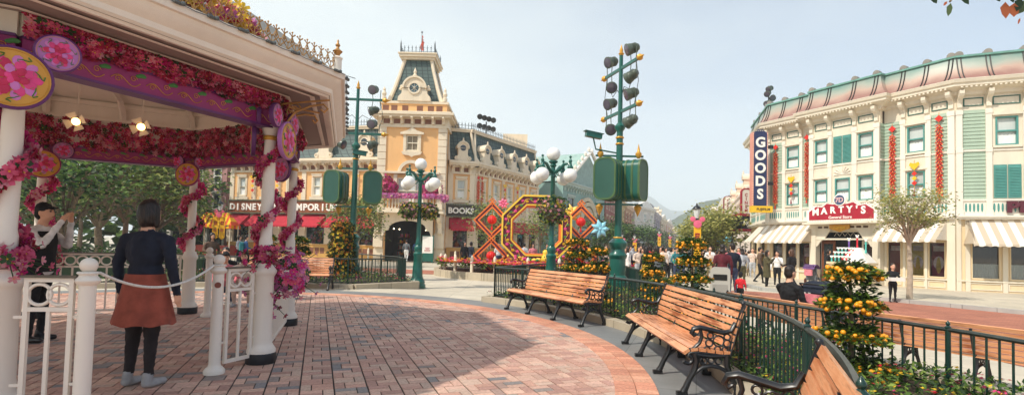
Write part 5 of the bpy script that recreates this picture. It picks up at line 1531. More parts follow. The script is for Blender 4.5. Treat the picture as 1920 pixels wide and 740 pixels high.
for i, ch in enumerate("MARTY'S"):
    u = (i - 3) / 3; b.text(ch, (-1.22, -.78, -.34, .08, .48, .82, 1.12)[i], .36 + .08 * (1 - u * u), .5 - .06 * (1 - abs(u)), -.078, .03, .04, .92)
b.text('General Store', .02, .15, .2, -.078, .02, .012, 1.0)
b.build('lettering', LETTER, sm)
b = MB(); Q = Matrix.Rotation(pi / 2, 3, 'X'); b.lathe([(.3, -.1), (.3, .09), (.27, .1)], (0, 0, 1.08), 24, Q); o = b.build('round_emblem', LETTER, sm, 30)
b = MB(); b.lathe([(.25, .09), (.25, .11)], (0, 0, 1.08), 24, Q); b.build('emblem_face', mat('emblem_blue', (70, 88, 118), .5, .1), o, 30)
b = MB(); b.text('7D', 0, .97, .32, -.112, .015, .03, 1.0); b.build('lettering', mat('emblem_pink', (226, 178, 178), .5, 0), o)
fq = ms(4.35, .42)
sp = thing('pendant_sign', 'small golden shaped panel under the crimson shop sign', 'shop sign', (fq.x, fq.y, 2.5), ma)
b = MB(); b.prism([(-.5, .38), (-.5, .16), (-.3, .1), (0, 0), (.3, .1), (.5, .16), (.5, .38)], -.03, .03); b.build('panel', GOLD, sp)
b = MB(); b.text('FUJIFILM', 0, .18, .12, -.035, .006, .02, 1.3); b.build('lettering', SYEL, sp)
pl_ = D_ + (E_ - D_).normalized() * 3.0 - Vector((0, 0))
nE = Vector(((E_ - D_).y, -(E_ - D_).x)).normalized()
ps = thing('wall_lettering', 'dark maroon block letters fixed to the balustrade at the picture edge', 'shop sign', (D_.x + (E_ - D_).normalized().x * 1.62 + nE.x * .12, D_.y + (E_ - D_).normalized().y * 1.62 + nE.y * .12, 3.3), math.atan2((E_ - D_).y, (E_ - D_).x))
b = MB(); b.text('PE', .0, .0, .62, -.02, .1, .05, 1.25, 'LEFT'); b.build('lettering', mat('maroon_letter', (90, 34, 48), .5, .1), ps)
# ---- strings of red firecrackers and paper charms
FCR = [mat('firecracker_red', (220, 50, 36), .5, .12, 9), mat('firecracker_tip', (246, 196, 120), .5, .1, 9), GOLD]
def firecrackers(label, F, x, y, z1, z0, w=.13):
    t = thing('firecracker_string', label, 'firecracker string', F @ Vector((x, y, z0)), math.atan2(F[1][0], F[0][0]), 'red firecracker strings on the mint store')
    H = z1 - z0
    b = MB(); b.box((0, 0, H - .15), (.22, .05, .22), R=Matrix.Rotation(pi / 4, 3, 'Y')); b.build('diamond_charm', FCR[0], t)
    b = MB(); b.tube((0, 0, H + .12), (0, 0, .2), .012); b.build('cord', GOLD, t)
    b = MB(); n = int((H - .65) / .026)
    for q in range(n):
        z = .3 + (H - .75) * q / n; a = q * 2.4
        d = Vector((cos(a), sin(a) - .2, -.9)).normalized()
        p = Vector((cos(a) * .03, sin(a) * .03, z + .06)); b.k = 0; b.tube(p, p + d * w, .024, n=6); b.k = 1; b.tube(p + d * w, p + d * (w + .02), .022, n=6)
    b.build('firecracker_bunch', FCR, t)
    b = MB(); b.ell((0, 0, .24), (.06, .04, .06), 8, 6); b.build('gold_knot', GOLD, t); b = MB(); b.path([(0, 0, .2), (0, 0, 0)], [.02, .045], 7); b.build('tassel', FCR[0], t)
firecrackers('firecracker string next to the navy blade sign on the mint store', FM, .55, -.12, 7.6, 3.9)
firecrackers('firecracker string between the first window column and the projecting bay', FM, 2.42, -.12, 7.85, 4.1)
firecrackers('shadowed firecracker string just past the projecting bay', F3, .4, -.12, 7.5, 3.7)
firecrackers('firecracker string next to the fluted corner pilaster above the small street tree', F3, 2.25, -.12, 7.62, 3.75)
firecrackers('firecracker string half hidden behind the navy blade sign', FM, .05, -.3, 6.9, 3.9)
def charm(label, F, x, y, z1, z0, grp='gold and red paper charms hung on facades', rr=.16):
    t = thing('paper_charm', label, 'paper charm', F @ Vector((x, y, z0)), math.atan2(F[1][0], F[0][0]), grp)
    H = z1 - z0
    b = MB(); b.prism([(-rr, H - .1), (-rr * 1.3, H - .22), (-rr * .6, H - .36), (0, H - .46), (rr * .6, H - .36), (rr * 1.3, H - .22), (rr, H - .1), (0, H - .16)], -.02, .02); b.build('gold_charm', SYEL, t)
    b = MB(); b.tube((0, 0, H), (0, 0, .2), .012); b.build('cord', GOLD, t)
    for k in range(3):
        z = H - .62 - k * (H - 1.0) / 3
        b = MB(); b.box((0, 0, z), (rr * .95, .04, rr * .95), R=Matrix.Rotation(pi / 4, 3, 'Y')); b.build('paper_square', FCR[0] if k % 2 == 0 else SYEL, t)
    b = MB(); b.path([(0, 0, .25), (0, 0, 0)], [.02, .05], 7); b.build('tassel', MAROON, t)
charm('gold paper charm over the lower window next to the navy blade sign', FM, 1.55, -.16, 5.75, 4.1)
charm('gold paper charm over the lower window above the small street tree', F3, 1.32, -.16, 5.75, 4.1)
# floodlights on the roof edge
ft = thing('floodlight_cluster', 'dark cluster of stage floodlights standing at the copper roof corner', 'floodlights', (15.6, 31.2, 8.9))
b = MB(); b.path([(0, 0, 0), (0, 0, 2.7)], .04, 6); b.build('mast', IRON, ft)
for k, (dx, z, yaw) in enumerate(((.02, 2.5, 3.6), (-.1, 2.2, 3.9), (.2, 1.95, 4.2), (-.12, 1.6, 3.8), (.22, 1.35, 4.4), (-.1, 1.0, 3.7))):
    floodlight(ft, Vector((dx, -.1, z)), yaw, -.5)
# ---------------------------------------------------------------- ochre emporium with corner tower
OCHRE = mat('ochre_stucco', (236, 184, 124), .7, .07, 1.5, streak=True)
STONE = mat('cream_stone', (222, 202, 172), .65, .1, 2, streak=True)
CSTONE = mat('pale_cornice', (230, 214, 188), .6, .09, 2, streak=True)
BASEO = mat('ochre_panel_base', (206, 160, 88), .6, .08, 3)
BROWNP = mat('brown_panel', (130, 84, 62), .6, .12, 4)
AWN = mat('crimson_awning', (176, 28, 48), .75, .12, 3)
def slate():
    m = mat('slate_shingle', (74, 92, 90), .6, 0)
    nt, N, L, b_ = nodes(m)
    tc = N.new('ShaderNodeTexCoord'); mp = N.new('ShaderNodeMapping'); mp.inputs['Rotation'].default_value = (rad(90), rad(45), 0)
    br = N.new('ShaderNodeTexBrick'); br.inputs['Scale'].default_value = 1; br.inputs['Brick Width'].default_value = .32; br.inputs['Row Height'].default_value = .32; br.offset = 0
    br.inputs['Mortar Size'].default_value = .028; br.inputs['Color1'].default_value = lin((70, 90, 88)); br.inputs['Color2'].default_value = lin((86, 104, 100)); br.inputs['Mortar'].default_value = lin((44, 58, 58))
    L.new(tc.outputs['Object'], mp.inputs[0]); L.new(mp.outputs[0], br.inputs['Vector']); L.new(br.outputs['Color'], b_.inputs['Base Color'])
    return m
SLATE_R = slate()
WFR = mat('window_frame_cream', (232, 222, 200), .5, .05, 3)
em = thing('emporium', 'ochre and cream emporium building with slate mansard roof, crimson awnings and a corner tower', 'shop building', (-8, 44, GZ))
L0, L1 = Vector((-25.6, 46.3)), Vector((-10.75, 42.55))
R0, R1, R2 = Vector((-5.5, 43.0)), Vector((-3.3, 43.6)), Vector((2.6, 52.8))
ZC = 8.3
def run(p, q, n, deco, awn, pil=.42):
    F = frame(p, q); Lg = (q - p).length; w = Lg / n
    wl = MB(F); ho = []; hs = []
    for k in range(n):
        c = (k + .5) * w; ho.append((c - .36, c + .36, 5.25, 6.85)); hs.append((c - w * .36, c + w * .36, 1.05, 2.75))
    wl.wall(0, Lg, 4.85, 7.35, ho, 0, .14); wl.build('wall', OCHRE, em, world=True)
    wl = MB(F); wl.wall(0, Lg, 1.0, 4.85, hs, .0, .14); wl.build('ground_floor_wall', STONE, em, world=True)
    b = MB(F); b.bx(0, Lg, -.1, .1, GZ, 1.0); o = b.build('base_wall', BASEO, em, world=True)
    b = MB(F)
    for k in range(n):
        for q_ in range(4):
            x0 = k * w + .3 + q_ * (w - .5) / 4; b.bx(x0 + .04, x0 + (w - .5) / 4 - .06, -.112, -.102, .28, .78); b.cut()
    b.each('base_panel', BROWNP, o, world=True)
    b = MB(F); b.bx(0, Lg, -.16, .05, 1.0, 1.08); b.bx(0, Lg, -.14, .05, GZ, GZ + .14); b.build('base_moulding', BASEO, o, world=True)
    pb = MB(F)
    for k in range(n + 1):
        c = min(max(k * w, pil / 2), Lg - pil / 2); pb.bx(c - pil / 2, c + pil / 2, -.09, .05, 4.87, 7.36); pb.bx(c - pil / 2 - .1, c + pil / 2 + .1, -.11, .04, 1.02, 4.869)
        for q_ in range(7): pb.bx(c - pil / 2 - .12, c + pil / 2 + .12, -.13, .04, 1.1 + q_ * .36, 1.43 + q_ * .36)
        pb.cut()
    pb.each('pilaster', CSTONE, em, world=True)
    for k, h in enumerate(ho):
        o = window(em, F, *h, 0, WFR, PANE, LACE, True, 'flat', CSTONE, 1, .07, .13)
        b = MB(F); b.bx(h[0] - .16, h[0] - .004, -.06, .0, h[2], h[3]); b.bx(h[1] + .004, h[1] + .16, -.06, .0, h[2], h[3]); b.bx(h[0] - .3, h[1] + .3, -.1, -.002, 4.88, h[2] - .12); b.build('surround', CSTONE, o, world=True)
    for k, h in enumerate(hs):
        w_ = shop_window(em, F, *h, 0, WFR, DISP, .08, 1)
        b = MB(F)
        for q_ in range(16):
            b.k = rnd.randrange(6); b.ell((U(h[0] + .2, h[1] - .2), U(.3, .7), U(1.2, 2.3)), (U(.08, .22), .1, U(.08, .25)), 7, 5)
        b.build('display_goods', BLOOM, w_, world=True)
        if awn:
            awning('awning', em, F, h[0] - .15, h[1] + .15, -.08, 3.62, 2.6, 1.25, AWN, IRON, .16)
    return F, Lg, w
def cornice(p, q, br=.78, mans=True, roof_h=2.7, ext=(0, 0)):
    F = frame(p, q); Lg = (q - p).length
    b = MB(F); b.bx(0, Lg, -.05, .2, 7.36, 8.0); b.bx(0, Lg, -.16, .1, 7.3, 7.42); b.bx(-ext[0], Lg + ext[1], -.62, .2, 8.0, 8.14); b.bx(-ext[0], Lg + ext[1], -.72, .2, 8.142, 8.3); b.bx(-ext[0], Lg + ext[1], -.66, .1, 8.302, 8.38)
    n = round(Lg / .3)
    for k in range(n): b.bx(k * Lg / n + .05, k * Lg / n + .16, -.55, -.46, 7.9, 7.998)
    b.build('cornice', CSTONE, em, world=True)
    b = MB(F); n = round(Lg / br)
    for k in range(n): bracket(b, (k + .5) * Lg / n, -.05, 7.34, 7.998, .2, .5); b.cut()
    b.each('cornice_bracket', CSTONE, em, world=True)
    b = MB(F)
    for k in range(n - 1): b.bx((k + .75) * Lg / n, (k + 1.25) * Lg / n, -.062, -.052, 7.5, 7.85); b.cut()
    b.each('frieze_panel', BROWNP, em, world=True)
    b = MB(F); zt = ZC + roof_h
    prof = [(-.35, 8.38), (-.1, 8.7), (.25, 9.6), (.55, zt)]
    for (y0, z0), (y1, z1) in zip(prof, prof[1:]): b.quad((0, y0, z0), (Lg, y0, z0), (Lg, y1, z1), (0, y1, z1))
    r = b.build('roof', SLATE_R, em, world=True)
    b = MB(F); b.bx(-.1, Lg + .1, .35, .9, zt, zt + .16); b.bx(-.1, Lg + .1, .28, .9, zt + .162, zt + .26)
    for x in (0, Lg): b.path([(x, y - .02, z) for y, z in prof], .11, 6)
    b.build('roof_coping', CSTONE, r, world=True)
    b = MB(F); n = int(Lg / .26)
    b.tube((0, .5, zt + .36), (Lg, .5, zt + .36), .02, n=5); b.tube((0, .5, zt + .62), (Lg, .5, zt + .62), .02, n=5)
    for k in range(n + 1):
        x = k * Lg / n; b.path([(x, .5, zt + .26), (x, .5, zt + .7), (x, .5, zt + .95)], [.022, .028, .004], 4)
        b.box((x, .5, zt + .74), (.11, .03, .03)); 
    b.build('roof_cresting', mat('grey_iron_cresting', (108, 118, 124), .5, .1, 5), r, world=True)
    return F, Lg, r
def dormer(F, x, r, zb=8.42, s=1.0, round_=True):
    b = MB(F)
    b.prism([(x - .62 * s, zb), (x + .62 * s, zb), (x + .6 * s, zb + .25 * s), (x + .42 * s, zb + .5 * s), (x + .44 * s, zb + .95 * s)] + arc(x, zb + 1.15 * s, .44 * s, 10, 170, 10) + [(x - .44 * s, zb + .95 * s), (x - .42 * s, zb + .5 * s), (x - .6 * s, zb + .25 * s)], -.5, .7)
    b.ring(arc(x, zb + 1.15 * s, .56 * s, -10, 190, 14), arc(x, zb + 1.15 * s, .44 * s, -10, 190, 14), -.6, .6)
    for sx in (-1, 1): b.torus((x + sx * .58 * s, -.5, zb + .18 * s), .12 * s, .07 * s, 12, 6, Matrix.Rotation(pi / 2, 3, 'X'))
    b.lathe([(.1 * s, 0), (.12 * s, .06), (.05 * s, .12), (.07 * s, .2), (.0, .34)], (x, -.5, zb + 1.7 * s), 8)
    o = b.build('dormer', CSTONE, r if r.parent is None else r.parent, world=True)
    b = MB(F); b.lathe([(.26 * s, 0), (.26 * s, .02)], (x, -.505, zb + 1.1 * s), 18, Matrix.Rotation(pi / 2, 3, 'X'))
    b.build('dormer_window', PANED, o, world=True)
F1, LgL, wL = run(L0, L1, 6, True, True)
_, _, r = cornice(L0, L1, .85, ext=(.2, 0))
for k in range(4): dormer(F1, LgL * (k + .5) / 4 + .2, r, s=1.15)
F2, Lg2, w2 = run(R0, R1, 1, True, True)
_, _, r = cornice(R0, R1, .8, ext=(0, .3)); dormer(F2, Lg2 / 2, r, s=.95)
F3w, Lg3, w3 = run(R1, R2, 5, True, True)
_, _, r = cornice(R1, R2, .72, ext=(.3, 0))
for k in range(5): dormer(F3w, Lg3 * (k + .5) / 5, r, s=.95)
b = MB()
for p, q in ((L0, L1), (R0, R1), (R1, R2)):
    n_ = Vector((-(q - p).y, (q - p).x)).normalized() * .95
    b.quad((p.x + n_.x, p.y + n_.y, GZ), (q.x + n_.x, q.y + n_.y, GZ), (q.x + n_.x, q.y + n_.y, 11.1), (p.x + n_.x, p.y + n_.y, 11.1))
b.add([(-25, 47.4, 11.05), (-10, 43.6, 11.05), (-4, 44.3, 11.05), (2.4, 53.6, 11.05), (-4, 62, 11.05), (-25, 60, 11.05)], [list(range(6))])
b.add([(-25, 47.2, 3.9), (-10, 43.6, 3.9), (-10, 50, 3.9), (-25, 55, 3.9)], [list(range(4))])
b.build('core_wall', STONE, em, world=True)
b = MB(); b.bx(-1.2, 1.4, 54, 56, 11, 13.2); b.bx(.2, .9, 53.96, 53.99, 11.9, 12.7); b.build('roof_plant_room', CSTONE, em, world=True)
# tower
T0, T1 = Vector((-11.0, 41.35)), Vector((-5.55, 41.35))
FT = frame(T0, T1); TW = (T1 - T0).length; tc_ = TW / 2
def tbox(b, x0, x1, y0, y1, z0, z1): b.bx(x0, x1, y0, y1, z0, z1)
b = MB(FT); DH = (tc_ - 1.95, tc_ + 1.95, GZ, 3.15)
b.wall(0, TW, GZ, 11.0, [DH, (tc_ - .48, tc_ + .48, 8.85, 10.1), (tc_ - 1.1, tc_ + 1.1, 4.55, 6.6)], 0, .2)
for x in (0, TW): b.quad((x, 0, GZ), (x, 5.2, GZ), (x, 5.2, 11.0), (x, 0, 11.0))
b.build('tower_wall', OCHRE, em, world=True)
b = MB(FT)
for x0, x1 in ((-.06, .62), (TW - .62, TW + .06)):
    for k in range(18):
        if .9 < GZ + k * .62 < 3.2 or True: b.bx(x0, x1, -.1, .5, GZ + 1.0 + k * .56, GZ + 1.52 + k * .56)
    b.bx(x0 - .05, x1 + .05, -.14, .5, GZ, GZ + 1.0); b.cut()
b.each('quoin', CSTONE, em, world=True)
b = MB(FT); b.bx(-.2, TW + .2, -.15, 5, 10.72, 10.9); b.bx(-.15, TW + .15, -.1, 5, 10.9, 11.5); b.bx(-.5, TW + .5, -.6, 5.6, 11.5, 11.66); b.bx(-.65, TW + .65, -.75, 5.7, 11.662, 11.86); b.bx(-.4, TW + .4, -.5, 5.4, 11.862, 11.98)
for k in range(7): bracket(b, .2 + k * (TW - .4) / 6, -.1, 10.95, 11.5, .18, .6)
b.bx(-.1, TW + .1, .15, 5.1, 12.75, 12.95); b.build('tower_cornice', CSTONE, em, world=True)
b = MB(FT); b.bx(.05, TW - .05, .25, 5, 11.98, 12.75); o = b.build('tower_attic', OCHRE, em, world=True)
b = MB(FT)
for k in range(6): b.bx(.36 + k * (TW - .4) / 6, .02 + (k + 1) * (TW - .4) / 6, -.115, -.103, 11.02, 11.4); b.cut()
for x in (.4, 1.1, 2.0, 3.2, 4.1, 4.8): b.bx(x - .25, x + .25, .235, .248, 12.15, 12.6); b.cut()
b.each('tower_panel', BROWNP, o, world=True)
zb, zt = 12.95, 16.75
bx0, bx1, tx0, tx1 = .35, TW - .35, 1.15, TW - 1.15
b = MB(FT)
prof = [(0, 0), (.22, .25), (.45, .55), (.8, 1.0)]
lv = []
for f, g in ((0, 0), (.33, .22), (.66, .55), (1, 1)):
    i = .5 + 1.1 * (f ** .85); z = zb + (zt - zb) * f; lv.append(((i, .35 + i * .6, z), (TW - i, .35 + i * .6, z), (TW - i, 5.2 - i * .6, z), (i, 5.2 - i * .6, z)))
for a, c in zip(lv, lv[1:]):
    for k in range(4): b.quad(a[k], a[(k + 1) % 4], c[(k + 1) % 4], c[k])
tr = b.build('tower_roof', SLATE_R, em, world=True)
b = MB(FT)
for k in range(4): b.path([l[k] for l in lv], [.2, .17, .15, .15], 6)
i = 1.6
b.bx(i - .25, TW - i + .25, .35 + i * .6 - .25, 5.2 - i * .6 + .25, zt, zt + .2); b.bx(i - .42, TW - i + .42, .35 + i * .6 - .42, 5.2 - i * .6 + .42, zt + .202, zt + .42); b.bx(i - .5, TW - i + .5, .35 + i * .6 - .5, 5.2 - i * .6 + .5, zt + .422, zt + .52)
b.build('tower_roof_trim', CSTONE, tr, world=True)
CREST = mat('grey_iron_cresting', (108, 118, 124), .5, .1, 5)
b = MB(FT); y = .35 + i * .6 - .3
for (p, q) in (((i - .3, y), (TW - i + .3, y)), ((TW - i + .3, y), (TW - i + .3, 5.2 - i * .6)), ((i - .3, y), (i - .3, 5.2 - i * .6))):
    n = 9
    b.tube((p[0], p[1], zt + .65), (q[0], q[1], zt + .65), .02, n=5)
    for k in range(n + 1):
        x_, y_ = p[0] + (q[0] - p[0]) * k / n, p[1] + (q[1] - p[1]) * k / n
        e = k in (0, n)
        b.path([(x_, y_, zt + .52), (x_, y_, zt + (1.25 if e else .95)), (x_, y_, zt + (1.6 if e else 1.2))], [.05 if e else .022, .06 if e else .035, .004], 5)
        b.box((x_, y_, zt + .98), (.13, .04, .04))
b.build('roof_cresting', CREST, tr, world=True)
b = MB(FT); b.tube((tc_, 2.6, zt + .5), (tc_, 2.6, zt + 2.9), .04, .025, 8); b.ell((tc_, 2.6, zt + 2.95), .09, 8, 6); fo = b.build('flagpole', CREST, em, world=True)
b = MB(FT)
for k in range(6):
    z0 = zt + 1.3 + k * .22; b.quad((tc_ - .02 - .1 * sin(k), 2.58, z0), (tc_ + .22 + .05 * cos(k * 2), 2.5 + .1 * sin(k), z0), (tc_ + .22 + .05 * cos(k * 2 + 2) - .03 * k, 2.5 + .1 * sin(k + 1), z0 + .22), (tc_ - .02 - .1 * sin(k + 1), 2.58, z0 + .22))
b.build('flag', mat('faded_red_flag', (186, 84, 70), .8, .2, 5), fo, world=True)
# tower dormer with round window
b = MB(FT); zz = 12.96; x = tc_
b.prism([(x - 1.35, zz), (x + 1.35, zz), (x + 1.3, zz + .35), (x + 1.05, zz + .6), (x + 1.0, zz + .95)] + arc(x, zz + 1.05, .88, 5, 175, 14) + [(x - 1.0, zz + .95), (x - 1.05, zz + .6), (x - 1.3, zz + .35)], .05, 1.6)
b.ring(arc(x, zz + 1.05, 1.0, 0, 180, 16), arc(x, zz + 1.05, .86, 0, 180, 16), -.06, 1.5)
b.ring(arc(x, zz + 1.05, .52, 0, 360, 24)[:-1], arc(x, zz + 1.05, .38, 0, 360, 24)[:-1], -.04, .2)
for sx in (-1.12, 1.12): b.lathe([(.16, 0), (.2, .12), (.08, .2), (.12, .3), (.0, .45)], (x + sx, .3, zz + .95), 8)
b.lathe([(.16, 0), (.2, .12), (.1, .25), (.14, .45), (.08, .6), (.0, .8)], (x, .2, zz + 2.0), 10)
for sx in (-2.5, 2.5): b.lathe([(.2, 0), (.2, .3), (.12, .36), (.2, .6), (.1, .85), (.13, .95), (.0, 1.2)], (x + sx, .3, zz), 10)
o = b.build('tower_dormer', CSTONE, em, world=True)
b = MB(FT); b.lathe([(.37, 0), (.37, .03)], (x, .045, zz + 1.05), 24, Matrix.Rotation(pi / 2, 3, 'X')); ow = b.build('round_window', mat('blue_glass', (70, 100, 110), .1, .1), o, world=True)
b = MB(FT)
for k in range(8): a = k * pi / 4; b.beam((x, .005, zz + 1.05), (x + .36 * cos(a), .005, zz + 1.05 + .36 * sin(a)), .02, .03)
b.ell((x, .0, zz + 1.05), (.08, .03, .08), 10, 6); b.build('glazing_bar', CSTONE, o, world=True)
# tower windows
o = window(em, FT, tc_ - .48, tc_ + .48, 8.85, 10.1, 0, WFR, mat('louvred_shutter', (150, 138, 118), .6, .15, 9), None, True, None, CSTONE, 2, .07, .14)
b = MB(FT); b.bx(tc_ - .72, tc_ - .5, -.12, 0, 8.7, 10.15); b.bx(tc_ + .5, tc_ + .72, -.12, 0, 8.7, 10.15); b.prism([(tc_ - .95, 10.15), (tc_ + .95, 10.15), (tc_ + .95, 10.3), (tc_ + .4, 10.45), (tc_, 10.72), (tc_ - .4, 10.45), (tc_ - .95, 10.3)], -.25, 0)
b.prism([(tc_ - .85, 8.75), (tc_ + .85, 8.75), (tc_ + .7, 8.5), (tc_ + .2, 8.42), (tc_, 8.3), (tc_ - .2, 8.42), (tc_ - .7, 8.5)][::-1], -.2, 0)
b.build('surround', CSTONE, o, world=True)
o = window(em, FT, tc_ - 1.1, tc_ + 1.1, 4.55, 6.6, 0, WFR, PANE, LACE, False, None, CSTONE, 3, .08, .14)
b = MB(FT); b.bx(tc_ - 1.4, tc_ - 1.12, -.12, 0, 4.5, 6.9); b.bx(tc_ + 1.12, tc_ + 1.4, -.12, 0, 4.5, 6.9); b.bx(tc_ - 2.3, tc_ + 2.3, -.3, 0, 6.95, 7.12); b.ring(arc(tc_, 6.95, 1.1, 0, 180, 16), arc(tc_, 6.95, .85, 0, 180, 16), -.22, 0)
b.build('surround', CSTONE, o, world=True)
# balcony
b = MB(FT); b.bx(-.1, TW + .1, -1.6, 0, 3.85, 4.05); b.bx(-.2, TW + .2, -1.7, 0, 3.7, 3.85)
bo = b.build('balcony', CSTONE, em, world=True)
b = MB(FT); b.bx(0, TW, -1.6, -1.42, 4.82, 4.95)
for k in range(20):
    x = .4 + k * (TW - .8) / 19; b.lathe([(.07, 4.05), (.07, 4.12), (.045, 4.2), (.085, 4.42), (.04, 4.65), (.06, 4.75), (.06, 4.82)], (x, -1.5, 0), 8)
for x in (.12, TW - .12): b.bx(x - .2, x + .2, -1.7, -1.3, 4.0, 5.0); b.lathe([(.12, 5.0), (.18, 5.1), (.1, 5.2), (.16, 5.6), (.08, 5.8), (.1, 5.9), (.12, 6.1), (.0, 6.3)], (x, -1.5, 0), 10)
b.build('balustrade', CSTONE, bo, world=True)
b = MB(FT)
for x in (.2, TW - .2):
    for k in range(4): bracket(b, x, -.2, 2.0 + k * .02, 3.7, .32 - k * .06, 1.4)
    b.bx(x - .3, x + .45, -.35, 0, 1.0, 2.2) if x < 1 else b.bx(x - .45, x + .3, -.35, 0, 1.0, 2.2)
    b.cut()
b.each('balcony_bracket', CSTONE, bo, world=True)
b = MB(FT)
pl = [(DH[0] - .06, 1.9), (DH[0] + .05, 1.9), (DH[0] + .2, 2.3), (DH[0] + .45, 2.35), (DH[0] + .55, 2.7)] + arc(tc_, 2.45, 1.5, 165, 15, 14, 1, .45) + [(DH[1] - .55, 2.7), (DH[1] - .45, 2.35), (DH[1] - .2, 2.3), (DH[1] - .05, 1.9), (DH[1] + .06, 1.9), (DH[1] + .06, 3.7), (DH[0] - .06, 3.7)]
b.prism(pl, -.9, -.7); b.build('entrance_arch', CSTONE, bo, world=True)
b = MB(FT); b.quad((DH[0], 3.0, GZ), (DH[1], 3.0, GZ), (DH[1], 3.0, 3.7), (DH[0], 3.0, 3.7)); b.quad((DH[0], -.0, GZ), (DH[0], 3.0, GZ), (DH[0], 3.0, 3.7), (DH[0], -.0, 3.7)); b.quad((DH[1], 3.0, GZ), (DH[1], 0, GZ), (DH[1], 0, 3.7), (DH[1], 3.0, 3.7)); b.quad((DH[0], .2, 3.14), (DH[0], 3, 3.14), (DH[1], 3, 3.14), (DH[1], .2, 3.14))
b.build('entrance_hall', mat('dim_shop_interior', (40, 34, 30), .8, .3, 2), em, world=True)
b = MB(FT)
for k in range(4): b.bx(DH[0] + .5, DH[0] + 1.6, 2.4, 2.8, .3 + k * .5, .34 + k * .5)
for k in range(40): b.k = 1 + rnd.randrange(5); c = (U(DH[0] + .55, DH[0] + 1.55), 2.35, .36 + .5 * rnd.randrange(4)); b.bx(c[0] - .06, c[0] + .06, 2.32, 2.4, c[2], c[2] + U(.12, .3))
b.build('display_shelf', [BROWNP] + BLOOM[:5], em, world=True)
for (x_, z_, y_) in ((DH[0] + .55, 2.5, .6), (DH[0] + .95, 2.48, .9), (DH[1] - .75, 2.45, .8)):
    b = MB(FT); b.ell((x_, y_, z_), .055, 8, 6); b.build('ceiling_lamp', mat('entrance_lamp_glow', (255, 232, 190), .4, 0, emit=5), em, world=True)
# sign bands
SB = mat('sign_band_brown', (146, 84, 52), .5, .12, 3); SBG = mat('sign_band_trim', (112, 118, 96), .5, .12, 4); DGR = mat('sign_band_dark', (70, 62, 52), .5, .12, 3)
def sign_band(name, label, F, x0, x1, z0, z1, y, body, m, size, gap=None):
    t = thing(name, label, 'shop sign', F @ Vector((x0, y, z0)), math.atan2(F[1][0], F[0][0]))
    W_, H_ = x1 - x0, z1 - z0
    b = MB(); b.bx(0, W_, 0, .14, 0, H_); b.build('sign_board', m, t)
    b = MB()
    for q in range(int(W_ / .14)):
        b.bx(q * .14, q * .14 + .08, -.12, .13, H_ + .002, H_ + .1); b.bx(q * .14, q * .14 + .08, -.12, .13, -.1, -.002)
    b.bx(-.06, -.002, -.05, .14, -.1, H_ + .1); b.bx(W_ + .002, W_ + .06, -.05, .14, -.1, H_ + .1)
    b.build('sign_trim', SBG, t)
    b = MB()
    if gap:
        for i, ch in enumerate(body):
            if ch != ' ': b.text(ch, gap[0] + gap[1] * i, H_ * .5 - size * .36, size, -.02, .1, .03, 1.0)
    else: b.text(body, W_ / 2, H_ * .5 - size * .36, size, -.02, .1, .035, 1.0)
    b.build('lettering', LETTER, t)
    return t
sign_band('emporium_sign', 'long brown fascia sign with cream block letters above the crimson awnings', F1, .25, LgL - 1.0, 3.72, 4.72, -.35, 'DISNEYLAND EMPORIUM', SB, .8, (.4, .575))
sign_band('bookshop_sign', 'short dark fascia sign reading BOOKS beside the entrance balcony', F2, -.1, Lg2 + .1, 3.75, 4.65, -.3, 'BOOKS', DGR, .66)
sign_band('bookshop_sign', 'dark fascia sign continuing round the corner from the bookshop along the side street', F3w, .2, 4.2, 3.75, 4.65, -.3, 'BOOKS', DGR, .66)
def banner_ff(label, F, x, y, z1, z0):
    firecrackers(label, F, x, y, z1, z0, .14)
banner_ff('red firecracker string on the ochre corner above the BOOKS sign, nearer the tower', F3w, .3, -.2, 7.25, 4.7)
banner_ff('red firecracker string on the ochre corner above the BOOKS sign, nearer the side street', F3w, .85, -.2, 7.25, 4.7)
for k, nm in ((1, 'at the brick house end of the emporium'), (2, 'on the second pilaster of the emporium'), (4, 'beside the front garlanded column'), (5, 'on the emporium pilaster just short of the speaker boxes')):
    charm('gold and red paper charm ' + nm, F1, k * wL, -.25, 7.1, 4.9, 'gold and red paper charms hung on facades', .24)
charm('gold and red paper charm on the side street pilaster past the firecrackers', F3w, 2 * w3, -.25, 7.1, 4.9, rr=.22)
charm('gold and red paper charm second along the side street wing', F3w, 3 * w3, -.25, 7.1, 4.9, rr=.22)
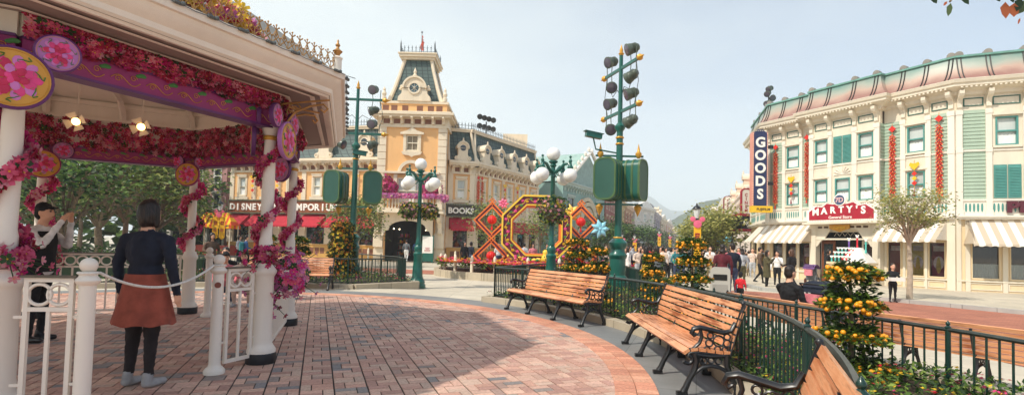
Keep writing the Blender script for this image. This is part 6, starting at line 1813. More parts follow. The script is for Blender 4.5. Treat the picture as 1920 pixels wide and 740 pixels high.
# flowers on the balcony
b = MB()
for q in range(1500):
    x_ = U(-.3, TW + .5); blossom(b, FT @ Vector((x_, -1.55 + U(-.25, .12), 4.98 + U(-.12, .16) - (.25 if x_ > TW else 0) * U(0, 1))), (U(-.4, .4), -1, U(0, .8)), .11, 4, rnd.choice((5, 5, 5, 4, 2)))
tag(b.build('balcony_flowers', FL), 'mauve blossom garland along the emporium balcony balustrade', 'flower garland')
for x_, lab in ((.95, 'bougainvillea tree with crimson blossom on the balcony nearer the speaker boxes'), (TW - 1.0, 'bougainvillea tree with crimson blossom on the balcony nearer the BOOKS sign')):
    t = thing('blossom_tree', lab, 'blossom tree', FT @ Vector((x_, -.9, 4.05)), 0, 'crimson blossom trees on the balcony')
    b = MB(); b.path([(0, 0, 0), (.05, 0, 1.0), (.0, 0, 1.8)], .06, 6)
    for k in range(7): w = k * .9; b.path([(0, 0, .8 + .1 * k), (.5 * cos(w), .4 * sin(w), 1.4 + .1 * k), (.8 * cos(w), .5 * sin(w), 1.9 + .12 * k)], [.03, .02, .01], 5)
    b.build('branches', BARK, t)
    b = MB()
    for q in range(700):
        w = U(0, 6.3); rr_ = U(0, 1) ** .5
        blossom(b, (rr_ * .95 * cos(w), rr_ * .6 * sin(w), 1.0 + U(0, 1.75) * (1 - .45 * rr_)), (cos(w), sin(w) - .6, .3), .11, 4, rnd.choice((0, 4, 4, 1, 3)))
    b.build('blossom', FL, t)
# A-board by the entrance
ap = FT @ Vector((DH[1] - .3, -.8, 0))
t = thing('notice_board', 'white notice board in a green frame standing at the emporium entrance', 'notice board', (ap.x, ap.y, GZ), -.2)
b = MB(); b.bx(-.5, .5, -.03, .03, .1, 2.15); o = b.build('board_frame', GREEN, t)
b = MB(); b.bx(-.43, .43, -.045, -.031, .75, 2.08); b.build('board_sheet', WHITE, o)
b = MB()
for k, wd in enumerate((.4, .3, .5, .5)): b.bx(-wd / 2, wd / 2, -.05, -.046, 1.15 - k * .09, 1.19 - k * .09)
b.build('printed_lines', SRED, o)
b = MB(); b.bx(-.5, -.44, -.3, .3, 0, .1); b.bx(.44, .5, -.3, .3, 0, .1); b.build('foot', GREEN, t)
# floodlights on a mast above the wing roof
mp_ = at(912, 225, 56)
t = thing('floodlight_cluster', 'dark bank of stage lights on a mast above the emporium wing roof', 'floodlights', (mp_.x, 56, 11.0))
b = MB(); b.path([(0, 0, 0), (0, 0, mp_.z - 11.2)], .07, 6); b.beam((-.9, 0, mp_.z - 11.6), (.9, 0, mp_.z - 12.0), .08, .08); b.beam((-.9, 0, mp_.z - 10.6), (.9, 0, mp_.z - 11.0), .08, .08); b.build('mast', IRON, t)
for k in range(4):
    for row in (0, 1):
        d = Vector((.4, -1, -.3)).normalized(); Q = d.to_track_quat('Z', 'Y').to_matrix()
        b = MB(); b.lathe([(.12, -.35), (.26, -.2), (.28, .1), (.31, .12), (.24, .13)], (-.75 + k * .5, 0, mp_.z - 10.65 - row * 1.0 - k * .12), 12, Q); b.build('floodlight', IRON, t, 40)
# ---------------------------------------------------------------- buildings along the street
def row(label, p0, p1, H, col, trim, roof, nwin, floors=2, awn=None, roofcol=(96, 90, 88), name='street_building', depth=9):
    p0, p1 = Vector(p0), Vector(p1)
    F = frame(p0, p1, 0); Lg = (p1 - p0).length
    t = thing(name, label, 'shop building', (p0.x, p0.y, GZ), 0)
    wm_ = mat('facade_%d_%d_%d' % col, col, .7, .08, 1.2); tm = mat('facade_trim_%d_%d_%d' % trim, trim, .6, .06, 2); rm = mat('roof_%d_%d_%d' % roofcol, roofcol, .7, .15, 2)
    zf_, w = 3.6, Lg / nwin
    fh = (H - .7 - zf_) / floors
    ho = [((k + .5) * w - w * .22, (k + .5) * w + w * .22, zf_ + f * fh + fh * .22, zf_ + f * fh + fh * .82) for k in range(nwin) for f in range(floors)]
    b = MB(F); b.wall(0, Lg, zf_, H, ho, 0, .15)
    for x in (0, Lg): b.quad((x, 0, GZ), (x, depth, GZ), (x, depth, H), (x, 0, H))
    b.quad((0, .9, H - .1), (Lg, .9, H - .1), (Lg, depth, H - .1), (0, depth, H - .1)); b.quad((0, .8, GZ), (Lg, .8, GZ), (Lg, .8, H), (0, .8, H))
    b.build('wall', wm_, t, world=True)
    for h in ho: window(t, F, *h, 0, tm, PANED if sum(col) < 480 else PANE, None, True, 'flat', tm, 1, .1, .12)
    hs = [(k * w + .2, (k + 1) * w - .2, .6, 2.8) for k in range(nwin)]
    b = MB(F); b.wall(0, Lg, GZ, zf_, hs, -.05, .3); o = b.build('shopfront', tm, t, world=True)
    b = MB(F); b.quad((0, .3, GZ), (Lg, .3, GZ), (Lg, .3, zf_), (0, .3, zf_)); b.build('shop_window', PANED, o, world=True)
    b = MB(F); b.bx(-.05, Lg + .05, -.35, .2, H - .25, H); b.bx(-.1, Lg + .1, -.5, .2, H + .002, H + .16); b.bx(0, Lg, -.18, .1, zf_ - .15, zf_ + .1)
    n = max(4, int(Lg / .8))
    b.build('cornice', tm, t, world=True); b = MB(F)
    for k in range(n): bracket(b, (k + .5) * Lg / n, 0, H - .9, H - .252, .2, .4); b.cut()
    b.each('cornice_bracket', tm, t, world=True)
    b = MB(F)
    if roof == 'gable': b.prism([(0, H + .16), (Lg, H + .16), (Lg * .5, H + Lg * .32)], -.2, depth); 
    elif roof == 'mansard':
        b.quad((0, -.2, H + .16), (Lg, -.2, H + .16), (Lg - .3, .9, H + 2.1), (.3, .9, H + 2.1)); b.quad((0, -.2, H + .16), (.3, .9, H + 2.1), (.3, depth, H + 2.1), (0, depth, H + .16)); b.quad((Lg, -.2, H + .16), (Lg, depth, H + .16), (Lg - .3, depth, H + 2.1), (Lg - .3, .9, H + 2.1)); b.quad((.3, .9, H + 2.1), (Lg - .3, .9, H + 2.1), (Lg - .3, depth, H + 2.1), (.3, depth, H + 2.1))
    elif roof == 'pediment': b.prism([(Lg * .2, H + .16), (Lg * .8, H + .16), (Lg * .8, H + .7), (Lg * .5, H + 1.5), (Lg * .2, H + .7)], -.3, .2); b.bx(0, Lg, .2, .4, H + .16, H + .5)
    else:
        for k in range(int(Lg / .6)): b.bx(k * .6, k * .6 + .35, -.1, .2, H + .16, H + .6)
        b.bx(0, Lg, -.12, .22, H + .602, H + .7)
    ro = b.build('roof', rm if roof in ('gable', 'mansard') else tm, t, world=True)
    if roof == 'mansard':
        for k in range(max(1, nwin // 2 + 1)): dormer(F, Lg * (k + .5) / max(1, nwin // 2 + 1), ro, H + .2, .8)
    if awn:
        for k in range(nwin): awning('awning', t, F, k * w + .1, (k + 1) * w - .1, -.06, 3.4, 2.55, 1.4, mat('awning_%d_%d_%d' % awn, awn, .8, .1, 2), IRON, .16)
    return t, F, Lg
# turquoise arcade hall
p0, p1 = Vector((5.6, 57)), Vector((12.4, 69))
tq, F, Lg = row('turquoise street hall with a great arched window and white gable next to the emporium wing', p0, p1, 8.6, (140, 172, 164), (190, 204, 194), 'gable', 3, 1, (70, 110, 110), (150, 176, 168))
b = MB(F)
for r, m_ in ((3.3, 0), (2.7, 1), (2.1, 0)): b.ring(arc(Lg / 2, 4.2, r, 0, 180, 20), arc(Lg / 2, 4.2, r - .45, 0, 180, 20), -.4 - .1 * m_, 0)
for sx in (-1, 1): b.bx(Lg / 2 + sx * 3.1 - .25, Lg / 2 + sx * 3.1 + .25, -.5, 0, GZ, 4.3)
b.build('arch_surround', mat('arch_surround', (214, 200, 170), .6, .1, 2), tq, world=True)
b = MB(F); b.prism([(Lg / 2 - 1.65, 3.8), (Lg / 2 + 1.65, 3.8)] + arc(Lg / 2, 4.2, 1.65, 0, 180, 16), -.2, -.1); b.build('arched_window', PANED, tq, world=True)
b = MB(F); b.path([(0, -.6, 8.8), (Lg * .5, -.6, 8.6 + Lg * .33), (Lg, -.6, 8.8)], .22, 6)
for k in range(14): f = k / 13; b.lathe([(.16, 0), (.2, .25), (.0, .6)], (Lg * f, -.5, 8.9 + Lg * .33 * (1 - abs(2 * f - 1))), 6)
b.build('gable_trim', SWHITE, tq, world=True)
row('red brick street building with rows of narrow windows beyond the turquoise hall', (12.6, 69.4), (17.0, 83), 9.6, (152, 84, 76), (206, 178, 160), 'flat', 5, 2, (120, 60, 60))
row('narrow ochre street building between the red brick and the brown fronts', (17.1, 83.2), (20.2, 92), 9.2, (196, 164, 104), (226, 206, 160), 'flat', 3, 2, (70, 100, 90))
row('brown and cream street building behind the floodlight pole', (20.3, 92.2), (24.0, 102), 9.0, (160, 96, 72), (230, 200, 170), 'flat', 3, 2, (150, 60, 50))
row('pale street building with white pediment and teal window bays', (24.2, 101), (30.6, 110), 9.8, (214, 206, 196), (240, 236, 226), 'pediment', 3, 2, (190, 190, 186))
row('grey violet street building with slate windows and pale grey awnings', (30.8, 110.5), (36.5, 126), 9.2, (140, 130, 150), (210, 204, 206), 'mansard', 3, 2, (206, 206, 206), (110, 106, 112))
row('tan street building with an ornate white gable', (36.8, 126.5), (44, 146), 9.2, (198, 170, 140), (240, 232, 216), 'pediment', 3, 2, (150, 50, 60))
row('salmon pink street building with white scrolled gables far down the row', (44.2, 146.5), (54.5, 174), 9.4, (206, 150, 136), (238, 230, 220), 'pediment', 4, 2, (200, 200, 200))
row('dull red last building of the row before the hill', (54.8, 175), (68, 212), 7.6, (150, 104, 100), (216, 204, 196), 'mansard', 4, 2, None, (100, 96, 100))
pk, F, Lg = row('cream and pink gabled cinema building just past the mint store', (26.2, 60.5), (19.6, 41.5), 6.6, (232, 212, 198), (240, 226, 214), 'mansard', 4, 1, None, (216, 150, 146))
b = MB(F)
for k in range(12): b.lathe([(.12, 0), (.15, .12), (.06, .2), (.0, .5)], (k * Lg / 11, .9, 8.7), 6)
b.build('roof_cresting', SALM, pk, world=True)
row('pale yellow bakery building beyond the pink cinema', (33.5, 84), (26.6, 61.2), 7.4, (226, 208, 160), (238, 230, 214), 'pediment', 4, 1, (90, 170, 190))
row('grey blue building far along the sunny side of the street', (46, 122), (34, 85), 7.6, (150, 168, 180), (226, 226, 222), 'mansard', 4, 1, (200, 190, 180), (150, 130, 130))
row('low cream building at the end of the sunny side', (64, 176), (46.5, 123), 7.0, (216, 200, 178), (234, 226, 212), 'flat', 5, 1, None)
def bladesign(name, label, px, py, Y, w, h, body, m, lm, ls):
    c = at(px, py, Y)
    t = thing(name, label, 'shop sign', (c.x, Y, c.z - h / 2), -.1)
    b = MB(); b.prism([(x, z + h / 2) for x, z in capsule(w, h)], -.12, .12); o = b.build('sign_board', m, t)
    b = MB(); b.ring([(x, z + h / 2) for x, z in capsule(w + .14, h + .14)], [(x, z + h / 2) for x, z in capsule(w - .02, h - .02)], -.14, .14); b.build('sign_rim', lm, t)
    b = MB(); n = len(body)
    for i, ch in enumerate(body): b.text(ch, 0, h * .86 - (i + .75) * h * .78 / n, ls, -.125, .03, .02, .9)
    b.build('lettering', lm, t)
    b = MB(); b.beam((w / 2, 0, h * .7), (w / 2 + .8, .3, h * .7), .06, .08); b.build('wall_bracket', IRON, t)
bladesign('blade_sign', 'white vertical cinema sign with red letters between tree and navy sign', 1398, 383, 40, .62, 2.35, 'CINEMA', SWHITE, SRED, .34)
bladesign('blade_sign', 'short white vertical bakery sign above the street tree', 1364, 388, 64, .85, 2.6, 'BAKERY', SWHITE, mat('sign_brown_red', (140, 44, 40), .5, .1), .4)
c = at(1416, 417, 36.5)
t = thing('cinema_marquee', 'dark cinema marquee with white capital letters beside the mint store corner', 'marquee', (c.x, 36.5, c.z - .5), .25)
b = MB(); b.bx(-1.5, 1.5, -.4, 1.2, 0, .9); b.build('marquee_box', IRON, t)
b = MB(); b.bx(-1.55, 1.55, -.45, 1.25, .9, 1.06); b.bx(-1.55, 1.55, -.45, 1.25, -.14, -.002); b.build('marquee_trim', SRED, t)
b = MB(); b.text('NOT PLAYING', 0, .26, .42, -.41, .03, .03, .95); b.build('lettering', LETTER, t)
b = MB(); b.tube((-1.2, .9, -.14), (-1.2, .9, -c.z + .4 + GZ), .06); b.tube((1.2, .9, -.14), (1.2, .9, -c.z + .4 + GZ), .06); b.build('support_post', IRON, t)
# ---------------------------------------------------------------- behind the bandstand
row('dusky pink building with white trim glimpsed past the far bandstand column', (-37, 50), (-27.5, 49), 9.2, (190, 140, 136), (238, 232, 222), 'flat', 5, 2, None)
t = thing('market_stall', 'stall with yellow and red striped awning by the brick house end of the emporium', 'market stall', (-23.9, 41.5, GZ), .15); t.scale = (.72, .72, .85)
YSTR = stripes('yellow_striped_canvas', (250, 196, 40), (214, 84, 40), 2.0, 'X', .8)
b = MB()
b.quad((-2, -1.4, 3.0), (2, -1.4, 3.0), (1.2, 0, 4.2), (-1.2, 0, 4.2)); b.quad((2, 1.4, 3.0), (-2, 1.4, 3.0), (-1.2, 0, 4.2), (1.2, 0, 4.2)); b.add([(2, -1.4, 3), (2, 1.4, 3), (1.2, 0, 4.2)], [(0, 1, 2)]); b.add([(-2, 1.4, 3), (-2, -1.4, 3), (-1.2, 0, 4.2)], [(0, 1, 2)])
for y in (-1.41, 1.41): b.bx(-2, 2, y - .01, y + .01, 2.7, 3.0)
b.build('canopy', YSTR, t)
b = MB()
for x in (-1.8, 1.8):
    for y in (-1.2, 1.2): b.tube((x, y, 0), (x, y, 3.0), .05)
b.build('canopy_post', CREAM, t)
b = MB(); b.bx(-1.7, 1.7, -1.0, 1.0, 0, 1.0); b.bx(-1.8, 1.8, -1.1, 1.1, 1.002, 1.08); b.build('counter', mat('stall_counter', (150, 60, 50), .6, .1), t)
# ---------------------------------------------------------------- trees
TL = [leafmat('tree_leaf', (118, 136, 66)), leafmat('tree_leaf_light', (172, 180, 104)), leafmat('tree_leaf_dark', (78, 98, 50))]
TD = [leafmat('evergreen_leaf', (70, 100, 50)), leafmat('evergreen_leaf_light', (112, 142, 72)), leafmat('evergreen_leaf_dark', (36, 62, 32))]
TO = [leafmat('olive_leaf', (158, 160, 88), .45), leafmat('olive_leaf_light', (204, 198, 122), .45), leafmat('olive_leaf_dark', (120, 128, 66), .45)]
def tree(label, x, y, z0, H, rx, rz, tr, nl, ls, mats=TL, clumps=22, group='small trees along the street', fork=.45, cz=None, gap=.55, bark=None):
    t = thing('street_tree', label, 'tree', (x, y, z0), U(0, 6.3), group)
    cz = cz or H - rz
    cl = []
    for q in range(clumps):
        w = U(0, 6.3); f = U(.15, 1) ** .6; e = U(-.75, 1)
        k = (1 - (e * .8) ** 2) ** .5
        cl.append(Vector((rx * f * k * cos(w), rx * f * k * sin(w), cz + rz * e * .85)))
    b = MB(); fk = H * fork
    b.path([(0, 0, 0), (tr * .3, 0, fk * .5), (-tr * .2, tr * .2, fk)], [tr * 1.25, tr, tr * .85], 8)
    for c in cl[:max(7, clumps * 2 // 3)]:
        m_ = Vector((c.x * .35, c.y * .35, fk + (c.z - fk) * .55))
        b.path([(0, 0, fk - .05), m_, c], [tr * .55, tr * .3, tr * .1], 5)
        for q in range(2): b.path([m_, m_.lerp(c, .6) + Vector((U(-.2, .2) * rx, U(-.2, .2) * rx, U(0, .25) * rz)), c + Vector((U(-.35, .35) * rx, U(-.35, .35) * rx, U(-.1, .35) * rz))], [tr * .22, tr * .14, tr * .05], 4)
    b.build('trunk', bark or BARK, t, 60)
    b = MB(); sg = gap * (rx * rz * rx) ** (1 / 3) * .55
    for q in range(nl):
        c = rnd.choice(cl); d = Vector((rnd.gauss(0, 1), rnd.gauss(0, 1), rnd.gauss(0, .75))) * sg
        p = c + d
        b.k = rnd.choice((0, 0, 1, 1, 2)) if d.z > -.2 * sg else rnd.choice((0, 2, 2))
        b.leaf(p, ls * U(.7, 1.3), ls * .55, U(0, 6.3), U(-.6, .7), U(-1, 1))
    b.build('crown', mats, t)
    return t
g = gnd(1707, 562, GZ + .1)
tree('small leafy street tree with a pale trunk beside the boy holding a white box', g.x + .2, g.y + .3, GZ + .1, 3.75, 1.05, .72, .08, 2700, .1, TO, 38, fork=.5, gap=.4, cz=2.95, bark=mat('pale_bark', (176, 160, 140), .9, .2, 9))
tree('light green tree in front of the crimson awnings behind the planter pole', -9.4, 31, GZ, 4.2, 1.6, 1.3, .09, 2400, .19, TL, 22, fork=.4)
tree('wide olive street tree in front of the cinema sign', 14.6, 37, GZ, 4.3, 2.4, 1.2, .14, 3600, .26, TO, 30, fork=.35)
tree('olive street tree behind the yellow banner post', 13.3, 36, GZ, 3.6, 1.3, 1.0, .12, 2200, .24, TO, 22, fork=.35)
tree('airy tree between the bookshop and the lantern diamond', -1.6, 36, GZ, 4.6, 1.6, 1.6, .08, 1300, .2, TL, 20, fork=.35, gap=.7)
tree('airy tree seen through the octagonal arch', 2.3, 41, GZ, 4.6, 1.8, 1.6, .09, 1300, .22, TL, 20, fork=.35, gap=.7)
for k, (px, Y, H, r, lab) in enumerate(((1140, 52, 4.4, 1.9, 'between the pale blue paper flower and the floodlight pole'), (1186, 62, 4.3, 1.8, 'just past the floodlight pole base'), (1212, 84, 5.4, 2.4, 'in front of the violet building'), (1226, 104, 5.2, 2.5, 'in front of the tan building'), (1236, 125, 5.4, 2.6, 'before the salmon building'), (1249, 150, 6.5, 3.2, 'at the foot of the hill'), (1330, 72, 5.6, 2.6, 'beyond the banner post on the sunny side'))):
    c = at(px, 440, Y)
    tree('rounded street tree ' + lab, c.x, Y, GZ, H, r, H * .32, .12, 1100, .42, TD if k != 6 else TO, 18, fork=.3)
t = tree('dark slender conifer at the end of the shop row', at(1232, 430, 160).x, 160, GZ, 12, 1.9, 5.5, .2, 900, .8, TD, 20)
for k, (px, Y, H, r, lab) in enumerate(((118, 19, 4.9, 2.2, 'bushy tree just outside the bandstand past the column with the amber medallion'), (185, 24, 6.2, 2.6, 'broad light green tree beyond the bandstand opening'), (235, 31, 7.6, 2.6, 'tall tree with bare lower limbs beyond the bandstand'), (290, 27, 6.2, 2.3, 'green tree beyond the bandstand below the second amber medallion'), (60, 26, 6.6, 3.0, 'dark tree behind the staff member'), (150, 40, 9.5, 4.2, 'large tree deep in the woods behind the bandstand'), (262, 44, 10.5, 4.5, 'tallest tree in the woods behind the bandstand'), (340, 42, 6.5, 2.6, 'tree at the foot of the dusky pink building'), (25, 42, 9.5, 4.5, 'wide tree at the edge of the woods behind the column'))):
    c = at(px, 440, Y)
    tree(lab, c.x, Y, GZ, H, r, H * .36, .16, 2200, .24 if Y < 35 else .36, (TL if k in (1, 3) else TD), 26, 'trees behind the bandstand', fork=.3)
b = MB()
for q in range(5200):
    a = U(0, 1); x = -24 + 13 * a; y = 18.5 + 1.0 * noise.noise((x * .4, 0, 0)) + U(-.5, .5) + a * 1.0
    b.k = rnd.choice((0, 0, 1, 2)); b.leaf((x, y, GZ + U(.0, 1.05) + .15 * noise.noise((x, y, 3))), .13, .07, U(0, 6.3), U(-.5, .8), U(-1, 1))
b.k = 2; b.bx(-24, -11, 18.3, 19.6, GZ, .6)
tag(b.build('clipped_hedge', TD), 'clipped green hedge behind the bandstand railing', 'hedge')
# wooded rise behind the shop row
b = MB()
for q in range(2600):
    a = U(0, 1); x = 42 + a * 60; y = 200 + a * 120 + U(-8, 8); h = 20 * sin(pi * min(1, .25 + a * .7)) * U(.2, 1) + 3 * noise.noise((x * .1, y * .1, 0))
    b.k = rnd.choice((0, 0, 1, 2)); b.leaf((x, y, h), 2.6, 1.6, U(0, 6.3), U(-.3, .8), U(-1, 1))
tag(b.build('treeline', TD), kind='stuff')
b = MB()
for q in range(3200):
    a = U(-.55, 1.25); d = U(46, 60)
    b.k = rnd.choice((0, 0, 1, 2)); b.leaf((-5.7 - d * cos(a), 6 + d * sin(a), U(0, 1) * (6 + 3 * noise.noise((a * 9, 0, 0)))), 1.5, 1.0, U(0, 6.3), U(-.3, .8), U(-1, 1))
tag(b.build('treeline', TD), kind='stuff')
# ---------------------------------------------------------------- banner lamp posts
BANY = mat('banner_yellow', (250, 190, 40), .7, .06, 4); PINKD = mat('banner_disc_pink', (236, 110, 140), .6, .1, 6)
def banner_post(label, px, Y, s=1.0, H=3.3, two=False):
    c = at(px, 440, Y)
    t = thing('banner_post', label, 'lamp post', (c.x, Y, GZ), 0, 'lamp posts with yellow festival banners')
    b = MB(); b.lathe([(.14, 0), (.14, .2), (.07, .4), (.05, 1.0), (.04, H - .45), (.09, H - .42), (.09, H - .38)], n=10); b.build('post', DGREEN, t, 40)
    b = MB(); b.lathe([(.08, H - .38), (.15, H - .02), (.15, H)], n=8); b.build('lantern_glass', mat('lantern_glass_pale', (214, 220, 216), .2, .05), t, 40)
    b = MB(); b.lathe([(.19, H), (.19, H + .03), (.12, H + .12), (.05, H + .16), (.03, H + .24), (.0, H + .28)], n=8); b.build('lantern_cap', IRON, t, 40)
    for sx in ((-.2, .2) if two else (0,)):
        b = MB(); b.bx(sx - .15 * s, sx + .15 * s, -.1, -.085, H - 1.95, H - .75); b.prism([(sx - .15 * s, H - 1.95), (sx, H - 2.08), (sx + .15 * s, H - 1.95)][::-1], -.1, -.085); o = b.build('banner', BANY, t)
        b = MB(); b.text('豐', sx, H - 1.2, .24, -.103, .004, .015); b.text('年', sx, H - 1.62, .24, -.103, .004, .015); b.build('lettering', SRED, o)
    b = MB(); Q = Matrix.Rotation(pi / 2, 3, 'X')
    for x, z, r in ((0, H - .62, .17), (-.2, H - .42, .11), (.2, H - .42, .11)): b.lathe([(r, .09), (r, .13), (r * .6, .14)], (x, 0, z), 16, Q)
    b.build('festive_disc', PINKD, t, 40)
banner_post('banner post with pink discs rising behind the tall citrus tree', 1306, 21.5, 1.0, 3.25)
banner_post('banner post at the crowd, first beyond the floodlight pole', 1190, 58, 1.5, 3.0)
banner_post('slim banner post in the crowd, second beyond the floodlight pole', 1236, 70, 1.5, 4.0)
banner_post('far small banner post in the crowd beneath the hill', 1256, 84, 1.5, 4.0)
banner_post('banner post partly behind the festival stage and pole', 1166, 48, 1.4, 2.8)
banner_post('twin banner post in front of the yellow striped stall', 411, 30, 1.1, 3.5, True)
# ---------------------------------------------------------------- small things by the street
g = gnd(1350, 572, GZ)
t = thing('litter_bin', 'pale grey rounded litter bin behind the tall citrus tree', 'litter bin', (g.x, g.y, GZ), -.4)
b = MB(); b.prism([(-.26, 0), (.26, 0), (.26, .95)] + arc(.14, .95, .12, 0, 90, 5) + arc(-.14, .95, .12, 90, 180, 5), -.25, .25); b.build('bin_body', mat('bin_grey', (176, 172, 164), .4, .05, 4), t, 40)
b = MB(); b.bx(-.18, .18, -.262, -.252, .72, .88); b.build('bin_slot', DARK, t); b = MB(); b.bx(-.2, .2, -.258, -.252, .15, .6); b.build('bin_door', mat('bin_door_grey', (150, 146, 140), .4, .05), t)
g = gnd(533, 512, GZ)
# souvenir cart by the shop door
cp = ms(5.6, 1.6)
t = thing('souvenir_cart', 'cream cart with a white pyramid top standing outside the shop door', 'cart', (cp.x, cp.y, GZ + .1), ma)
b = MB(); b.bx(-.85, .85, -.4, .4, .12, .95); b.bx(-.92, .92, -.46, .46, .952, 1.06); b.bx(-.8, .8, -.43, -.401, .25, .3); b.build('cart_body', TAN, t)
b = MB(); b.add([(-.3, -.4, 1.062), (.9, -.4, 1.062), (.9, .4, 1.062), (-.3, .4, 1.062), (.12, -.12, 1.75), (.42, -.12, 1.75), (.42, .12, 1.75), (.12, .12, 1.75)], [(3, 2, 1, 0), (4, 5, 6, 7), (0, 1, 5, 4), (1, 2, 6, 5), (2, 3, 7, 6), (3, 0, 4, 7)]); b.build('cart_top', WHITE, t)
b = MB(); [b.lathe([(.1, -.02), (.1, .02)], (x, y, .1), 12, Matrix.Rotation(pi / 2, 3, 'X')) for x in (-.6, .6) for y in (-.35, .35)]; b.build('wheel', IRON, t)
WC = [mat('wand_red', (216, 40, 60), .4, 0), mat('wand_teal', (90, 190, 180), .4, 0), mat('wand_purple', (120, 90, 170), .4, 0)]
def wand(label, dx, dz, k, h=.42, dy=-.3, tilt=0):
    q = Matrix.Translation((cp.x, cp.y, GZ + .1)) @ Matrix.Rotation(ma, 4, 'Z') @ Vector((dx, dy, dz))
    t = thing('toy_wand', label, 'toy', q, ma, 'toy wands displayed on the souvenir cart')
    b = MB(); b.lathe([(.035, 0), (.045, .02), (.03, h * .3), (.04, h * .75), (.035, h * .8)], n=8); b.build('handle', WC[k], t)
    b = MB(); b.ell((0, 0, h * .9), (.06, .05, .06), 8, 6); b.ell((-.055, 0, h * 1.03), .035, 6, 5); b.ell((.055, 0, h * 1.03), .035, 6, 5); b.build('round_head', LETTER, t)
wand('purple handled toy wand standing tall on the souvenir cart', -.12, 1.55, 2, .62, .0); wand('red handled toy wand standing tall on the souvenir cart', .25, 1.755, 0, .55, .0); wand('teal handled toy wand standing tall on the souvenir cart', .6, 1.5, 1, .65, .05)
for r_i in range(3):
    for k in range(5):
        q = .06 + r_i * .2
        wand('%s toy wand in the %s tier of the cart display' % (('teal', 'red')[k > 2], ('lowest', 'middle', 'upper')[r_i]), -.72 + k * .17 + r_i * .1, 1.06 + r_i * .2, 1 if k <= 2 else 0, .26, -.36 + r_i * .1)
# overhanging branch of the tree above the camera
t = thing('overhanging_branch', 'leafy branch tips with one curled brown leaf hanging into the sky', 'tree branch', (2.3, 3.1, 3.0))
b = MB(); tips = []
br_ = [[(1950, -60), (1880, -30), (1800, -22), (1750, -18)], [(1960, -40), (1905, -14), (1890, -2)], [(1800, -22), (1787, -6), (1781, 4)]]
for p in br_:
    pts = [at(x, y, 3.0) for x, y in p]; b.path(pts, [.012, .009, .006, .004][:len(pts)], 5)
b.build('twig', BARK, t, world=True)
b = MB()
def hang(px, py, L, W, az, el, k):
    b.k = k; c = at(px, py, 3.0); d = Vector((cos(az) * cos(el), sin(az) * cos(el) * .3, sin(el))).normalized(); a = d.cross(Vector((.2, 1, 0))).normalized()
    n = a.cross(d)
    b.add([c, c + d * L * .3 + a * W * .5 + n * .1 * W, c + d * L * .7 + a * W * .4, c + d * L, c + d * L * .7 - a * W * .4, c + d * L * .3 - a * W * .5 + n * .1 * W], [(0, 1, 2, 3, 4, 5)])
for s_ in ((1783, 6, .085, .032, 3.2, -1.35, 0), (1748, -6, .05, .03, 0, -1.0, 2), (1803, -10, .075, .035, 0, -.95, 2), (1870, -8, .04, .03, 0, -1.2, 2), (1895, -12, .06, .03, .5, -1.2, 2), (1915, -4, .09, .05, 3.3, -1.2, 2), (1925, 0, .1, .06, 2.4, -.9, 0), (1776, 3, .04, .015, 3.6, -.8, 3), (1885, 4, .1, .05, 1.2, -1.35, 3), (1902, 6, .085, .06, 2.0, -1.5, 3), (1913, 34, .05, .012, 4, -.9, 3)): hang(*s_)
b.build('leaf_spray', [leafmat('tip_leaf', (86, 104, 66)), TL[1], leafmat('tip_leaf_dark', (40, 58, 36)), leafmat('dry_leaf', (176, 96, 60))], t, world=True)
# ---------------------------------------------------------------- people
def fabric(name, col): return mat('cloth_' + name, col, .85, .22, 11, bump=.5)
def seg_d(p, a, b, ra, rb):
    ab = b - a; t = max(0, min(1, (p - a).dot(ab) / max(1e-9, ab.length_squared)))
    return (p - a - ab * t).length - (ra + (rb - ra) * t)
def fuse(prims, voxel, name):
    b = MB()
    for q in prims:
        if q[0] == 'c':
            _, a, c, ra, rb, k = q
            b.path([a, c], [ra, rb], 10); b.ell(a, ra * .995, 10, 8); b.ell(c, rb * .995, 10, 8)
        else: b.ell(q[1], q[2], 14, 10, q[4] if len(q) > 4 else None)
    me = bpy.data.meshes.new(name); me.from_pydata(b.v, [], b.f)
    ob = bpy.data.objects.new(name, me); COL.objects.link(ob)
    m = ob.modifiers.new('fuse', 'REMESH'); m.mode = 'VOXEL'; m.voxel_size = voxel
    sm = ob.modifiers.new('relax', 'SMOOTH'); sm.factor = .5; sm.iterations = 2
    dg = bpy.context.evaluated_depsgraph_get(); dg.update()
    out_ = bpy.data.meshes.new_from_object(ob.evaluated_get(dg))
    out_.name = name
    bpy.data.objects.remove(ob); bpy.data.meshes.remove(me)
    idx = []
    for p in out_.polygons:
        c = p.center; best, bk = 9, 0
        for q in prims:
            if q[0] == 'c': d = seg_d(c, Vector(q[1]), Vector(q[2]), q[3], q[4])
            else:
                v = c - Vector(q[1])
                if len(q) > 4: v = q[4].transposed() @ v
                r = q[2]; l = Vector((v.x / r[0], v.y / r[1], v.z / r[2])).length
                d = (l - 1) * min(r)
            if d < best: best, bk = d, q[-1] if q[0] == 'c' else q[3]
        idx.append(bk)
    vm = {}
    for p, k in zip(out_.polygons, idx):
        for v in p.vertices: vm[v] = k
    nr = [v.normal.copy() for v in out_.vertices]
    for v in out_.vertices:                   # soft creases in cloth, none on skin
        if vm.get(v.index) in (1, 2): v.co += nr[v.index] * (.009 * noise.noise(Vector((v.co.x * 13, v.co.y * 13, v.co.z * 20))) + .006 * noise.noise(Vector((v.co.x * 30, v.co.y * 30, v.co.z * 42))))
        elif vm.get(v.index) == 4: v.co += nr[v.index] * .008 * noise.noise(Vector((v.co.x * 60, v.co.y * 60, v.co.z * 9)))
    out_.polygons.foreach_set('use_smooth', [True] * len(idx))
    return out_, idx
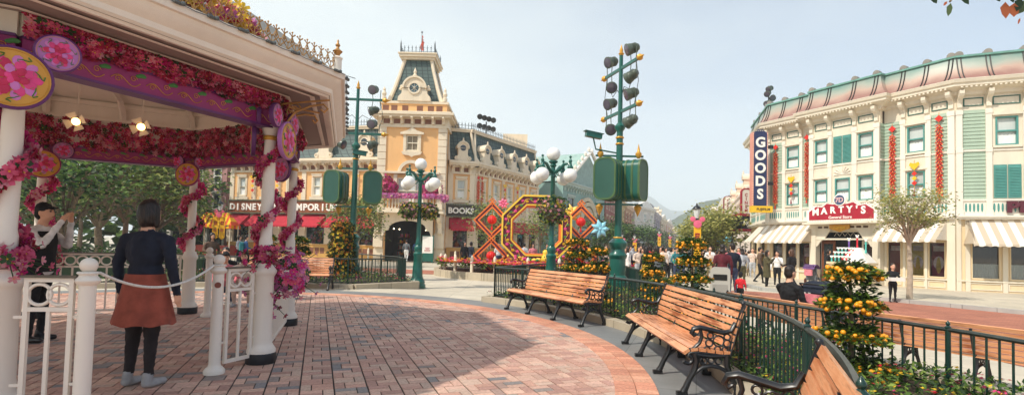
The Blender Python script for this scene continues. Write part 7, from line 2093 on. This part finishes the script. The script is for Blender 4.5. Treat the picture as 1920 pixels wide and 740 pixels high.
ARMS = {'down': ((.15, .015, .64), (.155, -.035, .485)), 'phone': ((.14, -.06, .66), (.045, -.17, .8)), 'carry': ((.15, -.0, .65), (.085, -.16, .6)), 'pocket': ((.165, .03, .64), (.12, -.05, .53)), 'back': ((.14, .06, .66), (.06, .1, .55)), 'fwd': ((.13, -.1, .68), (.1, -.24, .66)), 'up': ((.16, -.09, .82), (.14, -.14, 1.0)), 'lap': ((.14, -.04, .64), (.07, -.19, .55)), 'push': ((.14, -.03, .65), (.11, -.2, .56))}
def figure_prims(h, pose, arms, hair, hs=1.0, detail=False, top_len=.5, wide=1.0, sleeve=True):
    P = []
    def V3(x, y, z): return Vector((x * h, y * h, z * h))
    dz = 0
    legs = {'stand': [((1, .01, 0, .285), (1, .06, .012, .05)), ((-1, .01, 0, .285), (-1, .06, .012, .05))],
            'walk': [((1, .05, -.06, .3), (1, .055, -.09, .05)), ((-1, .05, -.01, .29), (-1, .055, .14, .09))],
            'sit': [((1, .06, -.25, .52), (1, .06, -.27, .29)), ((-1, .06, -.25, .52), (-1, .06, -.25, .29))],
            'crouch': [((1, .1, -.22, .57), (1, .09, -.1, .35)), ((-1, .07, -.2, .56), (-1, .07, -.12, .35))]}[pose]
    drop = {'stand': 0, 'walk': 0, 'sit': .245, 'crouch': .305}[pose]
    for (sd, kx, ky, kz), (sd2, ax, ay, az) in legs:
        hip, kn, an = V3(sd * .052, 0, .5), V3(sd * max(kx, .055), ky, kz), V3(sd * ax, ay, az)
        P += [('c', hip, kn, .056 * h * wide, .038 * h, 2), ('c', kn, an, .036 * h, .022 * h, 2), ('c', an + V3(0, .015, -.022), an + V3(sd * .012, -.085, -.03), .024 * h, .02 * h, 3)]
    if detail:
        for sd, ax, ay, az in [q[1] for q in legs]: P += [('c', V3(sd * ax, ay + .006, az - .01), V3(sd * ax, ay + .006, az + .012), .027 * h, .026 * h, 3), ('e', V3(sd * (ax + .006), ay - .035, az - .031), (.026 * h, .068 * h, .019 * h), 3)]
    P.append(('e', V3(0, 0, .515), (.095 * h * wide, .066 * h, .062 * h), 2))
    P += [('e', V3(0, 0, .6), (.088 * h * wide, .062 * h, .1 * h), 1), ('e', V3(0, .004, .72), (.1 * h * wide, .066 * h, .11 * h), 1)]
    if top_len < .5: P.append(('e', V3(0, 0, .52), (.1 * h * wide, .072 * h, .07 * h), 1))
    P += [('c', V3(0, .004, .8), V3(-.1 * wide, .004, .783), .042 * h, .034 * h, 1), ('c', V3(0, .004, .8), V3(.1 * wide, .004, .783), .042 * h, .034 * h, 1), ('c', V3(0, .005, .8), V3(0, -.006, .87), .034 * h, .03 * h, 0)]
    for sd, ar in ((1, arms[0]), (-1, arms[1])):
        e, w = ARMS[ar] if isinstance(ar, str) else ar
        s_, e_, w_ = V3(sd * .112 * wide, .004, .775), V3(sd * e[0], e[1], e[2]), V3(sd * w[0], w[1], w[2])
        P += [('c', s_, e_, .036 * h, .028 * h, 1), ('c', e_, w_, .027 * h, .02 * h, 1 if sleeve else 0)]
        d = (w_ - e_).normalized(); sdv = d.cross(Vector((0, 1, 0)))
        sdv = sdv.normalized() if sdv.length > .1 else Vector((1, 0, 0)); 
        if detail:
            P.append(('c', w_, w_ + d * .04 * h, .016 * h, .018 * h, 0))
            up_ = sdv.cross(d)
            for k in range(4):
                b0 = w_ + d * .048 * h + up_ * (k - 1.5) * .0095 * h; L_ = (.034, .041, .038, .03)[k] * h
                m_ = b0 + d * L_ * .55 + sdv * .004 * h
                P += [('c', b0, m_, .0052 * h, .005 * h, 0), ('c', m_, m_ + (d * .8 + sdv * .45 * -1).normalized() * L_ * .5, .005 * h, .0042 * h, 0)]
            P.append(('c', w_ + d * .015 * h + up_ * .018 * h, w_ + d * .045 * h + up_ * .03 * h, .006 * h, .005 * h, 0))
        else: P += [('c', w_, w_ + d * .045 * h, .017 * h, .015 * h, 0), ('c', w_ + d * .06 * h, w_ + d * .085 * h - Vector((0, 0, .01 * h)), .013 * h, .009 * h, 0)]
    hc = V3(0, -.012, .93); k = hs * h
    if hs != 1: hc += Vector((0, 0, (hs - 1) * .06 * h))
    P += [('e', hc, (.043 * k, .052 * k, .064 * k), 0), ('e', hc + Vector((0, -.02 * k, -.03 * k)), (.032 * k, .036 * k, .034 * k), 0), ('e', hc + Vector((0, -.055 * k, -.012 * k)), (.008 * k, .012 * k, .013 * k), 0)]
    for sd in (-1, 1): P.append(('e', hc + Vector((sd * .044 * k, .004 * k, -.008 * k)), (.006 * k, .012 * k, .018 * k), 0))
    Hh = [('e', hc + Vector((0, .01 * k, .018 * k)), (.049 * k, .053 * k, .056 * k), 4), ('e', hc + Vector((0, .022 * k, -.012 * k)), (.046 * k, .04 * k, .052 * k), 4)]
    if hair == 'bob': Hh += [('e', hc + Vector((0, .024 * k, -.016 * k)), (.052 * k, .042 * k, .075 * k), 4)] + [('c', hc + Vector((sd * .043 * k, .0, .02 * k)), hc + Vector((sd * .044 * k, .002 * k, -.07 * k)), .014 * k, .016 * k, 4) for sd in (-1, 1)]
    if hair == 'long': Hh += [('e', hc + Vector((0, .03 * k, -.04 * k)), (.052 * k, .038 * k, .105 * k), 4)] + [('c', hc + Vector((sd * .043 * k, .005 * k, .02 * k)), hc + Vector((sd * .05 * k, .0, -.13 * k)), .015 * k, .014 * k, 4) for sd in (-1, 1)]
    if hair == 'bun': Hh += [('e', hc + Vector((0, .06 * k, .03 * k)), (.024 * k, .024 * k, .024 * k), 4)]
    if hair == 'cap': Hh += [('e', hc + Vector((0, -.045 * k, .03 * k)), (.038 * k, .04 * k, .008 * k), 4)]
    if hair == 'hood': Hh += [('e', hc + Vector((0, .035 * k, -.06 * k)), (.06 * k, .045 * k, .035 * k), 1)]
    dv = Vector((0, 0, -drop * h))
    def sh(L): return [(q[0], q[1] + dv, q[2] + dv, *q[3:]) if q[0] == 'c' else (q[0], q[1] + dv, *q[2:]) for q in L]
    return sh(P), sh(Hh), hc + dv, k
_figs = {}
def person(label, x, y, z0, h, yaw, top, bottom, shoe=None, skin=None, hairm=None, pose='stand', arms=('down', 'down'), hair='short', voxel=.018, hs=1.0, face=True, skirt=None, coat=None, group=None, wide=1.0, detail=False, sleeve=True, lean=0.0):
    t = thing('person', label, 'person', (x, y, z0), yaw, group)
    if lean: t.rotation_euler = (lean, 0, yaw)
    P, Hh, hc, k = figure_prims(h, pose, arms, hair, hs, detail, .4 if coat else .5, wide, sleeve)
    me, idx = fuse(P, voxel * h, 'body')
    for m in (skin or SKIN, top, bottom, shoe or IRON): me.materials.append(m)
    me.polygons.foreach_set('material_index', idx)
    o = bpy.data.objects.new('body', me); COL.objects.link(o); o.parent = t
    me, idx = fuse(Hh, min(voxel, .012) * h * 1.0, 'hair'); me.materials.append(hairm or HAIR if hair != 'hood' else HAIR)
    o = bpy.data.objects.new('cap' if hair == 'cap' else 'hair', me); COL.objects.link(o); o.parent = t
    if face:
        b = MB()
        for sd in (-1, 1): b.ell(hc + Vector((sd * .018 * k, -.046 * k, .004 * k)), (.008 * k, .006 * k, .005 * k), 8, 6)
        for sd in (-1, 1): b.ell(hc + Vector((sd * .018 * k, -.049 * k, .017 * k)), (.011 * k, .004 * k, .0022 * k), 8, 5)
        b.build('eyes', HAIR, t, 80)
        b = MB(); b.ell(hc + Vector((0, -.053 * k, -.036 * k)), (.013 * k, .005 * k, .0045 * k), 8, 5); b.build('mouth', mat('lip', (176, 92, 88), .5, 0), t, 80)
    if skirt:
        m, z1, z2, r2 = skirt
        b = MB(); n = 44; vs = []
        for i in range(7):
            f = i / 6; r = (.1 + (r2 - .1) * f) * h
            for q in range(n): w = 2 * pi * q / n; rr = r * (1 + .055 * f * sin(w * 7) + .03 * f * sin(w * 4 + 1)); vs.append((rr * cos(w), rr * .78 * sin(w), (z1 + (z2 - z1) * f) * h + .006 * h * f * sin(w * 7)))
        b.add(vs, [(i * n + q, (i + 1) * n + q, (i + 1) * n + (q + 1) % n, i * n + (q + 1) % n) for i in range(6) for q in range(n)])
        b.build('skirt', m, t, 80)
    if coat:
        m, z2, r2 = coat
        b = MB(); n = 32; vs = []
        prof = [(.105, .79), (.118, .72), (.108, .6), (.112, .52), ((.112 + r2) / 2, (.52 + z2) / 2), (r2, z2)]
        for i, (r, z) in enumerate(prof):
            for q in range(n):
                w = 2 * pi * q / n; f = i / 5; rr = r * h * (1 + .04 * f * sin(w * 5)) * wide; vs.append((rr * cos(w), rr * .72 * sin(w) + .004 * h, z * h))
        b.add(vs, [(i * n + q, (i + 1) * n + q, (i + 1) * n + (q + 1) % n, i * n + (q + 1) % n) for i in range(5) for q in range(n)])
        b.build('coat', m, t, 80)
    return t
NAVYC, RUST, TIGHT, GREYSH = fabric('navy', (26, 32, 48)), fabric('rust', (148, 74, 58)), fabric('tights', (38, 32, 34)), fabric('grey_shoe', (164, 164, 164))
WHITEC, BLACKC, BEIGE, GREYC, MAROONC = fabric('white', (230, 228, 226)), fabric('black', (24, 24, 27)), fabric('beige', (214, 192, 176)), fabric('grey', (104, 108, 112)), fabric('maroon', (96, 30, 42))
OLIVEC, REDC, PINKC, BLUEC, DENIM, BROWNC, YELC, LGREY, TEALC, GREENC, PURPC, ORANGEC, KHAKI = fabric('olive', (84, 78, 52)), fabric('red', (206, 34, 44)), fabric('pink', (226, 130, 140)), fabric('blue', (50, 84, 128)), fabric('denim', (58, 70, 96)), fabric('brown', (104, 82, 66)), fabric('yellow', (222, 176, 60)), fabric('light_grey', (176, 178, 182)), fabric('teal', (50, 122, 128)), fabric('green', (120, 190, 70)), fabric('purple', (108, 74, 124)), fabric('orange', (224, 112, 48)), fabric('khaki', (160, 144, 108))
BROWNH = strands(mat('brown_hair', (58, 36, 26), .45, 0), (120, 84, 58))
# in and behind the bandstand
g = gnd(262, 724)
person('woman seen from behind in a navy jacket, rust skirt, black tights and grey shoes', g.x, g.y, 0, 1.72, pi - .15, NAVYC, TIGHT, GREYSH, arms=(((.165, .01, .645), (.17, -.02, .5)), ((.165, .01, .645), (.168, -.03, .5))), hair='bob', voxel=.0085, skirt=(RUST, .6, .335, .16), detail=True, wide=1.12)
person('staff member in dark vest and white sleeves lifting both hands by the far column', -6.05, 6.6, 0, 1.78, 1.75, WHITEC, BLACKC, arms=(((.14, -.09, .69), (.05, -.15, .86)), ((.14, -.09, .69), (.05, -.15, .86))), hair='cap', hairm=BLACKC, voxel=.009, detail=True, coat=(BLACKC, .5, .11))
person('person in white shirt raising a phone to photograph the woman in the rust skirt', -5.2, 7.3, 0, 1.6, .45, WHITEC, DENIM, arms=('phone', 'phone'), hair='short', voxel=.013)
ph = MB(); ph.box((-5.2 + .43 * .31, 7.3 - .9 * .31, 1.36), (.15, .02, .085), rz=.45); tag(ph.build('mobile_phone', mat('phone_silver', (170, 170, 170), .3, .05)), 'silver phone held up by the person in a white shirt', 'phone')
g = gnd(455, 572)
person('woman in beige top with black bob crouching on the bricks behind the white gate', g.x, g.y, 0, 1.62, .25, BEIGE, BEIGE, LGREY, pose='crouch', arms=('lap', 'lap'), hair='bob', voxel=.012)
person('man in grey jacket crouching behind the woman in beige', g.x + .3, g.y + 1.5, 0, 1.85, .1, GREYC, DENIM, pose='crouch', arms=('lap', 'lap'), hair='short', voxel=.014, wide=1.12)
person('person in a pink jacket and dark cap crouching by the white ball topped post', g.x - .45, g.y + .1, 0, 1.58, .5, PINKC, DENIM, WHITEC, pose='crouch', arms=('lap', 'lap'), hair='cap', hairm=BLACKC, voxel=.013)
person('person in black with sunglasses crouching beyond the rope', g.x - .95, g.y + 1.0, 0, 1.7, .3, BLACKC, DENIM, pose='crouch', arms=('lap', 'lap'), hair='short', voxel=.014)
person('child in pink leaning on the man in grey', g.x - .15, g.y + 1.7, 0, 1.2, .6, PINKC, PINKC, pose='crouch', arms=('lap', 'lap'), hair='bob', voxel=.018, hs=1.25)
for px, Y, lab, top, bot, pose, hair, arms, yaw in ((462, 25, 'visitor in blue jacket with teal backpack bending toward the awnings', BLUEC, DENIM, 'walk', 'short', ('carry', 'carry'), 2.2), (449, 27, 'visitor in light grey behind the blue jacketed visitor', LGREY, BLACKC, 'stand', 'bob', ('down', 'carry'), 1.6), (484, 29, 'visitor in orange red top by the stone pier of the emporium', ORANGEC, BLACKC, 'stand', 'short', ('carry', 'carry'), 1.2), (497, 27, 'visitor in brown coat next to the garlanded column', BROWNC, BROWNC, 'stand', 'short', ('phone', 'down'), .8), (398, 17, 'visitor with brown hair and dark jacket behind the rope', BROWNC, BLACKC, 'stand', 'long', ('down', 'carry'), 1.0)):
    c = at(px, 440, Y)
    t = person(lab, c.x, Y, GZ, 1.7, yaw, top, bot, pose=pose, arms=arms, hair=hair, voxel=.02)
    if 'backpack' in lab:
        b = MB(); b.prism(capsule(.3, .42), .1, .26); b.M = None; o = b.build('backpack', TEALC, t, 40); o.location = (0, .02, 1.15)
for px, Y, lab, top, bot, yaw, pose in ((763, 40.3, 'person in grey hoodie and white trousers walking into the emporium', GREYC, WHITEC, pi, 'walk'), (781, 40.9, 'person in blue jacket entering the emporium beside the notice board', BLUEC, BLACKC, pi - .3, 'walk')):
    c = at(px, 440, Y); person(lab, c.x, Y, GZ, 1.78, yaw, top, bot, WHITEC if bot is WHITEC else None, pose=pose, hair='short', voxel=.02)
for px, Y, lab, top, bot, yaw, hair in ((872, 29.5, 'person in dark coat standing by the lower lantern diamond', BLACKC, BLACKC, .6, 'long'), (884, 30.5, 'person in navy with a red scarf behind the lantern diamond', NAVYC, DENIM, 2.5, 'bob'), (936, 30, 'visitor in white seen between lantern diamond and arch', WHITEC, DENIM, .3, 'short'), (1000, 31, 'visitor in pink seen through the octagonal arch', PINKC, LGREY, .2, 'long'), (984, 33, 'visitor in light blue seen through the octagonal arch', LGREY, DENIM, 2.9, 'short'), (1026, 32, 'visitor in dark green seen through the octagonal arch', OLIVEC, BLACKC, .1, 'short')):
    c = at(px, 440, Y); person(lab, c.x, Y, GZ, 1.7, yaw, top, bot, hair=hair, voxel=.022)
# across the street
def walker(label, px, py, h, yaw, top, bot, z0=GZ, **k):
    g = gnd(px, py, z0); return person(label, g.x, g.y, z0, h, yaw, top, bot, **k)
walker('woman in long olive coat with a white belt looking at her phone', 1438, 541, 1.62, .9, OLIVEC, BLACKC, arms=('phone', 'phone'), hair='long', coat=(OLIVEC, .3, .13), voxel=.015)
walker('woman in white shirt and black trousers facing the olive coated woman', 1457, 538, 1.6, -.7, WHITEC, BLACKC, arms=('phone', 'down'), hair='bun', voxel=.015)
walker('woman in black top with long brown hair seen from behind near the stroller', 1484, 548, 1.68, pi + .5, BLACKC, BLACKC, arms=('carry', 'carry'), hair='long', hairm=BROWNH, voxel=.015, pose='walk', face=False)
walker('person in brown jacket carrying a maroon bag by the shop awning', 1424, 531, 1.66, 1.2, BROWNC, BLACKC, z0=GZ + .1, pose='walk', hair='short', voxel=.018)
walker('woman in black padded jacket holding the shop door', 1553, 530, 1.66, .9, BLACKC, BLACKC, z0=GZ + .1, arms=('fwd', 'down'), hair='bob', voxel=.016)
walker('small boy in black holding a white box by the street tree', 1674, 566, 1.24, -.25, BLACKC, BLACKC, z0=GZ, arms=('carry', 'carry'), hair='short', voxel=.013, hs=1.25)
g = gnd(1674, 566, GZ)
b = MB(); b.box((g.x - .05, g.y - .24, GZ + .76), (.4, .22, .11), rz=-.25); tag(b.build('white_box', WHITE), 'flat white box carried by the small boy in black', 'box')
walker('toddler in red padded vest and black cap standing by the bin', 1388, 573, .92, 2.6, REDC, BLACKC, hair='cap', hairm=BLACKC, hs=1.35, voxel=.018, face=False)
walker('man in maroon hoodie with a dark backpack behind the tall citrus tree', 1354, 566, 1.74, pi - .2, MAROONC, DENIM, hair='hood', voxel=.015, face=False)
walker('tall person in navy beside the maroon hooded man', 1373, 559, 1.8, pi + .2, NAVYC, DENIM, hair='short', voxel=.016, face=False)
walker('person in light grey hoodie beyond the toddler in red', 1391, 538, 1.68, pi, LGREY, OLIVEC, hair='hood', voxel=.018, face=False)
walker('woman in long white coat passing the floodlight pole', 1177, 529, 1.62, 1.4, WHITEC, TIGHT, hair='long', coat=(WHITEC, .32, .13), pose='walk', voxel=.017)
walker('woman in beige jacket with arms folded close to the pole', 1196, 533, 1.64, .4, BEIGE, LGREY, hair='bob', arms=('carry', 'carry'), voxel=.017)
walker('woman in black jacket and pleated yellow skirt seen from behind', 1211, 545, 1.62, pi + .4, BLACKC, TIGHT, hair='long', skirt=(YELC, .6, .14, .15), voxel=.016, face=False)
walker('woman in grey padded jacket with long black hair beside the yellow skirt', 1231, 545, 1.63, pi, GREYC, TIGHT, hair='long', coat=(GREYC, .42, .12), voxel=.016, face=False)
# seated man on the street bench
t = person('man in black sitting on the street bench eating a chocolate ice cream', 4.86, 8.95, GZ, 1.74, pi / 2 + .25, BLACKC, DENIM, BLACKC, pose='sit', arms=(((.15, -.06, .68), (.08, -.2, .78)), 'lap'), hair='short', voxel=.0095, detail=True, wide=1.1)
fx = Matrix.Translation((4.86, 8.95, GZ)) @ Matrix.Rotation(pi / 2 + .25, 4, 'Z')
p = fx @ Vector((.08 * 1.74, -.27 * 1.74, (.8 - .245) * 1.74))
ic = thing('ice_cream', 'dark ice cream on a stick held by the seated man in black', 'ice cream', p)
b = MB(); b.tube((0, 0, -.06), (0, 0, .03), .006, n=6); b.build('stick', WOOD, ic)
b = MB(); b.ell((0, 0, .07), (.026, .016, .055), 10, 8); b.build('ice', mat('chocolate', (92, 54, 40), .4, .1), ic, 80)
# strollers
def stroller(label, x, y, z0, yaw, m1, m2):
    t = thing('stroller', label, 'stroller', (x, y, z0), yaw, 'baby strollers')
    b = MB()
    for sx in (-.22, .22):
        b.path([(sx, .45, 1.0), (sx, .3, .85), (sx, -.35, .12)], .014, 6); b.path([(sx, .3, .12), (sx, .05, .55)], .013, 6)
    b.path([(-.22, .45, 1.0), (.22, .45, 1.0)], .016, 6); b.build('frame', IRON, t)
    for sx in (-.24, .24):
        for sy in (-.36, .3): b = MB(); b.torus((sx, sy, .1), .085, .022, 14, 6, Matrix.Rotation(pi / 2, 3, 'Y')); b.build('wheel', IRON, t, 60)
    b = MB(); b.prism([(-.2, .35), (.2, .35), (.22, .9), (-.22, .9)], .1, .2); b.box((0, -.08, .42), (.4, .4, .1)); b.build('seat', m1, t)
    b = MB()
    for i in range(7):
        a0, a1 = rad(20 + i * 20), rad(40 + i * 20)
        b.quad((-.24, .15 - .34 * cos(a0) * .9, .75 + .3 * sin(a0)), (.24, .15 - .34 * cos(a0) * .9, .75 + .3 * sin(a0)), (.24, .15 - .34 * cos(a1) * .9, .75 + .3 * sin(a1)), (-.24, .15 - .34 * cos(a1) * .9, .75 + .3 * sin(a1)))
    b.build('hood', m2, t, 60)
    b = MB(); b.box((0, .42, .7), (.3, .12, .26)); b.build('bag', PINKC, t)
g = gnd(1524, 540, GZ + .0)
stroller('baby stroller with pink bag next to the woman with brown hair', g.x, g.y, GZ, 2.2, GREYC, PURPC)
stroller('dark hooded stroller in front of the street bench', 5.6, 9.0, GZ, 1.9, BLACKC, NAVYC)
# ---- the crowd in the street: shared body shapes, each person in clothes of their own
SH = []
for pose, arms, hair in (('stand', ('down', 'down'), 'short'), ('walk', ('down', 'carry'), 'long'), ('stand', ('phone', 'down'), 'bob'), ('walk', ('carry', 'down'), 'cap'), ('stand', ('pocket', 'pocket'), 'hood'), ('walk', ('down', 'down'), 'bun')):
    P, Hh, hc, k = figure_prims(1.68, pose, arms, hair)
    me, idx = fuse(P + Hh, .036, 'body')
    for m in (SKIN, GREYC, DENIM, IRON, HAIR): me.materials.append(m)
    me.polygons.foreach_set('material_index', idx)
    SH.append((me, hair))
TOPS = [('white', WHITEC), ('black', BLACKC), ('navy', NAVYC), ('grey', GREYC), ('red', REDC), ('beige', BEIGE), ('blue', BLUEC), ('maroon', MAROONC), ('light grey', LGREY), ('pink', PINKC), ('brown', BROWNC), ('teal', TEALC), ('bright green', GREENC), ('purple', PURPC), ('olive', OLIVEC), ('khaki', KHAKI), ('yellow', YELC)]
BOTS = [('blue jeans', DENIM), ('black trousers', BLACKC), ('pale trousers', LGREY), ('khaki trousers', KHAKI)]
HW = {'short': 'short hair', 'long': 'long hair', 'bob': 'bobbed hair', 'cap': 'a cap', 'hood': 'a hood', 'bun': 'a hair bun'}
WEI = [0, 1, 2, 3, 0, 1, 2, 3, 0, 4, 5, 8, 8, 8, 5, 6, 4, 7, 9, 10, 11, 12, 13, 14, 15, 16, 0, 1]
used = set(); made = []
def crowd_person(px, Y, yaw, where):
    for _ in range(60):
        ti, bi, si = rnd.choice(WEI), rnd.choice((0, 0, 1, 1, 2, 3)), rnd.randrange(6)
        if (ti, bi, si) not in used: break
    used.add((ti, bi, si))
    c = at(px, 440, Y)
    if any(abs(c.x - q[0]) < .45 and abs(Y - q[1]) < .45 for q in made): return
    made.append((c.x, Y))
    me, hair = SH[si]
    o = bpy.data.objects.new('person', me); COL.objects.link(o)
    o.location = (c.x, Y, GZ); o.rotation_euler = (0, 0, yaw); s_ = U(.9, 1.06); o.scale = (s_, s_, s_)
    for i, m in ((1, TOPS[ti][1]), (2, BOTS[bi][1])):
        o.material_slots[i].link = 'OBJECT'; o.material_slots[i].material = m
    tag(o, 'person with %s in %s top and %s %s' % (HW[hair], TOPS[ti][0], BOTS[bi][0], where), 'person', 'people in the street crowd')
for k in range(150):
    Y = 26 + 80 * (k / 150) ** 1.4
    crowd_person(U(1166, 1345), Y, rnd.choice((0, pi)) + U(-.6, .6), 'in the street crowd')
for k in range(26): crowd_person(U(1168, 1290), U(23.5, 33), rnd.choice((0, pi, 2.6)) + U(-.6, .6), 'in the street crowd')
for k in range(38): crowd_person(U(1340, 1432), U(26.5, 44), rnd.choice((0, pi, 1.5)) + U(-.6, .6), 'under the olive trees')
for k in range(9): crowd_person(U(1060, 1160), U(33, 50), rnd.choice((0, pi)) + U(-.6, .6), 'behind the festival frames')
